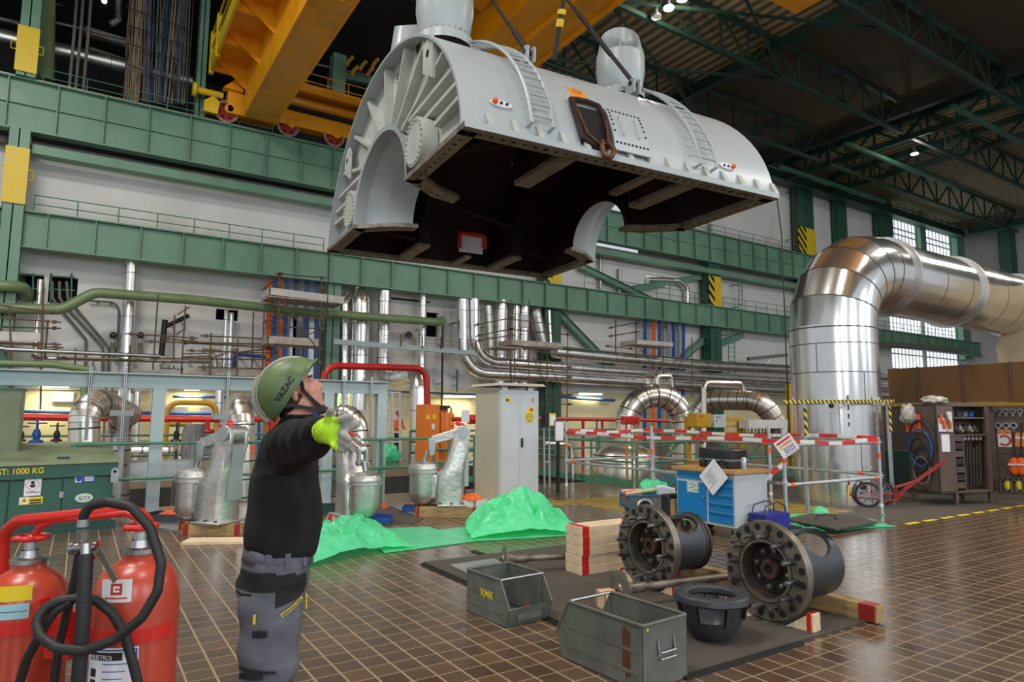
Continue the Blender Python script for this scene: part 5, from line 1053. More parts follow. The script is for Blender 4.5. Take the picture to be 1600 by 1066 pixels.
# notice board on post left of cabinet
# ------------------------------------------------------------------ grey switch cabinet
A = pZ(779, 785); W_, D_, H_ = .90, .90, 2.08
o = thing('switch_cabinet', 'tall pale grey two door switch cabinet with beige side and rain hood', 'cabinet', A)
b = bpart('body', ['grey_side'], o, A.x, A.x+W_, A.y+.02, A.y+D_, 0, H_)
bpart('front_frame', 'grey_paint', o, A.x, A.x+W_, A.y, A.y+.02, .0, H_); bpart('plinth', 'grey_side', o, A.x-.005, A.x+W_+.005, A.y-.008, A.y+D_, 0, .06)
for k in (0, 1):
    d = bpart('door', 'grey_paint', o, A.x+.03+k*.425, A.x+.45+k*.42, A.y-.02, A.y, .13, H_-.08)
    if k:
        bpart('handle', 'black_paint', d, A.x+.48, A.x+.52, A.y-.04, A.y-.02, 1.0, 1.17)
        c = (A.x+.67, A.z+1.56); bpart('warning_sticker', 'ink_yellow', d, c[0]-.085, c[0]+.085, A.y-.026, A.y-.02, c[1]-.09, c[1]+.12)
        mb = MB(); mb.tube([V((c[0]+.07*math.cos(t), A.y-.028, c[1]+.07*math.sin(t))) for t in [2*PI*i/24 for i in range(24)]], .006, 4, closed=True); mb.tube([(c[0]-.045, A.y-.028, c[1]+.028), (c[0]+.045, A.y-.028, c[1]+.028), (c[0], A.y-.028, c[1]-.05)], .006, 4, closed=True); mb.build('symbol', 'ink', d, world=True)
        mb = MB(); mb.cyl((c[0]+.04, A.y-.05, c[1]+.155), (c[0]+.04, A.y-.02, c[1]+.155), .03, seg=14); mb.build('emergency_button', 'ink_red', d, world=True)
        bpart('button_plate', 'ink_yellow', d, c[0]-.02, c[0]+.09, A.y-.025, A.y-.02, c[1]+.10, c[1]+.21)
        bpart('red_tag', 'ink_red', d, A.x+.74, A.x+.765, A.y-.024, A.y-.02, H_-.22, H_-.14)
    else: bpart('yellow_sticker', 'ink_yellow', d, A.x+.12, A.x+.24, A.y-.024, A.y-.02, H_-.23, H_-.15); bpart('sticker_symbol', 'ink', d, A.x+.135, A.x+.20, A.y-.026, A.y-.024, H_-.21, H_-.17)
mb = MB(); mb.prism([(-.06, 0), (W_+.12, 0), (W_+.06, .05), (0, .05)], (A.x-.03, A.y-.12, H_+.08), (1, 0, 0), (0, 0, 1), (0, D_+.2, 0)); mb.build('rain_hood', 'grey_side', o, world=True, smooth=False)
for x in (A.x+.15, A.x+W_-.15): bpart('hood_bracket', 'steel', o, x-.06, x+.06, A.y+.05, A.y+.15, H_, H_+.08)
# small extinguisher left of the cabinet
p = pZ(721, 771); o = thing('fire_extinguisher', 'small red fire extinguisher on floor left of switch cabinet', 'fire extinguisher', p)
mb = MB(); mb.lathe([(0, 0), (.075, 0), (.082, .02), (.082, .42), (.06, .49), (.025, .52), (.025, .55), (0, .55)], p, (0, 0, 1), 18); cy = mb.build('cylinder', 'red_gloss', o, world=True)
mb = MB(); mb.tube([p+V((0, 0, .54)), p+V((.04, -.02, .60)), p+V((.10, -.05, .62))], .012, 6); mb.build('lever', 'red_paint', o, world=True)
mb = MB(); mb.lathe([(.0835, .42), (.0835, .44)], p, (0, 0, 1), 18); mb.build('band', 'black_paint', cy, world=True)
mb = MB(); mb.lathe([(.0832, .16), (.0832, .36)], p, (0, 0, 1), 8, R(205), R(275)); mb.build('label', 'paper', cy, world=True)
# cards and instrument stand right of the cabinet
o = thing('instrument_stand', 'grey two legged stand with yellow black instrument box beside cabinet', 'stand', pZ(852, 770))
for px in (850, 858): rod('leg', (px, 665, 12.2), (px+1, 772, 12.2), .02, 'grey_frame', o)
rod('cross_bar', (850, 722, 12.2), (859, 722, 12.2), .015, 'grey_frame', o)
a, b = pY(848, 646, 12.1), pY(864, 666, 12.1); mb = MB(); mb.box(a.x, b.x, 12.0, 12.12, b.z, a.z); mb.build('instrument', 'ink_yellow', o, world=True, smooth=False); bpart('instrument_face', 'black_paint', o, a.x-.01, a.x+.09, 11.98, 12.13, b.z-.02, a.z+.01); c = (a.x+b.x)/2; bpart('card', 'paper', o, c-.02, b.x-.01, 11.985, 12.0, b.z+.03, a.z-.06)
p = pZ(873, 770); o = thing('notice_stand', 'black post carrying a framed white notice behind the barrier', 'notice', p)
bpart('post', 'black_paint', o, p.x-.03, p.x+.03, p.y, p.y+.05, 0, 1.1); bpart('frame', 'cable_grey', o, p.x-.12, p.x+.12, p.y-.02, p.y, 1.05, 1.5); bpart('sheet', 'paper', o, p.x-.10, p.x+.10, p.y-.03, p.y-.02, 1.08, 1.47)
pipe('silver bent pipe stub at floor right of the cabinet', [(852, 693, 13.4), (892, 695, 13.4), (895, 752, 13.4)], 7, 'clad', seam=0, bend=.2)
# red valve boxes on ochre posts, ochre valve rack
for k, (px, lab) in enumerate(((976, 'left red alarm box on ochre post before the left loop'), (990, 'right red alarm box on ochre post before the left loop'))):
    p = pY(px+4, 757, 12.1); o = thing('alarm_box', lab, 'box', (p.x, p.y, 0)); z = pY(px, 657, 12.1).z; mb = MB(); mb.cyl((p.x, p.y, 0), (p.x, p.y, z), .03, seg=8); mb.build('post', 'ochre_paint', o, world=True)
    q = pY(px, 657, 12); mb = MB(); mb.box(q.x-.08, q.x+.08, 11.9, 12.06, q.z-.1, q.z+.1); mb.build('box', 'red_paint', o, world=True, bevel=.01); bpart('lid', 'red_dark', o, q.x-.05, q.x+.05, 11.87, 11.9, q.z-.06, q.z+.05)
YO = 10.6+.9
o = thing('ochre_valve_rack', 'ochre steel rack with small valves and hoses behind barrier', 'rack', pY(1120, 760, YO))
for px, y0_, y1_ in ((1074, 652, 770), (1156, 655, 770), (1232, 600, 770)):
    a = pY(px, y0_, YO); b = pY(px, y1_, YO); bpart('post', 'ochre_paint', o, a.x-.06, a.x+.06, YO-.06, YO+.06, b.z, a.z)
for y0_, y1_ in ((652, 660), (664, 668), (676, 686), (718, 724)):
    a, b = pY(1075, y0_, YO), pY(1158, y1_, YO); bpart('cross_beam', 'ochre_paint', o, a.x, b.x, YO-.05, YO+.05, b.z, a.z)
a, b = pY(1076, 646, YO-.2), pY(1099, 667, YO-.2); mb = MB(); mb.box(a.x, b.x, YO-.45, YO-.15, b.z, a.z); mb.build('junction_box', 'ochre_paint', o, world=True, bevel=.01)
text('0614', .07, 'red_dark', o, (a.x+.10, YO-.452, a.z-.09), (1, 0, 0), (0, 0, 1), world=True)
a, b = pY(1106, 648, YO-.2), pY(1125, 668, YO-.2); mb = MB(); mb.box(a.x, b.x, YO-.4, YO-.15, b.z, a.z); wb_ = mb.build('white_box', 'grey_paint', o, world=True, bevel=.008); text('78 01-1', .07, 'ink', o, (a.x+.05, YO-.402, a.z-.09), (1, 0, 0), (0, 0, 1), world=True); bpart('lock', 'ink', wb_, a.x+.06, a.x+.09, YO-.405, YO-.4, a.z-.17, a.z-.13)
a, b = pY(1159, 656, YO-.2), pY(1221, 669, YO-.2); mb = MB(); mb.box(a.x, b.x, YO-.4, YO-.1, b.z, a.z); mb.build('terminal_box', 'deck_white', o, world=True, smooth=False)
for k in range(12):
    x = a.x+.05+(b.x-a.x-.1)*k/11; mb = MB(); mb.tube([(x, YO-.25, b.z), (x+random.uniform(-.03, .03), YO-.25, b.z-.12), (x+random.uniform(-.08, .08), YO-.2, b.z-.25)], .015, 6); mb.build('cable', 'cable_tan' if k % 2 else 'rubber', o, world=True)
for k, px in enumerate((1085, 1097, 1112, 1124, 1137, 1147)):
    p = pY(px, 686, YO-.1); mb = MB(); mb.lathe([(0, -.12), (.04, -.12), (.04, 0), (.07, .02), (.02, .08), (0, .1)], p, (0, 0, 1), 10); mb.build('small_valve', 'copper' if k % 3 else 'steel', o, world=True)
o = thing('hazard_bar', 'yellow black striped bar across the big silver standing pipe', 'guard bar', pZ(1255, 780))
a, b = pX(1228, 631, 11.55), pX(1395, 628, 13.2)
a = V((11.35, 6.75, pD(1240, 629, 12).z)); b = V((13.6, 6.1, a.z))
mb = MB(); mb.beam(pY(1226, 628, 6.62), pY(1396, 627, 6.62), .03, .055); mb.build('bar', 'hazard_fine', o, world=True, smooth=False)
for px, y1_ in ((1255, 778), (1387, 752)): a = pY(px, 628, 6.65); bpart('post', 'galv', o, a.x-.025, a.x+.025, 6.63, 6.68, 0, a.z); bpart('striped_sleeve', 'hazard_post', o, a.x-.028, a.x+.028, 6.61, 6.63, a.z-.55, a.z-.1)
# ------------------------------------------------------------------ scaffold barrier with tape
o = thing('tube_barrier', 'galvanised scaffold tube barrier wound with red white tape', 'barrier', (8, 5.6, 0))
PX0, PX1, PY0, PY1 = 8.0, 10.35, 5.62, 10.42
def post(x, y, h):
    mb = MB(); mb.tube([(x, y, .03), (x, y, h)], .026, 12); p = mb.build('post', 'galv', o, world=True); mb = MB(); mb.cyl((x, y, 0), (x, y, .012), .075, seg=8); mb.cyl((x, y, 0), (x, y, .14), .018, seg=8); mb.cyl((x, y, .12), (x, y, .15), .05, seg=8); mb.build('foot_jack', 'steel', p, world=True)
    for z in (1.23, .72): mb = MB(); mb.cyl((x, y, z-.008), (x, y, z+.008), .055, seg=12); mb.cyl((x, y, z-.05), (x, y, z+.05), .034, seg=10); mb.build('rosette', 'galv', p, world=True)
    mb = MB(); mb.cyl((x, y, .98), (x, y, 1.06), .031, seg=12); mb.build('red_band', 'orange_fabric', p, world=True); mb = MB(); mb.cyl((x, y, .25), (x, y, .30), .03, seg=12); mb.build('white_band', 'paper', p, world=True)
for (x, y) in ((PX0, PY0), (PX1, PY0), (PX0, PY1), (PX1, PY1), (PX0, 8.1), (10.2, 7.45)): post(x, y, 1.44 if x < 10.3 else 1.30)
def bar(a, b, tape=None, t0=0, t1=1):
    a, b = V(a), V(b); mb = MB(); mb.tube([a, b], .025, 10); t = mb.build('tube', 'galv', o, world=True); d = (b-a)
    for q in (.06, .94): mb = MB(); mb.cyl(a+d*q-d.normalized()*.035, a+d*q+d.normalized()*.035, .030, seg=10); mb.build('red_collar', 'orange_fabric', t, world=True)
    if tape:
        mb = MB(); n = max(3, int(d.length*(t1-t0)/.32)); p0 = a+d*t0; p1 = a+d*t1
        for k in range(n):
            mb.cur = k % 2; q0 = p0.lerp(p1, k/n); q1 = p0.lerp(p1, (k+1)/n); sag = lambda u: V((0, 0, tape+.02*math.sin(u*9)))
            mb.beam(q0+sag(k/n), q1+sag((k+1)/n), .054, .05)
        mb.build('warning_tape', ['tape_red', 'tape_white'], t, world=True, smooth=False)
for z, tp in ((1.24, .025), (.71, None)):
    bar((PX0, PY0, z), (PX0, PY1, z), tp); bar((PX0, PY0, z-.02), (PX1, PY0, z-.02), tp); bar((PX1, PY0, z+.02), (PX1, PY1, z+.02), tp); bar((PX0, PY1, z+.03), (PX1, PY1, z+.03), tp)
mb = MB(); pts = [V((8.0, 5.6, 1.0)), V((7.9, 5.75, .82)), V((7.75, 5.95, .62)), V((7.7, 6.05, .5))]
for k in range(6):
    mb.cur = k % 2; a = pts[0].lerp(pts[-1], k/6); b = pts[0].lerp(pts[-1], (k+1)/6); mb.beam(a, b, .012, .06)
mb.build('loose_tape', ['tape_white', 'tape_red'], o, world=True, smooth=False)
# warning sheet on the corner post, tilted
c = pD(1229, 697, depth((PX0, PY0, 1.3))-.08); n_ = -FWD; e1 = (RT*.82+UP*.57); e2 = (-RT*.57+UP*.82)
t = thing('warning_sheet', 'tilted white sheet with red heading tied to the corner post of barrier', 'sign', c); mb = MB(); mb.obox(c, e1*.13, e2*.125, n_*.003); sh = mb.build('sheet', 'paper', t, world=True, smooth=False)
def onsheet(u, v, du, dv, m, nm): mb = MB(); mb.obox(c+e1*u+e2*v+n_*.004, e1*du, e2*dv, n_*.001); mb.build(nm, m, sh, world=True, smooth=False)
onsheet(.0, .085, .105, .014, 'ink_red', 'heading'); onsheet(.0, .045, .09, .004, 'ink_orange', 'line_of_text'); onsheet(.03, .028, .07, .010, 'ink_orange', 'orange_band'); onsheet(-.075, .015, .02, .022, 'ink_yellow', 'yellow_field'); onsheet(0, -.1, .09, .004, 'ink_red', 'line_of_text')
for r_ in range(3):
    for q in range(5): onsheet(-.05+q*.032, -.02-r_*.026, .009, .008, 'ink_blue' if (q+r_) % 2 else 'ink', 'small_pictogram')
# ================================================================== machine parts on the hall floor
def local(root, nm, mb, m, par=None, **k): return mb.build(nm, m, par or root, **k)
CAM_ANG = R(-32.84)
def drive(label, loc, rz, s=1.0, rag=True):
    o = thing('valve_drive', label, 'valve drive', loc, rz, 'silver valve drives')
    mb = MB(); mb.prism([(-.10, -.27), (.36, -.27), (.36, .27), (-.10, .27)], (0, 0, 0), (s, 0, 0), (0, s, 0), (0, 0, .035*s)); local(o, 'base_plate', mb, 'cast_silver', bevel=.01)
    # body: lofted casting that leans back into two side cheeks
    rings = []
    for z, x0, x1, hy in ((.03, -.16, .31, .22), (.22, -.16, .31, .22), (.50, -.14, .32, .215), (.58, -.04, .33, .21), (.72, .02, .345, .19), (.9, .08, .36, .175), (1.02, .13, .37, .165)):
        ring = []; n = 16
        for k in range(n):
            a = 2*PI*k/n; cx, cy = math.cos(a), math.sin(a); e = .45
            ring.append(V((((x0+x1)/2+(x1-x0)/2*math.copysign(abs(cx)**e, cx))*s, hy*math.copysign(abs(cy)**e, cy)*s, z*s)))
        rings.append(ring)
    mb = MB(); mb.loft(rings); local(o, 'body', mb, 'cast_silver', ang=50)
    for q in (-1, 1):
        mb = MB(); mb.prism([(.02, .62), (.14, .55), (.30, .6), (.40, 1.0), (.40, 1.17), (.34, 1.26), (.24, 1.26), (.17, 1.18), (.13, 1.02)], (0, q*.135*s-.03*s, 0), (s, 0, 0), (0, 0, s), (0, .06*s, 0)); local(o, 'cheek', mb, 'cast_silver', bevel=.012, ang=40)
        mb = MB(); mb.cyl((.29*s, q*.17*s, 1.16*s), (.29*s, q*.20*s, 1.16*s), .09*s, seg=20); local(o, 'bearing_cap', mb, 'robot_grey')
    mb = MB(); mb.box(.315*s, .385*s, -.10*s, .10*s, .3*s, .98*s); local(o, 'recess_panel', mb, 'robot_grey', smooth=False)
    mb = MB(); mb.cyl((.29*s, -.12*s, 1.16*s), (.29*s, .12*s, 1.16*s), .105*s, seg=22); lv = local(o, 'pivot', mb, 'cast_silver')
    mb = MB(); mb.prism([(.29, 1.25), (.22, 1.06), (-.18, .96), (-.24, 1.01), (-.22, 1.09)], (0, -.075*s, 0), (s, 0, 0), (0, 0, s), (0, .15*s, 0)); local(o, 'lever', mb, 'cast_silver', bevel=.015)
    for q in (-1, 1):
        mb = MB(); mb.prism([(-.27, 1.05), (-.14, 1.05), (-.16, .80), (-.25, .80)], (0, q*.06*s-.018*s, 0), (s, 0, 0), (0, 0, s), (0, .036*s, 0)); local(o, 'link', mb, 'robot_grey', bevel=.01)
    mb = MB(); mb.cyl((-.205*s, -.09*s, .83*s), (-.205*s, .09*s, .83*s), .045*s, seg=12); local(o, 'link_pin', mb, 'steel')
    mb = MB(); mb.cyl((-.33*s, 0, .70*s), (-.28*s, 0, .86*s), .035*s, seg=12); local(o, 'spindle', mb, 'steel')
    mb = MB(); mb.lathe([(0, .01), (.10, .01), (.17, .05), (.215, .12), (.225, .2), (.225, .50), (.255, .51), (.255, .555), (.235, .56), (.25, .575), (.25, .60), (.225, .655), (.15, .69), (.05, .70), (0, .70)], (-.34*s, 0, 0), (0, 0, 1), 30)
    mb.v = [p if i < 0 else V((p.x, p.y, p.z*s)) if s == 1 else V((-.34*s+(p.x+.34*s)*s, p.y*s, p.z*s)) for i, p in enumerate(mb.v)]; vs = local(o, 'cylinder_housing', mb, 'cast_silver')
    mb = MB(); mb.box(-.36*s, -.10*s, -.17*s, .17*s, .10*s, .50*s); local(o, 'neck', mb, 'cast_silver', bevel=.04)
    for k in range(10): a = 2*PI*k/10; mb = MB(); mb.cyl(((-.34+.235*math.cos(a))*s, .235*math.sin(a)*s, .6*s), ((-.34+.235*math.cos(a))*s, .235*math.sin(a)*s, .615*s), .014*s, seg=6); local(o, 'cap_screw', mb, 'iron_dark', vs)
    for x, y in ((-.06, -.24), (.12, -.24), (.3, -.24)): mb = MB(); mb.cyl((x*s, y*s, .035*s), (x*s, y*s, .055*s), .02*s, seg=6); local(o, 'bolt', mb, 'iron_dark')
    if rag: mb = MB(); mb.ball((.25*s, -.02, 1.275*s), .06, .04, .03); mb.ball((.2*s, .03, 1.30*s), .05, .015, .04); mb.ball((.1*s, -.03, 1.26*s), .04, .012, .02); local(o, 'pink_marker', mb, 'orange_fabric' if rag == 2 else 'tape_red')
    return o
pr_ = pZ(694, 789, .17); pm = pZ(553, 806, .11); pl_ = pZ(331, 815, .15)
drive('right silver valve drive with lever arm, seen from the side', pr_, CAM_ANG+R(4))
drive('middle silver valve drive whose round cylinder faces the viewer', pm, R(98), .94)
drive('left silver valve drive leaning towards the upright silver pipe', pl_, R(-54), 1.02)
# timber and blocks under and around the drives
def timber(label, c, L, wd, h, rz, m='wood_pale', red=0, z=0, group=None, name='timber_block'):
    o = thing(name, label, 'timber', (c[0], c[1], z), rz, group); mb = MB(); mb.box(-L/2, L/2, -wd/2, wd/2, 0, h); mb.build('timber', m, o, bevel=.004, smooth=False)
    if red:
        for q in (-1, 1):
            x0, x1 = sorted((q*(L/2-.012), q*(L/2-red))); mb = MB(); e = .0015; mb.box(x0, x1, -wd/2-e, wd/2+e, h*.02, h+e); mb.build('red_end', 'red_paint' if m != 'wood_old' else 'red_dark', o, smooth=False, bevel=.003)
    return o
for q, lab in ((-1, 'front'), (1, 'rear')):
    timber('%s red ended timber under right silver valve drive' % lab, (pr_.x+.12*q*.54+.02, pr_.y+.17*q, 0), .95, .18, .165, CAM_ANG, 'wood_old', .06, 0, 'timbers under valve drives')
timber('timber with red end under the middle silver valve drive', (pm.x-.05, pm.y+.10), .60, .2, .105, CAM_ANG+R(8), 'wood_pale', .08)
for q, lab in ((-1, 'front'), (1, 'rear')): timber('%s dark red ended timber under left silver valve drive' % lab, (pl_.x+.0, pl_.y+.19*q), .78, .16, .145, CAM_ANG, 'wood_old', .09, 0, 'timbers under valve drives')
mb = MB(); c = pZ(355, 848); timber('flat pale plank on floor in front of left valve drive', (c.x, c.y), 1.0, .3, .04, CAM_ANG+R(5), 'wood_pale')
c = pZ(742, 807); e = RT.copy(); e.z = 0; e.normalize()
for k in range(2):
    for j in range(2):
        q = V((c.x, c.y, 0))+e*((j-.5)*.2); timber('pale block with red marks beside right valve drive, %s row, %s one' % (('lower', 'upper')[k], ('left', 'right')[j]), (q.x, q.y), .19, .30, .13, CAM_ANG, 'paper_tint' if 0 else 'deck_white', .02, k*.132, 'pale blocks beside valve drive', 'spacer_block')
def cloth(label, c, rx, ry, h, m, z=0, name='cloth', cat='cloth', seed=1):
    rnd = random.Random(seed); mb = MB(); ph = [rnd.uniform(0, 6) for _ in range(8)]; n, k_ = 28, 10; vs = [V((c[0], c[1], z+h))]
    rings = []
    for j in range(k_+1):
        t = j/k_; ring = []
        for i in range(n):
            a = 2*PI*i/n; f = 1+.18*math.sin(3*a+ph[0])+.12*math.sin(5*a+ph[1]); zz = h*(1-t**1.6)*(1+.35*math.sin(4*a+ph[2]+3*t)*t+.2*math.sin(7*a+ph[3])*t)
            ring.append(V((c[0]+rx*t*f*math.cos(a), c[1]+ry*t*f*math.sin(a), z+max(.004, zz))))
        rings.append(ring)
    mb.loft(rings, cap=False); return tag(mb.build(name, m, ang=30), label, cat)
cloth('orange rag on top of the pale blocks beside right valve drive', (c.x-.05, c.y), .16, .13, .10, 'orange_fabric', .265, 'rag', 'rag', 3)
for i, (x, y, lab) in enumerate(((600, 795, 'orange ribbon by middle valve drive'), (637, 797, 'orange ribbon in front of the blue tray by right valve drive'))):
    p = pZ(x, y, .0); cloth(lab, (p.x, p.y), .05, .05, .12, 'orange_fabric', 0, 'rag', 'rag', 10+i)
def tray(label, c, L, wd, h, rz, m, cat='tray'):
    o = thing('tray', label, cat, (c.x, c.y, 0), rz); mb = MB(); t = .008
    mb.box(-L/2, L/2, -wd/2, wd/2, .0, t); mb.box(-L/2, L/2, -wd/2, -wd/2+t, 0, h); mb.box(-L/2, L/2, wd/2-t, wd/2, 0, h); mb.box(-L/2, -L/2+t, -wd/2, wd/2, 0, h); mb.box(L/2-t, L/2, -wd/2, wd/2, 0, h); mb.build('shell', m, o, smooth=False); return o
tray('blue drip tray under cylinder of middle valve drive', pZ(585, 817), .5, .34, .10, CAM_ANG+R(3), 'blue_paint')
tray('dark blue tray left of right valve drive', pZ(648, 800), .38, .3, .10, CAM_ANG, 'blue_paint')
tray('teal drip tray behind worker at left edge of middle valve drive', pZ(512, 800), .32, .3, .12, CAM_ANG, 'plinth_green')
c = pZ(262, 815); tray('blue grey tray with orange cloth right of chemical cabinet', c, .55, .4, .13, CAM_ANG, 'iron_blue'); cloth('orange cloth lying in the blue grey tray', (c.x, c.y), .18, .12, .15, 'orange_fabric', .02, 'rag', 'rag', 5)
def flatmat(label, corners, m, t=.012, name='floor_mat', cat='mat', z=0):
    mb = MB(); n = len(corners); mb.prism([(p[0], p[1]) for p in corners], (0, 0, z+.001), (1, 0, 0), (0, 1, 0), (0, 0, t)); return tag(mb.build(name, m, smooth=False), label, cat)
def px_mat(label, q, m, t=.012, z=0, **k): return flatmat(label, [pZ(x, y, z) for x, y in q], m, t, z=z, **k)
px_mat('grey rubber mat between the middle and right valve drives', [(583, 822), (650, 818), (668, 806), (612, 792), (570, 806)], 'rubber_mat')
px_mat('thin grey sheet behind the blue trays by valve drives', [(612, 792), (650, 806), (672, 796), (640, 788)], 'galv', .006, .013)
px_mat('grey mat at right of the chemical cabinet', [(232, 822), (298, 836), (330, 822), (262, 812)], 'galv', .008)
# big dark rubber mat field under the machine parts
MT = [(3.24, 3.04), (5.40, 3.04), (5.40, 3.62), (5.62, 3.64), (5.62, 8.4), (3.24, 8.4)]
flatmat('large dark ribbed rubber mat under the machine parts', [(3.24, 3.04), (5.45, 3.04), (5.45, 6.75), (3.24, 6.75)], 'rubber_mat', .014)
mb = MB(); mb.box(3.205, 3.235, 3.02, 6.72, .001, .018); mb.box(3.17, 3.195, 3.1, 6.70, .001, .014); mb.box(3.21, 4.4, 2.985, 3.03, .001, .018); tag(mb.build('rubber_edging', 'rubber', smooth=False), 'black rubber edge strip along the dark mat', 'edging')
px_mat('small light grey tile mat behind the left crate', [(703, 884), (733, 899), (800, 890), (772, 874)], 'galv', .010, .016)
px_mat('grey mat piece right of the second flange', [(1235, 937), (1330, 957), (1375, 947), (1265, 918)], 'rubber_mat', .008, .0)
# striped yellow floor area, ribbed grating by the tool cabinet, marking line
mb = MB(); mb.box(5.6, 7.75, 9.7, 12.0, .0005, .003); mb.box(7.75, 11.6, 8.0, 10.3, .0005, .003); mb.box(9.6, 11.3, 6.6, 8.0, .0005, .003); tag(mb.build('floor_marking', 'floor_hazard', smooth=False), kind='structure')
mb = MB(); mb.box(10.75, 19, 5.46, 11.2, .0004, .0025); tag(mb.build('floor_plate', 'grate_floor', smooth=False), kind='structure')
mb = MB(); n = 16
for k in range(n): x = 10.6+k*.55; mb.box(x, x+.36, 5.36, 5.44, .001, .004)
tag(mb.build('floor_marking', 'ink_yellow', smooth=False), kind='structure')
# ------------------------------------------------------------------ green plastic sheets
from mathutils import noise as NZ
def sheet(label, quad, nu, nv, amp, seed, lump=(), z0=.012):
    q = [pZ(x, y) for x, y in quad]; lu_ = (q[0]-q[1]).length; lv_ = (q[0]-q[3]).length
    def fn(u, v):
        p = q[0].lerp(q[1], u).lerp(q[3].lerp(q[2], u), v); w1 = V((u*lu_*1.5+seed, v*lv_*1.5, seed*.7)); w1 += NZ.noise_vector(w1*1.7)*.35
        c1 = NZ.voronoi(w1*1.3)[0]; c2 = NZ.voronoi(w1*3.4)[0]; r1 = max(0, 1-(c1[1]-c1[0])*1.7); r2 = max(0, 1-(c2[1]-c2[0])*2.2); h = r1*.9+r2*.35+NZ.noise(w1*.8)*.5; edge = min(1, 7*min(u, 1-u, v, 1-v))
        z = z0+amp*h*(.12+.88*edge)*.8
        for (lu, lv, su, sv, lh) in lump: z += lh*math.exp(-(((u-lu)/su)**2+((v-lv)/sv)**2)**.8)*(.80+.22*r1+.08*r2)
        nv_ = NZ.noise_vector(V((u*lu_*3, v*lv_*3, seed)))*min(.10, amp*1.3); return V((p.x+nv_.x, p.y+nv_.y, max(.006, z)))
    mb = MB(); mb.grid(fn, nu, nv); return tag(mb.build('plastic_sheet', 'green_sheet', ang=26), label, 'plastic sheet', 'green plastic sheets')
sheet('crumpled green plastic sheet on floor right behind the worker', [(440, 850), (480, 889), (650, 856), (560, 812)], 70, 46, .10, 3, [(.30, .75, .22, .35, .10), (.75, .45, .25, .3, .18), (.45, .25, .3, .3, .13)])
sheet('flat green plastic sheet between the two crumpled ones', [(560, 828), (600, 866), (742, 848), (668, 824)], 30, 18, .014, 5)
sheet('second flat green plastic sheet under the tall heap', [(680, 830), (738, 848), (905, 838), (830, 812)], 30, 18, .016, 9)
sheet('tall heap of green plastic sheet in front of switch cabinet', [(722, 822), (740, 846), (905, 836), (850, 806)], 84, 50, .13, 8, [(.45, .55, .24, .45, .42), (.80, .5, .2, .4, .20), (.13, .6, .12, .4, .14)])
sheet('green plastic sheet on floor under corner of the barrier', [(1195, 812), (1240, 836), (1400, 824), (1330, 806)], 50, 24, .05, 12, [(.1, .4, .2, .3, .05)])
sheet('small raised lip of green plastic sheet right of blue toolbox', [(1268, 803), (1270, 808), (1296, 806), (1292, 799)], 16, 8, .03, 14, [(.3, .5, .35, .5, .12)])
px_mat('black rubber mats lying on the green sheet inside the barrier', [(1225, 813), (1306, 829), (1372, 818), (1330, 806), (1270, 803)], 'rubber_mat', .02, .06)
p = pZ(1275, 812, .08); mb = MB(); mb.tube([p, p+V((.02, 0, .06)), p+V((.25, -.15, .06)), p+V((.27, -.15, 0))], .008, 6, bend=.03); tag(mb.build('lifting_loop', 'black_paint'), 'thin black handle loop on mats inside barrier', 'handle loop')
def crumple(label, c, rx, ry, rz, m, seed, name='plastic_bag', cat='bag'):
    mb = MB(); mb.ball((0, 0, 0), 1, 1, 1, 30, 18); out = []
    for p in mb.v:
        f = 1+.28*NZ.noise(p*1.9+V((seed, 0, 0)))-.16*NZ.voronoi(p*2.4+V((0, seed, 0)))[0][0]; q_ = V((p.x*rx*f, p.y*ry*f, p.z*rz*f)); q_.z = max(q_.z, -rz*.72); out.append(q_+V(c)+V((0, 0, rz*.72)))
    mb.v = out; return tag(mb.build(name, m, ang=22), label, cat)
pb = pZ(610, 722); crumple('green plastic bag on floor beyond the pit, left of right valve drive', pb, .34, .3, .36, 'green_sheet', 2.0)
# ------------------------------------------------------------------ blue workbench
BX, BY = 7.20, 5.80; bz = .165
bo = thing('workbench', 'blue and grey wheeled workbench with wooden top', 'workbench', (BX, BY, 0)); BL, BD, BH = 1.0, .66, .90
def bp(nm, m, *a, par=None, bevel=0): mb = MB(); mb.box(*a); return mb.build(nm, m, par or bo, smooth=False, bevel=bevel)
bp('carcass', 'grey_paint', .02, BD, 0, BL, bz, BH-.045); bp('front_frame', 'grey_paint', 0, .02, 0, BL, bz, BH-.045)
bp('worktop', 'table_top', -.05, BD+.06, -.05, BL+.06, BH-.045, BH, bevel=.004)
bp('top_drawer', 'bench_blue', -.012, 0, .47, BL-.02, BH-.16, BH-.065)
d = bp('door', 'bench_blue', -.012, 0, .47, BL-.02, bz+.03, BH-.20)
mb = MB(); mb.cyl((-.03, .50, .52), (-.012, .50, .52), .018, seg=12); mb.build('lock', 'steel', d); bp('instruction_label', 'paper_tint', -.014, -.012, .60, .80, .56, .70, par=d)
for yy, zz in ((.73, .67), (.66, .65), (.72, .62), (.65, .59)): bp('line_of_text', 'ink', -.0155, -.014, yy-.05, yy+.04, zz, zz+.006, par=d)
zz = [bz+.03, .345, .46, .575, .70, .79]
for k in range(5):
    dr = bp('drawer', 'bench_blue', -.012, 0, .03, .43, zz[k]+.006, zz[k+1]-.006); bp('drawer_grip', 'bench_blue', -.03, -.012, .03, .43, zz[k+1]-.022, zz[k+1]-.008, par=dr)
bp('top_drawer_grip', 'bench_blue', -.03, -.012, .47, BL-.02, BH-.085, BH-.07)
bp('caster_platform', 'black_paint', .02, BD+.3, -.30, .02, bz-.04, bz-.01)
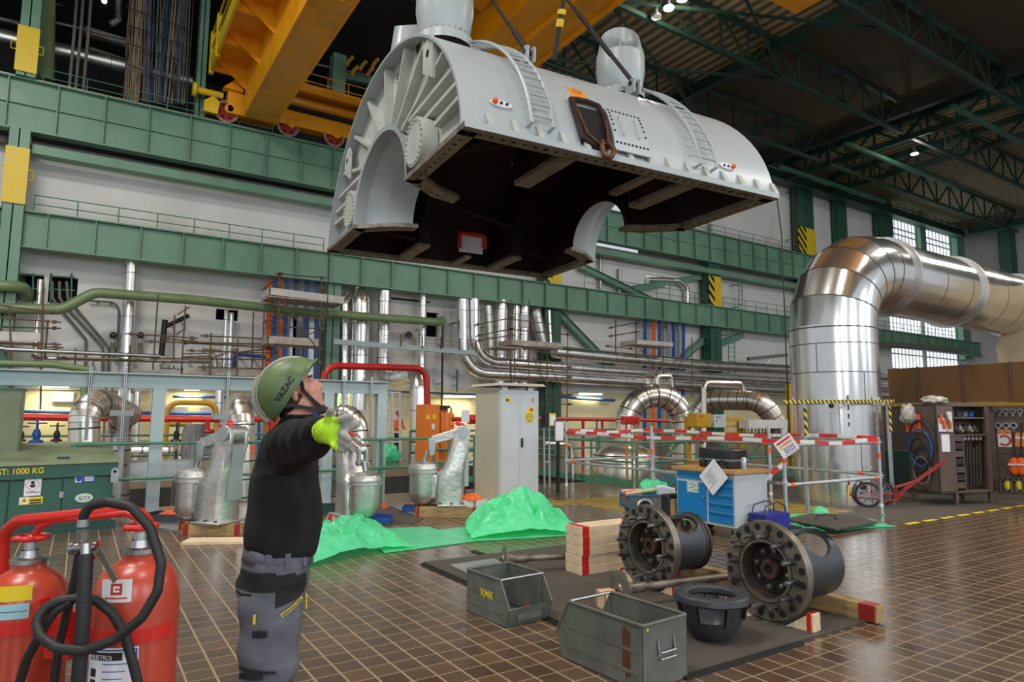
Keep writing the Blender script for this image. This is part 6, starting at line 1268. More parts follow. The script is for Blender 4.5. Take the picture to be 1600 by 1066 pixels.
for x, y in ((.08, .06), (BD-.08, .06), (.08, BL-.08), (BD-.08, BL-.08)):
    mb = MB(); mb.lathe([(.02, -.018), (.07, -.018), (.075, -.008), (.075, .008), (.07, .018), (.02, .018)], (x, y, .075), (1, 0, 0), 18, closed_prof=True); wl = mb.build('caster', 'rubber', bo); mb = MB(); mb.box(x-.03, x+.03, y-.03, y+.03, .145, bz); mb.box(x-.028, x-.022, y-.02, y+.02, .07, .15); mb.box(x+.022, x+.028, y-.02, y+.02, .07, .15); mb.build('fork', 'steel', wl)
# case, bottle and sheet on the bench
W0 = V((BX, BY, BH)); o = thing('carrying_case', 'black hard carrying case lying on the workbench', 'case', W0+V((.36, .48, .001)), R(0))
for z0_, z1_, g, m_ in ((.0, .10, .0, 'case_black'), (.125, .26, .0, 'case_black')):
    mb = MB(); n = 24; rings = []
    for z, s_ in ((z0_, .93 if z0_ == 0 else .995), (z0_+.02, 1), (z1_-.02, 1), (z1_, .995 if z0_ == 0 else .94)):
        rings.append([V((.20*s_*math.copysign(abs(math.cos(a))**.28, math.cos(a)), .29*s_*math.copysign(abs(math.sin(a))**.28, math.sin(a)), z)) for a in [2*PI*(k+.5)/n for k in range(n)]])
    mb.loft(rings); mb.build('lower_shell' if z0_ == 0 else 'lid', m_, o, ang=40)
mb = MB(); mb.box(-.205, .2, -.292, .292, .10, .125); mb.build('metal_band', 'steel', o, smooth=False)
mb = MB(); mb.tube([V((-.20, -.07, .09)), V((-.245, -.07, .07)), V((-.245, .07, .07)), V((-.20, .07, .09))], .012, 8, bend=.03); mb.build('handle', 'iron_blue', o)
for y in (-.16, .16): mb = MB(); mb.box(-.215, -.2, y-.025, y+.025, .055, .12); mb.build('latch', 'iron_blue', o, smooth=False)
mb = MB(); mb.box(-.26, -.2, -.22, -.02, .0, .045); mb.build('clip_block', 'iron_blue', o, smooth=False)
o = thing('spray_can', 'silver grey bottle standing beside the black case on workbench', 'bottle', W0+V((.26, .05, .001)))
mb = MB(); mb.lathe([(0, 0), (.034, 0), (.036, .005), (.036, .145), (.026, .165)], (0, 0, 0), (0, 0, 1), 18); mb.build('body', 'galv', o); mb = MB(); mb.lathe([(.026, .165), (.026, .2), (.018, .205), (0, .205)], (0, 0, 0), (0, 0, 1), 16); mb.build('cap', 'black_paint', o)
c = pD(1118, 747, depth((BX, BY+.45, .8))-.12); e1 = (RT*.70+UP*.72).normalized(); e1.x; n_ = V((-1, -.25, .05)).normalized(); e1 = (V((0, -.74, .68))).normalized(); e2 = n_.cross(e1).normalized()
c = V((BX-.055, BY+.30, .80)); e1 = V((0, -.71, .70)); n_ = V((-1, 0, 0)); e2 = V((0, -.70, -.71))
o = thing('paper_sheet', 'white printed sheet hung cornerwise over front of workbench', 'sheet', c); mb = MB(); mb.obox(c, e1*.18, e2*.165, n_*.001); sh = mb.build('sheet', 'paper', o, world=True, smooth=False)
for k in range(9):
    mb = MB(); q = c+n_*.0016+e2*(-.10+k*.022)-e1*(.02+.02*(k % 3)); mb.obox(q, e1*(.09-.012*(k % 4)), e2*.0025, n_*.0003); mb.build('line_of_text', 'ink', sh, world=True, smooth=False)
o = thing('tool_box', 'deep blue metal toolbox with raised black handle at the workbench foot', 'toolbox', (BX+.22, BY-.27, bz-.009))
mb = MB(); mb.box(0, .50, -.02, .24, 0, .20); mb.build('box', 'deep_blue', o, bevel=.006, smooth=False)
for y in (0.02, .2): mb = MB(); mb.tube([V((.0, y, .16)), V((.06, y, .30)), V((.30, y, .34)), V((.46, y, .28)), V((.48, y, .18))], .008, 6); mb.build('cantilever_handle', 'black_paint', o)
for k in range(5): mb = MB(); mb.cyl((-.03, .02+k*.04, .12-.015*(k % 2)), (0, .02+k*.04, .12-.015*(k % 2)), .014, seg=10); mb.build('bolt', 'steel', o)
for k in range(2): mb = MB(); mb.tube([V((-.01, .03+.14*k, .17)), V((-.05, .05+.14*k, .13)), V((-.02, .06+.14*k, .08))], .009, 6); mb.build('strap', 'black_paint', o)
# ------------------------------------------------------------------ small blue hand cart left of the bench
c = pZ(988, 806); o = thing('hand_cart', 'small blue two wheeled hand cart with bundles beside workbench', 'cart', (c.x, c.y, 0), R(-18))
mb = MB()
for z in (.14, .34): mb.tube([(-.12, -.2, z), (.46, -.2, z), (.46, .2, z), (-.12, .2, z)], .014, 6, closed=True)
for x in (-.12, .46):
    for y in (-.2, .2): mb.tube([(x, y, .14), (x, y, .34)], .014, 6)
mb.tube([(.46, -.2, .34), (.70, -.2, .62)], .014, 6); mb.tube([(.46, .2, .34), (.70, .2, .62)], .014, 6); mb.tube([(.70, -.2, .62), (.70, .2, .62)], .014, 6); mb.build('frame', 'bench_blue', o)
mb = MB(); mb.box(-.11, .45, -.195, .195, .15, .17); mb.box(-.11, .45, -.195, -.19, .17, .33); mb.box(-.115, -.11, -.19, .19, .17, .33); mb.build('basket', 'cable_grey', o, smooth=False)
for y in (-.25, .25):
    mb = MB(); mb.tube([(.10+.13*math.cos(a), y, .15+.13*math.sin(a)) for a in [2*PI*k/24 for k in range(24)]], .022, 8, closed=True); wl = mb.build('tyre', 'galv', o); mb = MB(); mb.lathe([(0, -.01), (.11, -.01), (.11, .01), (0, .01)], (.10, y, .15), (0, 1, 0), 18); mb.build('rim', 'black_paint', wl)
for k, (y, m_, what) in enumerate(((-.12, 'wood_pale', 'pale'), (-.04, 'orange_fabric', 'orange'), (.04, 'deck_white', 'white'), (.12, 'cable_grey', 'dark'))):
    Q = Matrix.Rotation(R(-18), 3, 'Z'); a = Q @ V((-.16, y, .36+.01*k))+V((c.x, c.y, 0)); b = Q @ V((.42, y*.7, .42-.01*k))+V((c.x, c.y, 0)); mb = MB(); mb.tube([a, b], .032, 8); tag(mb.build('rolled_bundle', m_), '%s rolled bundle lying on the blue hand cart' % what, 'bundle', 'bundles on hand cart')
Q = Matrix.Rotation(R(-18), 3, 'Z'); q = Q @ V((.42, .1, 0))+V((c.x, c.y, 0)); crumple('green plastic bag heaped at the cart handle beside workbench', (q.x, q.y, .30), .26, .22, .16, 'green_sheet', 5.0)
q = Q @ V((.52, -.22, .0))+V((c.x, c.y, 0)); mb = MB(); mb.grid(lambda u, v: V((q.x+.20*(u-.5)-.05*v, q.y-.22*(u-.5), .22+.26*v+.02*math.sin(5*u))), 6, 6); tag(mb.build('white_sack', 'paper', solid=.012), 'white sack sheet hanging at front of hand cart', 'sack')
a = V((7.15, BY+1.12, 0)); mb = MB(); mb.box(a.x, a.x+.3, a.y, a.y+.16, 0, .48); tag(mb.build('black_case', 'case_black', bevel=.02), 'upright black case between hand cart and workbench', 'case')
mb = MB(); mb.box(a.x+.02, a.x+.26, a.y-.075, a.y-.01, 0, .42); tag(mb.build('wood_board', 'wood_old', smooth=False), 'brown board leaning by the blue door of workbench', 'board')
# ------------------------------------------------------------------ stacked timbers
SX, SY = pZ(909, 903)[:2]
for k in range(5):
    timber('red ended timber in the stack behind left flange, %s' % ('lowest', 'second from bottom', 'middle one', 'second from top', 'topmost')[k], (SX+.42, SY+.13+.008*math.sin(k*2)), .84, .26, .092, R(0.4*k-.8), 'wood_pale', .10, .016+k*.0945, 'stacked red ended timbers')
# ------------------------------------------------------------------ flanged hubs
def hub(label, x, y, r, z, L, rb, slot, ring):
    o = thing('flanged_hub', label, 'flanged hub', (x, y, z), 0, 'flanged hubs'); ax = (1, 0, 0)
    # flange with through holes on the rim: outer ring lathe, holes as dark bores
    mb = MB(); mb.lathe([(.215, 0), (r*.985, 0), (r, .008), (r, .066), (r*.985, .075), (rb, .075)], (0, 0, 0), ax, 56); mb.build('flange', 'iron_machined', o, ang=30)
    mb = MB(); mb.lathe([(.238, -.003), (.245, -.004), (.25, -.003)], (0, 0, 0), ax, 48); mb.lathe([(.215, 0), (.205, .02), (.19, .12), (.12, .16), (.12, .19), (0, .19)], (0, 0, 0), ax, 36); b = mb.build('bore', 'iron_dark', o, ang=30)
    mb = MB(); mb.lathe([(.038, .17), (.038, .045), (.072, .045), (.08, .06), (.08, .18)], (0, 0, 0), ax, 28); mb.build('centre_boss', 'boss_brown', b, ang=30)
    mb = MB(); mb.lathe([(0, .06), (.037, .06)], (0, 0, 0), ax, 20); mb.build('boss_bore', 'hole_dark', b)
    for k in range(8): a = 2*PI*k/8+.2; mb = MB(); mb.cyl((.10, .145*math.cos(a), .145*math.sin(a)), (.16, .145*math.cos(a), .145*math.sin(a)), .026, seg=10); mb.ball((.10, .145*math.cos(a), .145*math.sin(a)), .026, seg=8, rings=5); mb.build('cap_nut', 'iron_machined', b)
    for k in range(20):
        a = 2*PI*(k+.5)/20; mb = MB(); mb.cyl((-.002, r*.875*math.cos(a), r*.875*math.sin(a)), (.006, r*.875*math.cos(a), r*.875*math.sin(a)), .028, seg=14); mb.build('bolt_hole', 'hole_dark', o)
    for k in range(12):
        a = 2*PI*k/12+.12; yy, zz = r*.715*math.cos(a), r*.715*math.sin(a)
        mb = MB(); mb.cyl((-.115, yy, zz), (.0, yy, zz), .0175, seg=12); mb.cyl((-.12, yy, zz), (-.115, yy, zz), .014, seg=12); st = mb.build('stud', 'steel', o); mb = MB(); mb.obox((-.012, yy*1.04, zz*1.04), (.010, 0, 0), (0, .022*math.cos(a), .022*math.sin(a)), (0, -.022*math.sin(a), .026*math.cos(a))); mb.build('stud_base', 'iron_dark', st, bevel=.004)
    # drum with an oval window cut in its upper side
    nA, nX = 64, 20; mb = MB(); x0, x1 = .075, L
    def inside(u, an):      # window centred on top towards the viewer
        d = (an-slot[0]+PI) % (2*PI)-PI; xx = x0+(x1-x0)*u; return (d/slot[1])**2+((xx-slot[2])/slot[3])**2 < 1
    for rr, flip in ((rb, 0), (rb-.035, 1)):
        vs = []; 
        for i in range(nX+1):
            for k in range(nA):
                u = i/nX; an = 2*PI*k/nA; xx = x0+(x1-x0)*u; d = (an-slot[0]+PI) % (2*PI)-PI
                q = math.hypot(d/slot[1], (xx-slot[2])/slot[3]); 
                if .72 < q < 1.32:      # pull neighbours onto the rim of the window
                    t = 1/q; d *= t; xx = slot[2]+(xx-slot[2])*t; an = slot[0]+d
                rad = rr*(1-.10*math.exp(-((xx-x0)/.05)**2)*0)
                vs.append(V((xx, rad*math.cos(an), rad*math.sin(an))))
        fs = []
        for i in range(nX):
            for k in range(nA):
                um = (i+.5)/nX; am = 2*PI*(k+.5)/nA
                if inside(um, am): continue
                f = (i*nA+k, i*nA+(k+1) % nA, (i+1)*nA+(k+1) % nA, (i+1)*nA+k); fs.append(f if not flip else f[::-1])
        mb.add(vs, fs)
    # rim of the window joins both skins
    m_ = 48; ro = [V((slot[2]+slot[3]*math.cos(t), rb*math.cos(slot[0]+slot[1]*math.sin(t)), rb*math.sin(slot[0]+slot[1]*math.sin(t)))) for t in [2*PI*k/m_ for k in range(m_)]]
    ri = [V((p.x, p.y*(rb-.035)/rb, p.z*(rb-.035)/rb)) for p in ro]; mb.add(ro+ri, [(k, (k+1) % m_, m_+(k+1) % m_, m_+k) for k in range(m_)])
    mb.lathe([(rb, L), (rb-.035, L)], (0, 0, 0), ax, nA, ref=(0, 1, 0)); mb.build('drum', 'iron_blue', o, ang=40)
    mb = MB(); mb.lathe([(0, x0+.05), (rb-.036, x0+.05)], (0, 0, 0), ax, 40); mb.build('inner_floor', 'iron_dark', o)
    for xx, rr in ring: mb = MB(); mb.lathe([(rb-.002, xx-.018), (rr, xx-.012), (rr, xx+.012), (rb-.002, xx+.018)], (0, 0, 0), ax, 48); mb.build('sealing_ring', 'iron_dark', o, ang=30)
    return o
hub('left of the two flanged hubs, in front of stacked timbers', 4.50, 4.66, .378, .395, .62, .255, (R(118), .60, .36, .17), ((.56, .262), (.60, .27)))
hub('right flanged hub, nearest the viewer, with big oval window', 4.62, 3.46, .380, .397, .66, .27, (R(112), .80, .42, .19), ())
def wedge(label, c, L, wd, h, rz, red=True):
    o = thing('wooden_wedge', label, 'wedge', (c[0], c[1], .016), rz, 'wooden wedges'); mb = MB(); mb.prism([(0, 0), (L, 0), (L, h), (L-.03, h), (.03, .02)], (0, -wd/2, 0), (1, 0, 0), (0, 0, 1), (0, wd, 0)); mb.build('wood', 'wood_pale', o, bevel=.003, smooth=False)
    mb = MB(); e = .0015; mb.box(L-.05, L-.015, -wd/2-e, wd/2+e, .004, h+e); mb.build('red_end', 'red_paint', o, smooth=False); return o
w = pZ(1008, 922); wedge('pale wedge holding the left hub at its rear side', (4.53, 4.80), .20, .10, .13, R(92)); wedge('red ended wedge holding the left hub at its front side', (4.56, 4.50), .20, .10, .12, R(-88))
wedge('pale wedge holding the right hub at its rear side', (4.64, 3.60), .22, .11, .14, R(92)); wedge('red ended wedge at the front side of right hub', (4.68, 3.30), .22, .11, .13, R(-84))
timber('long worn yellow beam with red ends lying under both hubs', (5.28, 3.98), 2.05, .12, .125, R(93.5), 'wood_old', .14, .014, None, 'timber_beam')
# ------------------------------------------------------------------ valve discs on rods, ring bowl, small block
def valve_rod(label, c, rz, L, r, tilt=0):
    o = thing('poppet_valve', label, 'valve stem', c, rz, 'valve stems'); mb = MB(); mb.lathe([(0, -.03), (r*.3, -.03), (r*.36, -.015), (r*.9, -.006), (r, .0), (r*.98, .012), (r*.6, .03), (.06, .07), (.045, .10), (.045, .24), (.03, .25)], (0, 0, 0), (1, 0, 0), 36); mb.build('disc', 'iron_machined', o, ang=30)
    mb = MB(); mb.cyl((.24, 0, 0), (L, 0, 0), .032, seg=16); mb.build('stem', 'iron_machined', o); mb = MB(); mb.cyl((-.045, 0, 0), (-.03, 0, 0), .012, seg=10); mb.build('centre_screw', 'iron_dark', o); return o
valve_rod('front valve stem whose disc leans on the small block by right crate', (3.86, 4.30, .168), R(-8), 1.25, .155)
valve_rod('rear valve stem lying behind the left crate towards the timber stack', (3.72, 5.88, .145), R(-18), 1.35, .13)
timber('small pale block with red end behind the front valve disc', (3.78, 4.36), .19, .14, .14, R(78), 'wood_pale', .03, .016)
c = (3.95, 3.42); o = thing('valve_ring', 'dark round valve seat ring on a bowl shaped foot, beside right crate', 'valve seat', (c[0], c[1], .016)); n = 48
mb = MB(); mb.lathe([(.17, .30), (.19, .315), (.255, .315), (.268, .305), (.275, .27), (.26, .255), (.235, .25), (.19, .25), (.17, .27)], (0, 0, 0), (0, 0, 1), n, closed_prof=True); mb.build('ring', 'iron_blue', o, ang=30)
mb = MB(); mb.lathe([(.0, .012), (.06, .012), (.06, 0), (.13, .0), (.15, .02), (.19, .075), (.215, .14)], (0, 0, 0), (0, 0, 1), n); mb.lathe([(.195, .14), (.17, .08), (.13, .035), (0, .035)], (0, 0, 0), (0, 0, 1), n); mb.lathe([(.215, .14), (.195, .14)], (0, 0, 0), (0, 0, 1), n); mb.build('bowl', 'iron_blue', o, ang=40)
for k in range(5): a = 2*PI*k/5+.5; mb = MB(); mb.lathe([(.23, .13), (.262, .26), (.225, .26), (.19, .13)], (0, 0, 0), (0, 0, 1), 6, a, a+.42, closed_prof=True); mb.build('strut', 'iron_blue', o, ang=40)
for k in range(10): a = 2*PI*k/10; mb = MB(); mb.cyl((.222*math.cos(a), .222*math.sin(a), .313), (.222*math.cos(a), .222*math.sin(a), .3165), .010, seg=8); mb.build('screw_hole', 'hole_dark', o)
# ------------------------------------------------------------------ sheet metal crates with a sloping scoop front
def crate(label, loc, rz, L, wd, h, marks, bar=True):
    o = thing('storage_crate', label, 'crate', loc, rz); t = .006; zf = h*.42; sl = .09     # local x: length, scoop at +x
    side = [(0, 0), (L-.02, 0), (L+.03, zf), (L-sl, h), (0, h)]
    for y in (-wd/2, wd/2-t): mb = MB(); mb.prism(side, (0, y, 0), (1, 0, 0), (0, 0, 1), (0, t, 0)); mb.build('side_panel', 'crate_metal', o, smooth=False)
    mb = MB(); mb.box(0, L-.02, -wd/2, wd/2, 0, t); mb.build('bottom', 'crate_inside', o, smooth=False)
    bk = MB(); bk.box(0, t, -wd/2, wd/2, 0, h); back = bk.build('back_panel', 'crate_metal', o, smooth=False)
    mb = MB(); mb.prism([(L-.02, 0), (L+.03, zf), (L+.03-t, zf), (L-.02-t, 0)], (0, -wd/2, 0), (1, 0, 0), (0, 0, 1), (0, wd, 0)); f = mb.build('scoop_front', 'crate_metal', o, smooth=False)
    mb = MB(); mb.box(L-.0, L+.012, -wd*.28, wd*.28, h*.12, h*.30); mb.build('label_slot', 'crate_metal', f, smooth=False)
    rim = MB(); r = .011
    rim.tube([(L-sl, -wd/2, h), (0, -wd/2, h), (0, wd/2, h), (L-sl, wd/2, h)], r, 8, bend=.02); rim.tube([(L-sl, -wd/2, h), (L+.03, -wd/2, zf), (L+.03, wd/2, zf), (L-sl, wd/2, h)], r*.8, 8)
    rim.build('rolled_rim', 'crate_metal', o)
    if bar: mb = MB(); mb.tube([(L-sl, -wd/2, h), (L-sl, wd/2, h)], .011, 8); mb.build('stacking_bar', 'steel', o)
    hd = MB(); hd.tube([(-.004, -.07, h*.55), (-.03, -.07, h*.55), (-.03, .07, h*.55), (-.004, .07, h*.55)], .007, 8, bend=.012); hd.tube([(-.004, -.07, h*.72), (-.012, -.07, h*.50)], .008, 6); hd.tube([(-.004, .07, h*.72), (-.012, .07, h*.50)], .008, 6); hd.tube([(-.02, -.07, h*.44), (-.02, .07, h*.44)], .007, 8); hd.build('handle', 'steel', back)
    for k in (0.22, .55): 
        for y in (-wd/2-.003, wd/2): mb = MB(); mb.box(.03, L-.08, y, y+.003, h*k, h*k+.02); mb.build('pressed_bead', 'crate_metal', o, smooth=False)
    marks(o, L, wd, h); return o
def marks1(o, L, wd, h): text('XMK', .085, 'ink_yellow', o, (.20, -wd/2-.004, h*.50), (1, 0, 0), (0, 0, 1), 'painted_mark', bold=.001)
def marks2(o, L, wd, h):
    mb = MB(); mb.box(-.002, 0, wd/2-.05, wd/2-.035, h*.90, h*.94); mb.build('yellow_tag', 'ink_yellow', o, smooth=False)
    mb = MB(); rnd = random.Random(4); y = wd/2+.0015
    for k in range(5): x = .10+k*.013; mb.box(x, x+.012, y, y+.001, h*(.12+.12*rnd.random()), h*(.84+.08*rnd.random()))
    mb.build('red_paint_run', 'copper', o, smooth=False)
crate('left grey metal scoop crate with yellow painted letters', (2.98, 4.97, .001), R(-86), .56, .42, .335, marks1)
crate('right grey metal scoop crate nearest the viewer, with wire handle', (3.05, 3.00, .001), R(94), .74, .40, .375, marks2)
q = (3.06, 4.50); mb = MB(); mb.tube([(q[0], q[1], .015), (q[0]+.02, q[1]+.02, .11)], .03, 10); tag(mb.build('red_fitting', 'red_dark'), 'small dark red fitting lying inside the left crate', 'fitting')
px_mat('black loop handle strip on floor before the green heap', [(735, 863), (757, 870), (763, 868), (741, 861)], 'rubber', .012)
# ================================================================== right side
PXc, PYc, PR = 12.45, 7.55, .80
def bigpipe():
    zt = 4.62; o = thing('exhaust_pipe', 'huge silver clad pipe standing on floor and bending away to right', 'pipe', (PXc, PYc, 0))
    path = roundpath([V((PXc, PYc, -.02)), V((PXc, PYc, zt)), V((22.5, PYc, zt))], 1.32, 5); mb = MB(); mb.tube(path, PR, 48)
    mb.build('cladding', 'clad_big', o, world=True, ang=9)
    mb = MB()
    for i in range(1, len(path)-1): a, b = path[i-1], path[i+1]; t = (b-a).normalized(); mb.tube([path[i]-t*.012, path[i]+t*.012], PR*1.006, 48, cap=False)
    for z in (.62, 1.25, 1.85, 2.45, 3.0): mb.tube([(PXc, PYc, z-.008), (PXc, PYc, z+.008)], PR*1.005, 48, cap=False)
    for x in (15.6, 16.8, 18.6, 19.6, 20.6): mb.tube([(x-.008, PYc, zt), (x+.008, PYc, zt)], PR*1.005, 48, cap=False)
    for z0_, z1_, an in ((0, .62, 200), (.62, 1.25, 240), (1.25, 1.85, 215), (1.85, 2.45, 250), (2.45, 3.0, 225), (1.25, 1.85, 262), (0, .62, 252), (2.45, 3, 190)):
        d = V((math.cos(R(an)), math.sin(R(an)), 0))*PR*1.003+V((PXc, PYc, 0)); mb.tube([d+V((0, 0, z0_)), d+V((0, 0, z1_))], .006, 4)
    mb.build('seam_pattern', 'seam', o, world=True)
    for x in (14.35, 17.35, 20.9):
        mb = MB(); mb.lathe([(PR, -.02), (PR*1.09, -.02), (PR*1.09, .02), (PR, .02)], (x, PYc, zt), (1, 0, 0), 48); mb.build('support_ring', 'clad_dull', o, world=True, ang=30)
    fa = R(237)
    def front(an, z, off=0): return V((PXc+(PR+off)*math.cos(R(an)), PYc+(PR+off)*math.sin(R(an)), z))
    for z in (1.95, 1.70, 1.52, 1.36): 
        pass
    mb = MB(); a = front(226, 0, .006)
    for k, (z0_, z1_) in enumerate(((1.90, 2.02), (1.72, 1.87), (1.56, 1.69), (1.42, 1.53))):
        mb = MB(); t = V((-math.sin(R(226)), math.cos(R(226)), 0)); n_ = V((math.cos(R(226)), math.sin(R(226)), 0)); c_ = front(226, (z0_+z1_)/2, .006); mb.obox(c_, t*.024, V((0, 0, (z1_-z0_)/2)), n_*.004); lb = mb.build('name_strip', 'paper', o, world=True, smooth=False); mb = MB(); mb.obox(c_+n_*.005, t*.012, V((0, 0, (z1_-z0_)*.36)), n_*.001); mb.build('print', 'ink', lb, world=True, smooth=False)
    for an, z in ((206, 1.82), (268, 1.84)):
        mb = MB(); c_ = front(an, z, .01); n_ = V((math.cos(R(an)), math.sin(R(an)), 0)); t = V((-n_.y, n_.x, 0)); mb.obox(c_, t*.11, V((0, 0, .14)), n_*.012); pt = mb.build('access_plate', 'clad', o, world=True, smooth=False); mb = MB(); mb.cyl(c_+n_*.01, c_+n_*.02, .05, seg=16); mb.cyl(c_+n_*.02, c_+n_*.10, .018, seg=8); mb.ball(c_+n_*.12, .035); mb.build('probe', 'iron_dark' if an == 206 else 'galv', pt, world=True)
    mb = MB(); c_ = front(238, .36); n_ = V((math.cos(R(238)), math.sin(R(238)), 0)); mb.cyl(c_-n_*.02, c_+n_*.03, .085, seg=18); rp = mb.build('drain_port', 'clad', o, world=True); mb = MB(); mb.cyl(c_+n_*.03, c_+n_*.032, .07, seg=18); mb.build('port_bore', 'hole_dark', rp, world=True)
    c_ = front(222, .25, .03); mb = MB(); mb.tube([c_+V((0, 0, .12)), c_+V((-.05, -.02, .10)), c_+V((-.08, -.03, -.05)), c_+V((-.07, -.03, -.22))], .012, 6, bend=.03); mb.build('drain_cock', 'ink_yellow', o, world=True)
    for an, z in ((244, 1.17), (246, .70)): mb = MB(); c_ = front(an, z); t = V((-math.sin(R(an)), math.cos(R(an)), 0)); n_ = V((math.cos(R(an)), math.sin(R(an)), 0)); mb.tube([c_-t*.07, c_-t*.07+n_*.03, c_+t*.07+n_*.03, c_+t*.07], .009, 6); mb.build('latch', 'galv', o, world=True)
bigpipe()
# beige turbine hood end, brown wall panels
q = [pX(x, y, 20.5) for x, y in ((1601, 437), (1573, 500), (1556, 545), (1560, 567), (1800, 556), (1800, 380))]
mb = MB(); mb.prism([(p.y, p.z) for p in q], (20.5, 0, 0), (0, 1, 0), (0, 0, 1), (12, 0, 0)); tag(mb.build('turbine_hood', 'beige_block', smooth=False), 'beige slanted hood that the huge silver pipe enters at right edge', 'hood')
XP = 17.2
cuts = [1386, 1433.5, 1502, 1577, 1690]
def zpx(px, t): return pX(px, 577+(px-1386)*(-.0655) if t else 629.5+(px-1386)*.012, XP)
for k in range(4):
    a, b = zpx(cuts[k]+.8, 1), zpx(cuts[k+1]-1.6, 1); zb_ = 1.92; zt_ = 2.92
    o = tag(MB().box(XP, XP+.12, b.y, a.y, zpx(1400, 0).z, zpx(1400, 1).z).build('cladding_board', 'panel_brown', smooth=False), 'brown wall panel behind the tool cabinet, %s from the big pipe' % ('first', 'second', 'third', 'fourth')[k], 'panel', 'brown wall panels', 'thing')
    MB().box(XP-.03, XP, b.y-.05, b.y-.01, zpx(1400, 0).z-.03, zpx(1400, 1).z+.02).build('post', 'tool_brown', o, world=True, smooth=False)
zlo = zpx(1400, 0).z
mb = MB(); mb.box(XP+.02, XP+.2, -4, zpx(1386, 1).y+.2, 0, zlo-.04); tag(mb.build('wall_workshop', 'tool_brown', smooth=False), kind='structure')
mb = MB(); a = zpx(1386, 1); mb.box(XP-.06, XP+.2, -4, a.y+.2, zlo-.10, zlo-.02); tag(mb.build('trim_panel', 'ochre_paint', smooth=False), kind='structure')
# long wall behind the panels so the far side is closed
# green bench chest behind tool cabinet
mb = MB(); p = pZ(1415, 762); mb.box(15.4, 16.6, 6.7, 8.3, 0, .86); tag(mb.build('green_chest', 'plinth_green', smooth=False), 'dark green chest between the big pipe and the tool cabinet', 'chest')
mb = MB(); p = pX(1423, 690, 16.0); mb.lathe([(0, 0), (.06, 0), (.06, .36), (.03, .42), (.03, .5), (0, .5)], (15.9, 7.0, .862), (0, 0, 1), 14); tag(mb.build('grey_bottle', 'galv'), 'pale grey bottle standing on the dark green chest', 'bottle')
for k, (y, z0_, m_, lab) in enumerate(((7.65, .9, 'blue_paint', 'blue panel leaning behind the dark green chest'), (7.2, 1.0, 'rubber', 'black hanging bag behind the dark green chest'))):
    mb = MB(); mb.box(16.9, 17.1, y-.16, y+.16, z0_, z0_+.75-.1*k); tag(mb.build('leaning_board', m_, bevel=.02), lab, 'panel')
# tool cabinet on legs: three faces seen, hoses on its left side, tools in its front
F0, TCc = pZ(1471, 791), pZ(1554, 787); yx = (TCc-F0).normalized(); ux = V((yx.y, -yx.x, 0)); LW = .62; TA = F0-ux*LW
rzt = math.atan2(ux.y, ux.x)
o = thing('tool_cabinet', 'brown steel tool cabinet on legs hung with hoses and tools', 'tool cabinet', (TA.x, TA.y, 0), rzt)
HH_ = 1.86; DD = (TCc-F0).length; zl = .22
def tp(nm, m, *a, par=None): mb = MB(); mb.box(*a); return mb.build(nm, m, par or o, smooth=False)
# local x: along the left side towards viewer, local +y: towards the tool wall (into depth on the right)
tp('side_panel', 'tool_brown', 0, LW, 0, .03, zl, HH_); tp('front_panel', 'tool_brown', LW-.03, LW, 0, .42, zl, HH_)
tp('top_panel', 'tool_brown', 0, LW, 0, DD, HH_-.04, HH_); tp('bottom_panel', 'tool_brown', 0, LW, 0, DD, zl, zl+.04); tp('back_panel', 'tool_brown', LW*.45, LW*.5, 0, DD, zl, HH_); tp('end_panel', 'tool_brown', 0, LW, DD-.03, DD, zl, HH_)
for x, y in ((.03, .03), (LW-.04, .42), (LW-.04, DD-.04), (.03, DD-.04)): tp('leg', 'tool_brown', x-.03, x+.03, y-.03, y+.03, 0, HH_ if y > .3 and x > .3 else zl)
for z in (1.62, 1.30): tp('shelf', 'tool_brown', LW*.5, LW-.01, .42, DD, z-.03, z)
tp('divider', 'tool_brown', LW*.5, LW-.02, .66, .69, zl, 1.30)
for k in range(7): tp('pigeonhole', 'iron_dark' if k % 2 else 'tool_brown', LW-.14, LW-.02, .44, .65, zl+.08+k*.145, zl+.19+k*.145)
def tw(x, y, z): return V((TA.x, TA.y, 0))+Matrix.Rotation(rzt, 3, 'Z') @ V((x, y, z))
for k in range(6):
    y = .74+k*.085; mb = MB(); mb.tube([tw(LW-.12, y, .32+.03*(k % 2)), tw(LW-.10, y+.02, 1.05+.04*(k % 3))], .028, 8); tag(mb.build('crow_bar', 'iron_dark'), 'dark iron bar standing in the open tool cabinet, %s from left' % ('first', 'second', 'third', 'fourth', 'fifth', 'sixth')[k], 'bar', 'iron bars in the tool cabinet')
for k in range(5):
    y = .72+k*.1; mb = MB(); mb.tube([tw(LW-.1, y, 1.22+.0*k), tw(LW-.02, y, 1.22)], .04, 10); tag(mb.build('pipe_socket', 'steel'), 'bright socket on the lower shelf of tool cabinet, %s from left' % ('first', 'second', 'third', 'fourth', 'fifth')[k], 'socket', 'sockets in the tool cabinet')
for k in range(5):
    y = .6+k*.12; mb = MB(); mb.ball(tw(LW-.12, y, 1.40), .06, .06, .09); mb.ball(tw(LW-.1, y+.03, 1.36), .05); tag(mb.build('shackle', 'iron_machined' if k % 2 else 'iron_dark'), 'iron shackle in the middle bay of tool cabinet, %s from left' % ('first', 'second', 'third', 'fourth', 'fifth')[k], 'shackle', 'shackles in the tool cabinet')
for k in range(4):
    y = .55+k*.16; mb = MB(); c_ = tw(LW-.15, y, 1.67); mb.obox(c_, (.07, 0, .01*k), (0, .06, 0), (0, 0, .045)); tag(mb.build('tool_pouch', ('iron_dark', 'iron_blue', 'cable_grey', 'blue_paint')[k], bevel=.01), '%s pouch on top shelf of tool cabinet' % ('black', 'slate', 'brown grey', 'blue')[k], 'pouch')
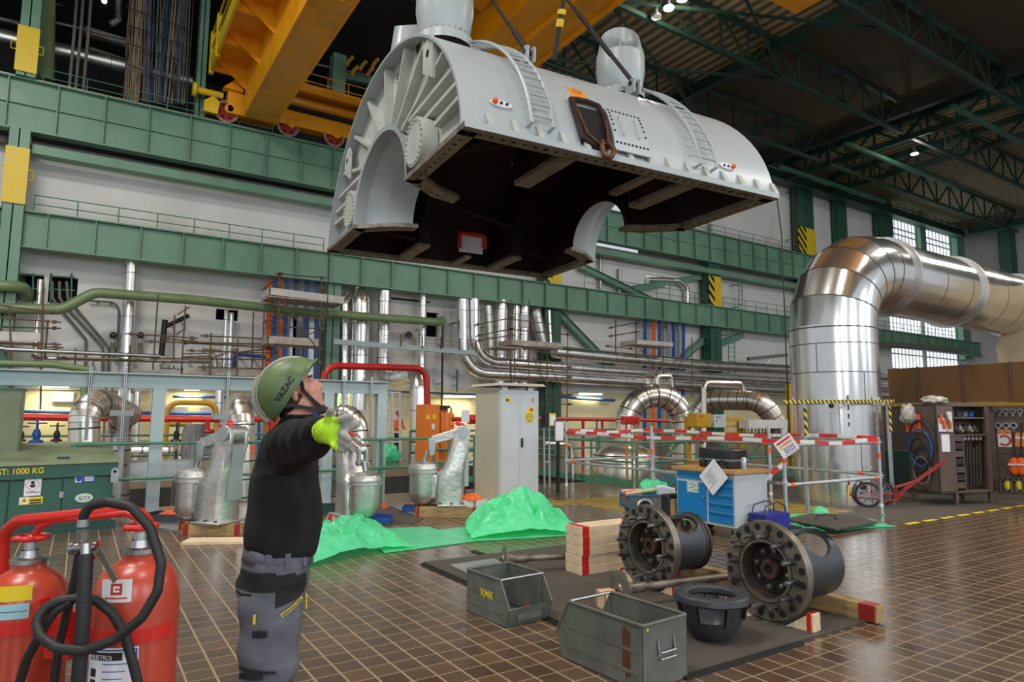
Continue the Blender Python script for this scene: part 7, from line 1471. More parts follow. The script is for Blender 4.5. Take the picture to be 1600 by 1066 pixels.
for k in range(5):
    rr = .30-.025*k; cz = 1.28-.14*k; pts = [tw(LW*.52+.0+rr*.85*math.cos(a), -.05-.03*(k % 3), cz-.1+rr*1.25*math.sin(a)) for a in [2*PI*i/28 for i in range(28)]]
    mb = MB(); mb.tube(pts, .018, 7, closed=True); tag(mb.build('hose_coil', ('iron_blue', 'blue_paint', 'rubber', 'rubber', 'cable_grey')[k]), '%s hose coil hung on left side of tool cabinet' % ('slate', 'blue', 'black', 'second black', 'grey')[k], 'hose', 'hose coils on tool cabinet')
p = tw(.1, -.06, 1.72); crumple('clear plastic bag of parts on left top corner of tool cabinet', (p.x, p.y, 1.50), .17, .15, .22, 'clear_wrap', 7.0)
p = tw(LW*.6, .3, 0); crumple('crumpled plastic wrap on top of tool cabinet', (p.x, p.y, HH_), .32, .22, .10, 'clear_wrap', 9.0, 'plastic_wrap', 'wrap')
def tcard(label, y0, y1, z0, z1, m, nm='paper_note'):
    mb = MB(); a = tw(LW+.004, y0, z0); b = tw(LW+.004, y1, z0); mb.add([a, b, b+V((0, 0, z1-z0)), a+V((0, 0, z1-z0))], [(0, 1, 2, 3)]); return tag(mb.build(nm, m, solid=.004, smooth=False), label, 'note')
tcard('white paper note on the tool cabinet front, lower one', .10, .30, .98, 1.30, 'paper'); tcard('white paper note on the tool cabinet front, upper one', .05, .25, 1.35, 1.60, 'paper'); tcard('clear document sleeve at right of tool cabinet front', .27, .40, 1.35, 1.72, 'paper_tint')
for k in range(4): mb = MB(); c_ = tw(LW+.03, .10+.07*k, 1.58-.1*(k % 2)); mb.ball(c_, .03, .03, .09); tag(mb.build('work_glove', 'orange_fabric' if k != 2 else 'cable_grey'), '%s hung on front of tool cabinet' % ('first orange glove', 'second orange glove', 'grey brown glove', 'third orange glove')[k], 'glove')
p = tw(LW*.25, -.02, 1.5); mb = MB(); mb.obox(p, V((math.cos(rzt), math.sin(rzt), 0))*.16, V((0, 0, .17)), V((-math.sin(rzt), math.cos(rzt), 0))*.006); s_ = mb.build('warning_board', 'orange_fabric', smooth=False); tag(s_, 'orange board with black octagon on left side of tool cabinet', 'sign')
u_ = V((math.cos(rzt), math.sin(rzt), 0)); n_ = V((math.sin(rzt), -math.cos(rzt), 0)); mb = MB(); mb.tube([p+n_*.01+u_*(.10*math.cos(a))+V((0, 0, .10*math.sin(a))) for a in [PI/8+PI/4*k for k in range(8)]], .006, 4, closed=True)
mb.v = [v-s_.location for v in mb.v]; mb.build('octagon', 'ink', s_)
# tool wall at the right edge
yw = V((TCc.x+.05, TCc.y-.02, 0)); XW = TCc.x+.1; pts0 = pZ(1556, 778)
XT = 15.0
o = thing('tool_wall', 'brown steel tool wall at right edge hung with spanners', 'tool wall', (XT, 5.2, 0))
ya, yb_ = pX(1556, 700, XT).y, pX(1700, 700, XT).y
mb = MB(); mb.box(XT, XT+.04, yb_, ya, .16, pX(1560, 634, XT).z); mb.build('board', 'tool_brown', o, world=True, smooth=False)
mb = MB(); z = pX(1560, 707, XT).z; mb.box(XT-.02, XT, yb_, ya, z-.01, z+.01); mb.build('batten', 'tool_brown', o, world=True, smooth=False)
def spanner(px, py, r, label, L=.25, m='steel'):
    p = pX(px, py, XT-.03); o = thing('ring_spanner', label, 'spanner', p, 0, 'spanners on tool wall'); mb = MB(); mb.lathe([(r*.55, -.015), (r, -.015), (r, .015), (r*.55, .015)], p, (1, 0, 0), 16, closed_prof=True); mb.build('ring', m, o, world=True)
    mb = MB(); mb.box(p.x-.01, p.x+.01, p.y-.02, p.y+.02, p.z-r-L, p.z-r*.9); mb.build('shank', m, o, world=True, smooth=False)
names = ('first', 'second', 'third', 'fourth', 'fifth', 'sixth')
for k, px in enumerate((1552, 1562, 1572, 1583, 1594)): spanner(px, 643, .05, 'small ring spanner in the top row of tool wall, %s from left' % names[k], .05)
for k, px in enumerate((1560, 1572.5, 1584)): spanner(px, 665, .065, 'large ring spanner in the second row of tool wall, %s from left' % names[k], .06, 'galv')
for k, px in enumerate((1563, 1572, 1580, 1588, 1596)): spanner(px, 749, .045, 'dark spanner in the bottom row of tool wall, %s from left' % names[k], .2, 'iron_machined')
for k, (x0_, y0_, x1_, y1_, m_, lab) in enumerate(((1558, 671, 1581, 699, 'paper', 'white sign with a red horseshoe mark on tool wall'), (1584, 676, 1610, 699, 'ink_orange', 'orange and white card at right of the horseshoe sign'))):
    a, b = pX(x0_, y0_, XT-.01), pX(x1_, y1_, XT-.01); mb = MB(); mb.box(XT-.012, XT, b.y, a.y, b.z, a.z); s_ = tag(mb.build('wall_sign', m_, smooth=False), lab, 'sign')
    if k == 0:
        mb = MB(); c_ = pX(1570, 688, XT-.02); mb.tube([V((XT-.016, c_.y+.09*math.cos(t), c_.z+.09*math.sin(t)-.0)) for t in [R(40)+R(280)*i/20 for i in range(21)]], .018, 6); mb.v = [v-s_.location for v in mb.v]; mb.build('red_mark', 'ink_red', s_)
        mb = MB(); mb.box(XT-.014, XT-.012, b.y, a.y, a.z-.09, a.z); mb.v = [v-s_.location for v in mb.v]; mb.build('orange_heading', 'ink_orange', s_, smooth=False)
    else:
        mb = MB(); mb.box(XT-.014, XT-.012, b.y, a.y, a.z-.12, a.z-.07); mb.v = [v-s_.location for v in mb.v]; mb.build('white_band', 'paper', s_, smooth=False)
for k, (px, lab) in enumerate(((1585, 'orange tool bag hanging at right edge of tool wall'), (1596, 'second orange tool bag hanging at right edge'))):
    a = pX(px, 729, XT-.06); o = thing('tool_bag', lab, 'bag', a); mb = MB(); mb.ball(a, .06, .10, .17); mb.build('pouch', 'orange_fabric', o, world=True); mb = MB(); mb.tube([a+V((0, 0, .15)), pX(px, 660, XT-.03)], .012, 6); mb.build('strap', 'rubber', o, world=True); mb = MB(); mb.box(a.x-.075, a.x-.05, a.y-.08, a.y+.08, a.z+.02, a.z+.05); mb.build('reflective_band', 'paper', o, world=True, smooth=False)
for k, px in enumerate((1574, 1592)):
    a = pX(px, 758, XT-.03); mb = MB(); mb.ball(a, .02, .05, .1); tag(mb.build('yellow_tool', 'ink_yellow'), '%s yellow handled tool in the bottom row of tool wall' % ('left', 'right')[k], 'tool')
# red two wheeled cart between the big pipe and tool cabinet
c = pZ(1357, 793); o = thing('sack_truck', 'red two wheeled cart in front of the huge silver pipe', 'cart', (c.x, c.y, 0), R(-50))
for (x, y) in ((0, 0), (.30, .42)):
    mb = MB(); mb.tube([(x+.20*math.cos(a), y, .225+.20*math.sin(a)) for a in [2*PI*k/32 for k in range(32)]], .026, 8, closed=True); wl = mb.build('tyre', 'rubber', o); mb = MB()
    mb.tube([(x+.178*math.cos(a), y, .225+.178*math.sin(a)) for a in [2*PI*k/32 for k in range(32)]], .010, 6, closed=True)
    for k in range(18): a = 2*PI*k/18; mb.tube([(x+.025*math.cos(a+.5), y+.02*(-1)**k, .225+.025*math.sin(a+.5)), (x+.178*math.cos(a), y, .225+.178*math.sin(a))], .0035, 4)
    mb.cyl((x, y-.035, .225), (x, y+.035, .225), .03, seg=10); mb.build('spoked_rim', 'galv', wl)
mb = MB(); mb.tube([(0, -.06, .225), (0, .06, .225)], .014, 6); mb.tube([(0, 0.05, .225), (.50, .2, .225)], .016, 8)
for y in (.06, .20): mb.tube([(-.28, y, .50), (-.30, y, .22), (-.18, y, .16), (.45, y, .12), (.62, y, .32), (1.35, y+.2, .85)], .016, 8, bend=.08); mb.tube([(.45, y, .12), (.48, y, .36), (.85, y+.05, .48)], .014, 8)
mb.tube([(-.28, .06, .50), (-.28, .20, .50)], .016, 8); mb.tube([(.62, .06, .32), (.62, .2, .32)], .014, 6); mb.tube([(.0, .06, .225), (.0, .06, .42), (-.28, .06, .5)], .014, 6); mb.build('tube_frame', 'red_dark', o)
# ------------------------------------------------------------------ green chemical cabinet at the left
GA, GB = pZ(-60, 849), pZ(172, 826)
ux = V((GB.x-GA.x, GB.y-GA.y, 0)); gl = ux.length; ux.normalize(); rzg = math.atan2(ux.y, ux.x)
o = thing('chemical_cabinet', 'green steel chemical container with sloping lid and hazard labels', 'cabinet', (GB.x, GB.y, 0), rzg); dpt = depth(GB); s = dpt/CAM_F
zt = CAM_H+(650-738)*-1*0+((648-742)*-0); ztop = pD(172, 742, dpt).z; zlid = ztop+.16
def gp(nm, m, *a, par=None, bevel=0): mb = MB(); mb.box(*a); return mb.build(nm, m, par or o, smooth=False, bevel=bevel)
gp('plinth', 'plinth_green', -gl, .06, -.02, 1.0, 0, .10); gp('body', 'cab_green', -gl, .0, .02, .95, .10, ztop-.02); hd_ = gp('header', 'cab_green', -gl, .04, -.03, .95, ztop-.01, ztop+.17, bevel=.006)
def gx(px, py): 
    p = pD(px, py, dpt); return None
def glocal(px, py):
    d = ray(px, py); n_ = V((-ux.y, ux.x, 0)); t = (V((GB.x, GB.y, 0))-EYE).dot(n_)/d.dot(n_); p = EYE+d*t; q = p-V((GB.x, GB.y, 0)); return q.dot(ux), p.z
xs_ = glocal(96, 780)[0]; x12 = glocal(12, 780)[0]
for a_, b_ in ((x12+.012, xs_-.008), (xs_+.008, -.02), (-gl, x12-.012)): gp('door', 'cab_green', a_, b_, -.005, .02, .13, ztop-.03)
mb = MB(); mb.prism([(-.06, ztop+.17), (.98, ztop+.17), (.98, ztop+.42), (.92, ztop+.42), (-.04, ztop+.195)], (-gl, 0, 0), (0, 1, 0), (0, 0, 1), (gl+.07, 0, 0)); ld = mb.build('sloping_lid', 'lid_green', o, smooth=False)
mb = MB(); q = glocal(102, 715); mb.box(q[0]-.07, q[0]+.07, .1, .14, ztop+.22, ztop+.26); mb.build('lid_handle', 'plinth_green', ld, smooth=False)
mb = MB(); mb.prism([(-.05, 0), (.05, 0), (.05, .16), (.025, .2), (-.025, .2), (-.05, .16)], (.0, -.045, ztop-.11), (1, 0, 0), (0, 0, 1), (0, .02, 0)); lg = mb.build('lifting_lug', 'steel', o, smooth=False); mb = MB(); mb.cyl((0, -.047, ztop+.04), (0, -.045, ztop+.04), .022, seg=12); mb.build('lug_hole', 'hole_dark', lg)
def gcard(q, nm, m, off=.009, par=None):
    (xa, za), (xb, zb2) = glocal(q[0], q[1]), glocal(q[2], q[3]); mb = MB(); mb.box(xa, xb, -off-.002, -off, zb2, za); return mb.build(nm, m, par or o, smooth=False)
text('ST: 1000 KG', .105, 'ink_yellow', hd_, (glocal(-5, 736)[0], -.036, glocal(0, 742)[1]), (1, 0, 0), (0, 0, 1), squash=.9, bold=.002)
def gtext(body, size, m, px, py, par, off=.0125, **k): x, z = glocal(px, py); return text(body, size, m, par, (x, -off, z), (1, 0, 0), (0, 0, 1), extrude=.0004, **k)
h1 = gcard((39, 746, 63, 774), 'hazard_label', 'paper')
x, z = glocal(51, 757); mb = MB(); e = .085
for a_, b_ in (((x-e, z), (x, z+e)), ((x, z+e), (x+e, z)), ((x+e, z), (x, z-e)), ((x, z-e), (x-e, z))): mb.beam((a_[0], -.0125, a_[1]), (b_[0], -.0125, b_[1]), .002, .012, up=(0, 1, 0))
mb.build('red_diamond', 'ink_red', h1, smooth=False)
mb = MB(); mb.ball((x, -.0125, z+.02), .022, .001, .024, 10, 6); mb.prism([(-.035, 0), (.035, 0), (.02, -.035), (-.02, -.035)], (x, -.0125, z-.005), (1, 0, 0), (0, 0, 1), (0, -.001, 0)); mb.build('black_symbol', 'ink', h1)
gtext('Nebezpeci!', .038, 'ink', 40.5, 771, h1)
gcard((30, 778, 66, 787), 'yellow_label', 'ink_yellow'); gw = gcard((30, 777.5, 44, 787.5), 'pictogram_field', 'paper', .0105); x, z = glocal(37, 785.5); mb = MB(); mb.prism([(-.045, 0), (.045, 0), (0, .075)], (x, -.0125, z), (1, 0, 0), (0, 0, 1), (0, -.001, 0)); mb.build('warning_triangle', 'ink_yellow', gw, smooth=False)
mb = MB(); mb.ball((x, -.0135, z+.026), .012, .001, .014, 8, 5); mb.build('symbol', 'ink', gw)
for py in (781, 785): gcard((46, py, 64, py+1.2), 'line_of_text', 'ink', .0115)
bl = gcard((128, 743, 149, 753), 'blue_label', 'ink_blue'); bw = gcard((117.5, 743.5, 128, 753.5), 'pictogram_field', 'paper'); x, z = glocal(123, 748.5); mb = MB(); mb.cyl((x, -.0125, z), (x, -.012, z), .036, seg=20); mb.build('blue_circle', 'ink_blue', bw)
for py in (744.5, 747.2, 750): gcard((132, py, 146, py+1.1), 'line_of_text', 'paper', .0115)
x, z = glocal(131, 778); mb = MB(); mb.prism([(.105*math.cos(a), .06*math.sin(a)) for a in [2*PI*k/28 for k in range(28)]], (x, -.010, z), (1, 0, 0), (0, 0, 1), (0, -.001, 0)); ov = mb.build('oval_badge', 'paper_tint', o, smooth=False); text('Q.T.S', .06, 'cab_green', ov, (x-.068, -.0125, z-.022), (1, 0, 0), (0, 0, 1), extrude=.0004, bold=.001)
x, z = glocal(96, 773); gp('door_latch', 'steel', x-.03, x+.02, -.02, -.005, z-.04, z+.04)
# green box at the left edge behind it
a = pY(-60, 606, 11.3); b = pY(27, 720, 11.3); o = thing('green_locker', 'olive green locker cut by the left edge of picture above chemical cabinet', 'locker', (b.x, 10.9, 0))
o.location = (b.x, 11.3, ztop+.19); mb = MB(); mb.box(-.9, 0, .0, .5, 0.0, a.z-ztop-.19); mb.build('body', 'lid_green', o, bevel=.01, smooth=False); mb = MB(); mb.box(-.9, .015, -.012, .51, a.z-ztop-.21, a.z-ztop-.18); mb.build('lid_edge', 'cab_green', o, smooth=False); mb = MB(); mb.box(-.9, -.02, -.012, 0, .05, a.z-ztop-.28); mb.build('door', 'lid_green', o, smooth=False)
# ================================================================== the worker
PB = pD(440, 700, 2.9); PB = V((PB.x, PB.y, 0)); PRZ = R(-15)
def fuse(mb, voxel, smooth=4, fac=.5):     # overlapping lofts become one continuous skin
    me = bpy.data.meshes.new('t'); me.from_pydata([tuple(p) for p in mb.v], [], mb.f); me.update(); bm = bmesh.new(); bm.from_mesh(me); bmesh.ops.recalc_face_normals(bm, faces=bm.faces); bm.to_mesh(me); bm.free()
    t = bpy.data.objects.new('t', me); COL.objects.link(t); r_ = t.modifiers.new('r', 'REMESH'); r_.mode = 'VOXEL'; r_.voxel_size = voxel
    s = t.modifiers.new('s', 'SMOOTH'); s.factor = fac; s.iterations = smooth
    dg = bpy.context.evaluated_depsgraph_get(); out = bpy.data.meshes.new_from_object(t.evaluated_get(dg)); bpy.data.objects.remove(t); bpy.data.meshes.remove(me); return out
def skin(name, me, mats, parent, pick=None, wrinkle=None, cuts=()):
    if cuts:
        bm = bmesh.new(); bm.from_mesh(me)
        for co, no in cuts: bmesh.ops.bisect_plane(bm, geom=bm.verts[:]+bm.edges[:]+bm.faces[:], plane_co=co, plane_no=no)
        bm.to_mesh(me); bm.free()
    if wrinkle:
        for v in me.vertices: v.co += v.normal*wrinkle(v.co)
    me.materials.clear()
    for x in mats: me.materials.append(M[x])
    for p in me.polygons: p.material_index = pick(p.center, p.normal) if pick else 0
    me.shade_smooth(); me.name = name; o = bpy.data.objects.new(name, me); COL.objects.link(o)
    if parent: o.parent = parent
    return o
def ell(z, cx, a, b, cy=0, n=28, p=1., tilt=0):
    return [V((cx+a*math.copysign(abs(math.cos(t))**p, math.cos(t)), cy+b*math.copysign(abs(math.sin(t))**p, math.sin(t)), z+tilt*math.cos(t))) for t in [2*PI*k/n for k in range(n)]]
def limb(mb, pts, rs, n=14):
    mb.tube(pts, rs, n); mb.ball(pts[0], rs[0]*.98, seg=12, rings=8); mb.ball(pts[-1], rs[-1]*.98, seg=12, rings=8)
SH_R, EL_R, WR_R = V((.035, -.185, 1.475)), V((.105, -.45, 1.50)), V((.165, -.69, 1.545))
SH_L, EL_L, WR_L = V((.035, .185, 1.475)), V((-.01, .235, 1.19)), V((.0, .235, .93))
pp = R(24); HF, HU = V((math.cos(pp), 0, math.sin(pp))), V((-math.sin(pp), 0, math.cos(pp))); HC = V((.046, 0, 1.700))
def hp(f, y, u): return HC+HF*f+V((0, y, 0))+HU*u
HR = Matrix(((HF.x, 0, HU.x), (0, 1, 0), (HF.z, 0, HU.z)))
mb = MB()
mb.ball(hp(-.015, 0, .03), .098, .076, .095, 20, 14, HR); mb.ball(hp(.045, 0, -.045), .055, .058, .075, 18, 12, HR); mb.ball(hp(.072, 0, -.095), .026, .030, .024, 12, 8, HR)
for s in (-1, 1):
    mb.ball(hp(.060, s*.034, -.025), .030, .026, .03, 12, 8, HR); mb.ball(hp(.005, s*.052, -.075), .035, .016, .03, 10, 8, HR); mb.ball(hp(-.012, s*.079, -.02), .018, .009, .032, 12, 8, HR); mb.ball(hp(.075, s*.03, .026), .018, .026, .012, 10, 6, HR)
mb.tube([hp(.088, 0, .018), hp(.102, 0, -.005), hp(.112, 0, -.022)], [.010, .013, .015], 10); mb.ball(hp(.108, 0, -.027), .014, .017, .012, 10, 8, HR)
mb.ball(hp(.092, 0, -.056), .013, .024, .007, 10, 6, HR); mb.ball(hp(.090, 0, -.068), .012, .022, .008, 10, 6, HR)
mb.loft([ell(1.46, .03, .085, .10), ell(1.54, .04, .066, .066), ell(1.60, .06, .062, .060), ell(1.67, .075, .066, .060)])
mb.loft([ell(.86, -.01, .085, .12), ell(.95, -.006, .10, .13), ell(1.08, .01, .105, .13), ell(1.25, .025, .11, .145), ell(1.42, .035, .095, .17), ell(1.50, .04, .06, .12)])
for s, (a, b, c) in ((-1, (SH_R, EL_R, WR_R)), (1, (SH_L, EL_L, WR_L))):
    limb(mb, [a, a.lerp(b, .5), b, b.lerp(c, .35), c], [.058, .05, .042, .043, .028]); limb(mb, [V((-.012, s*.085, .90)), V((-.012, s*.092, .70)), V((-.015, s*.10, .50)), V((-.035, s*.105, .36)), V((-.055, s*.11, .09))], [.070, .064, .052, .055, .038])
    mb.loft([ell(.0, .03, .14, .05, s*.115), ell(.05, .02, .13, .045, s*.115), ell(.10, -.05, .05, .042, s*.112)])
# left hand, relaxed, with five fingers
def hand(mb, w_, d, side, up, curl, sc=1.):
    d, side, up = d.normalized(), side.normalized(), up.normalized(); c = w_+d*.05*sc
    mb.obox(c, d*.048*sc, side*.038*sc, up*.013*sc); mb.ball(c-d*.01, .03*sc)
    for i, (off, L_) in enumerate(((.030, .075), (.010, .084), (-.011, .078), (-.031, .060))):
        b = w_+d*.095*sc+side*off*sc; cu = curl[i]; pts = [b-d*.03*sc, b]; cur = 0
        for k in range(3): cur += cu; pts.append(pts[-1]+(d*math.cos(cur)-up*math.sin(cur)+side*off*1.6)*L_*sc*(.42, .33, .25)[k])
        mb.tube(pts, [.0105*sc, .0105*sc, .0095*sc, .009*sc, .0075*sc], 8); mb.ball(pts[-1], .0078*sc, seg=8, rings=6)
    b = w_+d*.025*sc+side*.034*sc; t = (d*.55+side*.8-up*.3).normalized(); pts = [b-side*.015*sc, b+t*.03*sc, b+t*.058*sc+d*.004, b+t*.07*sc+d*.022*sc]
    mb.tube(pts, [.014*sc, .0125*sc, .011*sc, .0085*sc], 8); mb.ball(pts[-1], .009*sc, seg=8, rings=6)
hand(mb, WR_L, (WR_L-EL_L), V((1, .1, 0)), V((0, 1, 0)), (.35, .4, .45, .5))
body = fuse(mb, .0085, 3)
def pick_body(c, n): return 0
person = skin('person', body, ['skin'], None, pick_body); person.location = PB; person.rotation_euler = (0, 0, PRZ)
tag(person, 'worker in black shirt and green helmet, looking up with right arm held out', 'person')
for s in (-1, 1):
    mb = MB(); mb.ball(hp(.071, s*.031, .004), .0105); mb.build('eye', 'skin', person); mb = MB(); mb.tube([hp(.082, s*.018, .030), hp(.090, s*.032, .036), hp(.076, s*.05, .032)], .005, 6); mb.build('eyebrow', 'hair', person)
mb = MB(); mb.ball(hp(-.035, 0, -.015), .083, .0775, .085, 22, 14, HR); hr = mb.build('hair', 'hair', person)
# shirt
mb = MB()
mb.loft([ell(1.018, .012, .146, .170, tilt=-.024), ell(1.06, .020, .154, .174, tilt=-.015), ell(1.12, .026, .160, .178), ell(1.19, .024, .154, .178), ell(1.32, .020, .144, .188), ell(1.42, .024, .130, .205, p=.9), ell(1.49, .030, .108, .195, p=.9), ell(1.54, .045, .074, .135), ell(1.575, .055, .066, .075), ell(1.592, .058, .064, .066)])
limb(mb, [SH_R+V((0, .05, -.03)), SH_R.lerp(EL_R, .35), EL_R, EL_R.lerp(WR_R, .5), WR_R+V((-.01, .03, 0))], [.104, .092, .080, .068, .050], 18)
limb(mb, [SH_L+V((0, -.05, -.03)), SH_L.lerp(EL_L, .4), EL_L, EL_L.lerp(WR_L, .5), WR_L], [.098, .080, .064, .055, .045], 18)
def wr_s(c):
    f = .004*math.sin(26*c.z+9*c.x+6*c.y)+.003*math.sin(41*c.x-23*c.y+11*c.z)
    if c.y < -.16: f += .006*math.sin(60*c.y+25*c.z)
    if c.z > 1.34 and c.y < 0: f += .005*math.sin(38*(c.x*1.4-c.z)+10*c.y)
    return f+.008*NZ.noise(V((c.x*10, c.y*9, c.z*5)))
skin('shirt', fuse(mb, .011, 4), ['black_cloth'], person, None, wr_s)
mb = MB(); mb.tube([V((.056+.064*math.cos(t), .067*math.sin(t), 1.590)) for t in [2*PI*k/28 for k in range(28)]], .008, 8, closed=True); mb.build('collar', 'black_cloth', person)
# lettering between the shoulder blades
text('IS', .055, 'orange_fabric', person, (-.121, -.085, 1.43), (.48, -.88, 0), (.03, 0, 1), 'shirt_lettering', bold=.002)
# trousers
mb = MB(); mb.loft([ell(1.055, .008, .132, .160, tilt=-.02), ell(1.01, .004, .138, .166), ell(.96, -.006, .146, .172), ell(.90, -.010, .146, .176), ell(.83, -.012, .132, .17), ell(.78, -.014, .09, .15)])
for s in (-1, 1):
    mb.loft([ell(.86, -.012, .122, .088, s*.086), ell(.758, -.012, .126, .094, s*.094), ell(.62, -.008, .116, .090, s*.100), ell(.48, -.022, .108, .088, s*.104), ell(.30, -.045, .100, .088, s*.112), ell(.10, -.052, .098, .086, s*.115), ell(.03, -.045, .100, .088, s*.115)])
def wr_t(c): return .011*NZ.noise(V((c.x*9+c.z*5, c.y*8, c.z*11-c.x*4)))+.004*math.sin(34*c.z+14*c.x)+.004*math.sin(22*c.x-31*c.z+9*c.y)+(.006*math.sin(44*c.z+10*c.x) if c.z < .6 else 0)
def pick_t(c, n):
    z, x, y = c.z, c.x, c.y
    if .885 < z < .965-.10*max(0, x+.02) and x < .005: return 1
    if x >= .005 and .80+.28*x < z-.02 and z < .955-.1*x and x < .125 and abs(y) > .06: return 1
    if z < .50-.25*max(0, x) and x > .015: return 1
    if abs(y) < .04 and x < -.10 and z < .89: return 1
    return 0
skin('trousers', fuse(mb, .0105, 4), ['trouser_grey', 'trouser_black'], person, pick_t, wr_t, (((0, 0, .885), (0, 0, 1)), ((.005, 0, 0), (1, 0, 0)), ((0, 0, .82), (-.28, 0, 1)), ((0, 0, .50), (.25, 0, 1)), ((.015, 0, 0), (1, 0, 0)), ((.125, 0, 0), (1, 0, 0))))
mb = MB(); rr = [ell(z, cx, a, b, tilt=t) for z, cx, a, b, t in ((.975, .001, .1405, .170, -.012), (1.035, .010, .1345, .166, -.02))]; mb.loft(rr, cap=False); mb.build('waistband', 'trouser_grey', person, solid=.005)
for t_ in (200, 222, 255, 285, 318, 345): a = R(t_); c = V((.006+.138*math.cos(a), .169*math.sin(a), 1.0)); mb = MB(); tn = V((-math.sin(a), math.cos(a), 0)); mb.obox(c+V((.004, 0, 0)), tn*.012, V((0, 0, .034)), V((math.cos(a), math.sin(a), 0))*.006); mb.build('belt_loop', 'trouser_grey', person, bevel=.003)
def strip(nm, m, pts, w_, t=.004):
    mb = MB(); pts = [V(p) for p in pts]
    for a, b in zip(pts[:-1], pts[1:]): mb.beam(a, b, t, w_)
    return mb.build(nm, m, person, smooth=False)
def ts(x, z, cx=-.012, a=.130, b=.097, cy=-.094):   # point on the near side of the right thigh
    q = max(-1, min(1, (x-cx)/a)); return V((x, cy-b*math.sqrt(max(0, 1-q*q))-.004, z))
strip('yellow_zip', 'ink_yellow', [ts(.03, .800, b=.112), ts(.075, .825, b=.114), ts(.108, .85, b=.112)], .012); strip('zip_tape', 'ink', [ts(.035, .803, b=.116), ts(.075, .826, b=.118), ts(.104, .848, b=.116)], .004)
strip('zip_pull', 'ink_yellow', [V((.125, -.12, .862)), V((.128, -.122, .80))], .010); strip('yellow_tab', 'ink_yellow', [ts(-.075, .79), ts(-.066, .79)], .036)
for z, x0, x1, w_ in ((.735, -.075, -.02, .026), (.605, -.12, .02, .010), (.575, -.115, -.03, .022)): strip('pocket_flap', 'trouser_black', [ts(x0+(x1-x0)*k/5, z-.02*(k/5) if w_ < .02 else z, b=.108) for k in range(6)], w_)
strip('back_pocket', 'trouser_black', [V((-.148, -.06, .875)), V((-.128, -.105, .87)), V((-.09, -.148, .875))], .008, .006)
for s in (-1, 1):
    mb = MB(); mb.loft([ell(.0, .03, .150, .056, s*.115), ell(.03, .03, .152, .058, s*.115), ell(.07, .01, .135, .056, s*.115), ell(.12, -.045, .075, .058, s*.115)]); mb.build('boot', 'trouser_black', person, ang=50)
# helmet: dome, rim, peak, strap, lettering
ha = R(56); E1, E2 = V((math.cos(ha), 0, math.sin(ha))), V((-math.sin(ha), 0, math.cos(ha))); HM = V((.032, 0, 1.700)); RA, RB, RS = .148, .142, .122
def hpt(u, y, v): return HM+E1*u+V((0, y, 0))+E2*v
mb = MB(); n, kk = 40, 14; rings = []
for j in range(kk+1):
    th = PI/2*j/kk*1.0; ring = []
    for i in range(n):
        a = 2*PI*i/n; rs = math.sin(th); ex = 1+.10*max(0, math.cos(a))**4*(rs**6)
        vv = RB*math.cos(th)-(.018*(1-math.cos(a))*.5*rs**8); rid = 1+.018*(abs(math.sin(a)) < .25)*math.sin(th)*math.cos(th)
        ring.append(hpt(RA*rs*math.cos(a)*ex, RS*rs*math.sin(a), vv*rid))
    rings.append(ring)
mb.loft(rings, cap=False); hm = mb.build('helmet', 'helmet_green', person, solid=.005, ang=50)
mb = MB(); mb.tube(rings[-1], .0045, 8, closed=True); mb.build('helmet_edge', 'helmet_green', hm)
mb = MB(); 
for s in (0,): mb.loft([[hpt(RA*1.08*t*.96, y*t, RB*.0+.0-.004*(1-t)) for y in (-.075, -.05, -.025, 0, .025, .05, .075)] for t in (.9, 1.0)], cap=False)
pk = [[hpt(RA*math.sqrt(max(0, 1-(y/RS)**2))*1.04+(.030*(1-(y/.095)**2))*t, y, .010-.014*t) for y in [-.092+.184*k/14 for k in range(15)]] for t in (0, .5, 1)]
mb = MB(); mb.loft(pk, cap=False); mb.build('peak', 'helmet_green', hm, solid=.006)
mb = MB(); mb.tube([hpt(RA*1.012*math.cos(t), -.028*0, RB*1.012*math.sin(t)) for t in [R(18)+R(150)*k/20 for k in range(21)]], .010, 8); mb.tube([hpt(RA*1.0*math.cos(t), -.03, RB*1.0*math.sin(t)) for t in [R(14)+R(156)*k/20 for k in range(21)]], .004, 6); mb.build('helmet_ridge', 'helmet_rim', hm)
mb = MB(); mb.tube([hpt(RA*1.0*math.cos(t)*.985-.012, -RS*.30*0+.0, RB*math.sin(t)*1.03) for t in [R(95)+R(85)*k/12 for k in range(13)]], .016, 8); mb.build('reflective_rim', 'helmet_rim', hm)
tx = text('VAZAC', .036, 'ink', hm, (0, 0, 0), (1, 0, 0), (0, 1, 0), 'helmet_lettering', bold=.0012)
ta = R(4); bx_ = V((-.070, .010))
for v in tx.data.vertices:
    x, y, z = v.co; u = bx_.x+x*math.cos(ta)-y*math.sin(ta); vv = bx_.y+x*math.sin(ta)+y*math.cos(ta)
    q = max(.05, 1-(u/RA)**2-(vv/RB)**2); v.co = hpt(u, -RS*math.sqrt(q)-.004-z, vv)
tx.data.update()
def strap(nm, pts, w_, m='ink', par=person, t=.004, nrm=(0, 1, 0)):
    mb = MB(); pts = roundpath([V(p) for p in pts], .02, 4)
    for a, b in zip(pts[:-1], pts[1:]): mb.beam(a, b, w_, t, up=nrm)
    return mb.build(nm, m, par, smooth=False)
for s in (-1, 1):
    st = strap('chin_strap', [hpt(.055, s*.113, -.008), hp(.03, s*.083, -.01), hp(.055, s*.066, -.075), hp(.085, s*.03, -.128)], .017, par=hm)
    strap('nape_strap', [hpt(-.075, s*.095, -.01), hp(-.03, s*.086, -.055), hp(.03, s*.074, -.095), hp(.07, s*.045, -.118)], .014, par=hm)
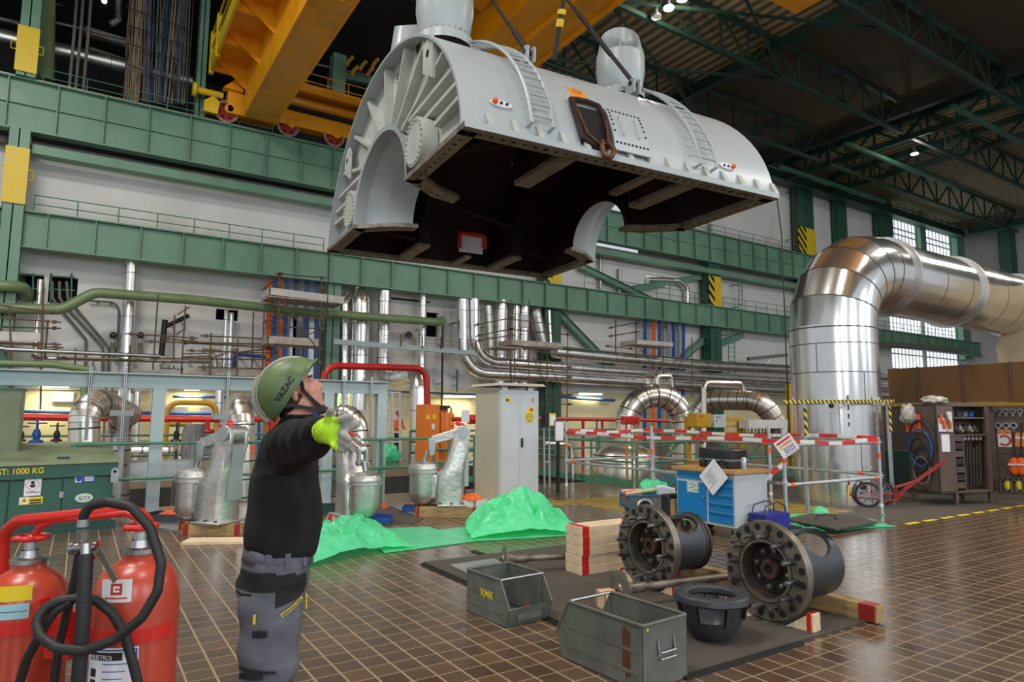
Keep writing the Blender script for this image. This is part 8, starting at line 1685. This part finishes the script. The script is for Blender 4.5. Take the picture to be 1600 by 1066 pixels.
mb = MB(); mb.obox(hp(.075, -.043, -.118), HF*.018, V((.3, 1, 0)).normalized()*.006, HU*.014); mb.build('buckle', 'black_paint', hm, bevel=.003, smooth=False); mb = MB(); mb.ball(hp(.082, 0, -.128), .028, .032, .012, 12, 8, HR); mb.build('chin_cup', 'black_paint', hm)
# glove on the outstretched right hand
mb = MB(); gr, gt, gu = V((.952, -.306, 0)), V((-.306, -.952, 0)), V((0, 0, 1)); wv = WR_R+V((.0, .005, 0))
mb.tube([wv+V((-.01, .04, -.002)), wv, wv+gt*.05+gr*.012], [.047, .044, .046], 14); mb.ball(wv+gt*.07+gr*.03, .05, .045, .048)
pc = wv+gt*.09+gr*.035
tips = []
for b0, dirs, r_ in ((V((.02, 0, .030)), ((gr*.5+gt*.8+gu*.35), (gr*.95+gt*.2+gu*.25), (gr+gu*.22)), .0135), (V((.035, 0, .012)), ((gr*.8+gt*.6), (gr*1.0+gu*.3), (gr*.8+gu*.5)), .0145), (V((.03, 0, -.008)), ((gt*.9+gr*.35), (gt*.5+gr*.6-gu*.25), (gr*.5-gu*.5)), .0145), (V((.02, 0, -.026)), ((gt*.8+gr*.5-gu*.2), (gr*.8+gt*.2-gu*.35), (gr*.7-gu*.6)), .0135), (V((.0, 0, -.036)), ((gt*.6+gr*.5-gu*.4), (gr*.8-gu*.45), (gr*.8-gu*.35)), .0125)):
    p = pc+gr*b0.x+gu*b0.z; pts = [p-dirs[0].normalized()*.03, p]
    for k, d in enumerate(dirs): pts.append(pts[-1]+d.normalized()*(.027, .021, .016)[k])
    mb.tube(pts, [r_, r_*1.05, r_, r_*.97, r_*.85], 10); mb.ball(pts[-1], r_*.86, seg=8, rings=6); tips.append(pts)
p = pc-gr*.012+gu*.034; tp_ = [p-gu*.02, p+(gu*.7+gt*.5+gr*.2)*.03, p+(gu*.7+gt*.8+gr*.35)*.052]; mb.tube(tp_, [.017, .016, .0125], 10); mb.ball(tp_[-1], .013, seg=8, rings=6)
def pick_g(c, n):
    k = (c-pc).dot(gr); return 1 if (k > .028 or (c-tp_[-1]).length < .030 or (c-pc).dot(gt) > .042) else 0
skin('work_glove', fuse(mb, .0055, 3), ['glove_lime', 'glove_grey'], person, pick_g)
mb = MB(); mb.tube([wv+V((-.012, .045, -.002))+V((.952, -.306, 0))*0, wv+V((-.004, .022, -.001))], .0475, 16, cap=False); mb.build('glove_cuff', 'glove_lime', person)

# ================================================================== foreground trolley with two red gas cylinders
T2, T1 = pD(212, 950, 2.38), pD(40, 950, 2.46); e = (T2-T1); e.z = 0; e.normalize(); nv = V((e.y, -e.x, 0)); TRZ = math.atan2(e.y, e.x)
TO = (T1+T2)/2; TO.z = 0
o = thing('extinguisher_trolley', 'red wheeled fire extinguisher trolley with two cylinders and black hose at lower left', 'fire extinguisher', TO, TRZ)
hx = (T2-T1).length/2; cz = pD(212, 878, 2.38).z; cz1 = pD(40, 893, 2.46).z; rC = .142
def q_(px, py, dep): p = pD(px, py, dep)-TO; return Matrix.Rotation(-TRZ, 3, 'Z') @ p
for x, zt_, nm in ((-hx, cz1, 'left'), (hx, cz, 'right')):
    mb = MB(); mb.lathe([(0, .08), (rC*.9, .08), (rC, .12), (rC, zt_-.16), (rC*.985, zt_-.115), (rC*.92, zt_-.068), (rC*.78, zt_-.030), (rC*.56, zt_-.006), (.058, zt_+.008), (.055, zt_+.03), (.05, zt_+.035)], (x, 0, 0), (0, 0, 1), 40); cy = mb.build('gas_cylinder', 'red_gloss', o, ang=50)
    mb = MB(); mb.lathe([(.056, zt_+.028), (.062, zt_+.030), (.062, zt_+.046), (.035, zt_+.05), (.028, zt_+.075)], (x, 0, 0), (0, 0, 1), 24); mb.build('neck_ring', 'steel', cy)
    mb = MB(); mb.lathe([(.02, zt_+.055), (.022, zt_+.10), (.018, zt_+.13), (0, zt_+.13)], (x, 0, 0), (0, 0, 1), 16); vl = mb.build('valve', 'galv', cy)
    mb = MB(); wv_ = [V((x+(.048+.006*math.cos(6*a))*math.cos(a), (.048+.006*math.cos(6*a))*math.sin(a), zt_+.12)) for a in [2*PI*k/36 for k in range(36)]]; mb.tube(wv_, .010, 8, closed=True); mb.cyl((x-.04, 0, zt_+.12), (x+.04, 0, zt_+.12), .010); mb.cyl((x, -.04, zt_+.12), (x, .04, zt_+.12), .010); mb.cyl((x, 0, zt_+.10), (x, 0, zt_+.135), .018); mb.build('hand_wheel', 'red_paint', vl)
    def wrap(a0, a1, z0, z1, m_, nm2, off=.0012): mb = MB(); mb.lathe([(rC+off, z0), (rC+off, z1)], (x, 0, 0), (0, 0, 1), 14, R(a0), R(a1)); return mb.build(nm2, m_, cy)
    def on(a, z, off=.002): return V((x+(rC+off)*math.cos(R(a)), (rC+off)*math.sin(R(a)), z))
    zz = lambda y, d=2.26: pD(200, y, d).z
    if nm == 'right':
        lw = wrap(262, 303, zz(940), zz(905), 'paper', 'white_label'); zc = zz(920)
        for a0, a1, z0, z1, m_ in ((276, 291, zc-.019, zc+.019, 'ink_red'), (279.5, 288, zc-.010, zc+.010, 'paper'), (282, 291.5, zc-.003, zc+.003, 'ink_red')): wrap(a0, a1, z0, z1, m_, 'company_mark', .0018 if m_ == 'ink_red' and z1-z0 > .02 else .0024 if m_ == 'paper' else .003)
        wrap(268, 298, zz(935), zz(932.5), 'ink_red', 'line_of_text', .0018)
        lb = wrap(243, 316, zz(1090), zz(1008), 'paper', 'instruction_label'); wrap(244.5, 314.5, zz(1088), zz(1011), 'ink_blue', 'label_border', .0015); wrap(246.5, 312.5, zz(1087), zz(1013), 'paper', 'label_field', .0019); wrap(250, 297, zz(1027), zz(1015), 'ink', 'black_heading', .0023)
        for k in range(3): wrap(272, 304-3*k, zz(1033+k*11), zz(1031.5+k*11), 'ink_blue', 'line_of_text', .0023)
        for k in range(3): wrap(252, 262, zz(1052+k*16), zz(1040+k*16), 'ink', 'pictogram', .0023)
        a_ = R(272); tl = text('PRISTROJ', .020, 'paper', o, on(254, zz(1025), .012), V((-math.sin(R(272)), math.cos(R(272)), 0)), (0, 0, 1), 'label_lettering', extrude=.0003)
    else: wrap(250, 322, zz(941, 2.34), zz(917, 2.34), 'ink_yellow', 'yellow_label'); wrap(250, 320, zz(968, 2.34), zz(945, 2.34), 'sky_blue_label', 'blue_label'); wrap(270, 318, zz(957, 2.34), zz(956, 2.34), 'ink', 'line_of_text', .0018)
zb_ = pD(150, 981, 2.35).z
mb = MB(); ol = [(-hx-rC-.004, .0)]
for x in (-hx, hx): mb.lathe([(rC+.002, zb_-.023), (rC+.006, zb_-.023), (rC+.006, zb_+.023), (rC+.002, zb_+.023)], (x, 0, 0), (0, 0, 1), 36, R(180), R(360))
mb.box(-hx+rC*.9, hx-rC*.9, -.055, -.045, zb_-.023, zb_+.023); mb.build('clamp_band', 'red_paint', o)
mb = MB(); mb.box(-.05, .05, -.09, -.045, zb_-.10, zb_+.06); mb.box(-.055, -.04, -.13, -.09, zb_-.02, zb_+.11); mb.box(.04, .055, -.13, -.09, zb_-.02, zb_+.11); mb.build('hose_bracket', 'red_paint', o, smooth=False)
mb = MB(); top = q_(120, 812, 2.48); mb.tube([V((-hx-.11, .17, .2)), q_(5, 880, 2.55), q_(6, 832, 2.55), q_(28, 814, 2.5), q_(205, 796, 2.45), q_(233, 812, 2.45), q_(238, 880, 2.45), V((hx+.09, .17, .2))], .021, 14, bend=.08); mb.build('push_handle', 'red_paint', o)
mb = MB(); mb.tube([V((-hx, 0, cz1+.10)), V((-hx+.03, .0, cz1+.16)), V((-hx+.09, -.0, cz1+.185)), V((hx-.06, -.0, cz+.165)), V((hx-.01, .0, cz+.145)), V((hx, 0, cz+.10))], .012, 10, bend=.04); mb.build('manifold_pipe', 'red_paint', o)
mb = MB(); mb.box(-hx-.12, hx+.12, -.12, .2, .06, .08); mb.build('base_plate', 'red_paint', o, smooth=False)
for x in (-hx-.17, hx+.17): mb = MB(); mb.lathe([(.03, -.03), (.15, -.03), (.165, -.015), (.165, .015), (.15, .03), (.03, .03)], (x, .12, .165), (1, 0, 0), 24, closed_prof=True); mb.build('wheel', 'rubber', o)
hd = 2.13
mb = MB(); mb.tube([q_(x, y, d) for x, y, d in ((129, 822, 2.2), (131, 803, 2.2), (142, 790, 2.2), (168, 785, 2.18), (205, 792, 2.16), (235, 825, 2.14), (252, 880, 2.12), (246, 925, 2.10), (222, 965, 2.08), (180, 1000, 2.07), (130, 1018, 2.06), (90, 1014, 2.08), (63, 995, 2.1), (56, 972, 2.13), (68, 950, 2.16), (95, 938, 2.18), (122, 935, 2.2), (150, 938, 2.2), (176, 958, 2.2), (194, 990, 2.2), (206, 1030, 2.2), (220, 1085, 2.2), (222, 1160, 2.2), (180, 1200, 2.2))], .0155, 12, bend=.05, nb=3); mb.build('hose', 'rubber', o)
mb = MB(); mb.tube([q_(x, y, d) for x, y, d in ((25, 1160, 2.2), (28, 1075, 2.2), (42, 1030, 2.18), (66, 985, 2.16), (85, 955, 2.17), (112, 940, 2.19))], .0145, 12, bend=.06, nb=3); mb.build('hose', 'rubber', o)
mb = MB(); mb.tube([q_(x, y, d) for x, y, d in ((124, 858, 2.24), (118, 900, 2.24), (104, 960, 2.24), (92, 1010, 2.24), (82, 1080, 2.24), (80, 1160, 2.24))], .0135, 12, bend=.06, nb=3); mb.build('hose', 'rubber', o)
mb = MB(); mb.tube([q_(135, 866, 2.17), q_(130, 960, 2.12), q_(121, 1090, 2.1), q_(120, 1170, 2.1)], .0215, 14); mb.build('lance', 'rubber', o)
mb = MB(); a, b = q_(129, 832, 2.2), q_(130, 811, 2.2); mb.cyl(q_(129.5, 822, 2.2), b, .0185, .0165, 14); cp = mb.build('hose_coupling', 'galv', o)
mb = MB(); mb.cyl(q_(129, 842, 2.2), q_(129, 830, 2.2), .019, seg=6); mb.cyl(q_(129, 856, 2.2), q_(129, 842, 2.2), .012, seg=10); mb.cyl(q_(112, 857, 2.2), q_(152, 854, 2.2), .015, seg=12); mb.cyl(q_(111, 858, 2.2), q_(117, 857, 2.2), .02, seg=12); mb.cyl(q_(135, 868, 2.18), q_(135, 850, 2.19), .018, seg=12); mb.build('ball_valve', 'steel', cp)
mb = MB(); mb.beam(q_(153, 855, 2.18), q_(181, 908, 2.14), .006, .026); mb.build('valve_lever', 'iron_machined', cp, bevel=.002, smooth=False)
mb = MB(); mb.tube([q_(148, 856, 2.19), q_(157, 845, 2.18), q_(160, 858, 2.18), q_(146, 874, 2.18)], .003, 6); mb.build('safety_tag', 'red_paint', cp)

# ------------------------------------------------------------------ distant worker in orange
o = pZ(621, 708); mb = MB(); mb.ball((0, 0, 1.60), .09, .08, .12, 12, 8); mb.loft([ell(1.36, 0, .06, .07, n=12), ell(1.55, .01, .055, .06, n=12)]); mb.loft([ell(.85, 0, .10, .14, n=12), ell(1.15, 0, .10, .14, n=12), ell(1.42, 0, .09, .18, n=12)])
for s in (-1, 1):
    limb(mb, [V((0, s*.19, 1.38)), V((.03, s*.27, 1.14)), V((.20, s*.22, 1.00))], [.055, .042, .032], 8); limb(mb, [V((0, s*.09, .88)), V((0, s*.10, .48)), V((-.02, s*.11, .08))], [.08, .055, .04], 8); mb.loft([ell(0, .04, .13, .05, s*.11, 10), ell(.09, .01, .09, .045, s*.11, 10)])
    for k in range(5): mb.tube([V((.21, s*(.20+.012*k), 1.0)), V((.27, s*(.19+.014*k), .98-.004*k))], .010, 6)
far = skin('person', fuse(mb, .016, 2), ['skin'], None); far.location = o; far.rotation_euler = (0, 0, R(-60)); tag(far, 'distant worker in bright orange jacket and dark trousers beside the cream rack', 'person')
mb = MB(); mb.loft([ell(.82, 0, .135, .175, n=16), ell(1.1, 0, .135, .18, n=16), ell(1.40, 0, .115, .205, n=16), ell(1.47, 0, .07, .09, n=16)])
for s in (-1, 1): limb(mb, [V((0, s*.18, 1.38)), V((.03, s*.27, 1.14)), V((.18, s*.225, 1.01))], [.085, .066, .05], 10)
skin('jacket', fuse(mb, .018, 2), ['orange_fabric'], far)
mb = MB()
for s in (-1, 1): mb.loft([ell(.9, 0, .115, .10, s*.08, 14), ell(.5, 0, .085, .08, s*.10, 14), ell(.06, -.02, .08, .075, s*.11, 14)])
skin('trousers', fuse(mb, .018, 2), ['trouser_black'], far)
mb = MB(); mb.lathe([(0, 1.77), (.07, 1.755), (.115, 1.70), (.125, 1.63), (.15, 1.62)], (0, 0, 0), (0, 0, 1), 18); mb.build('helmet', 'red_dark', far, solid=.006)
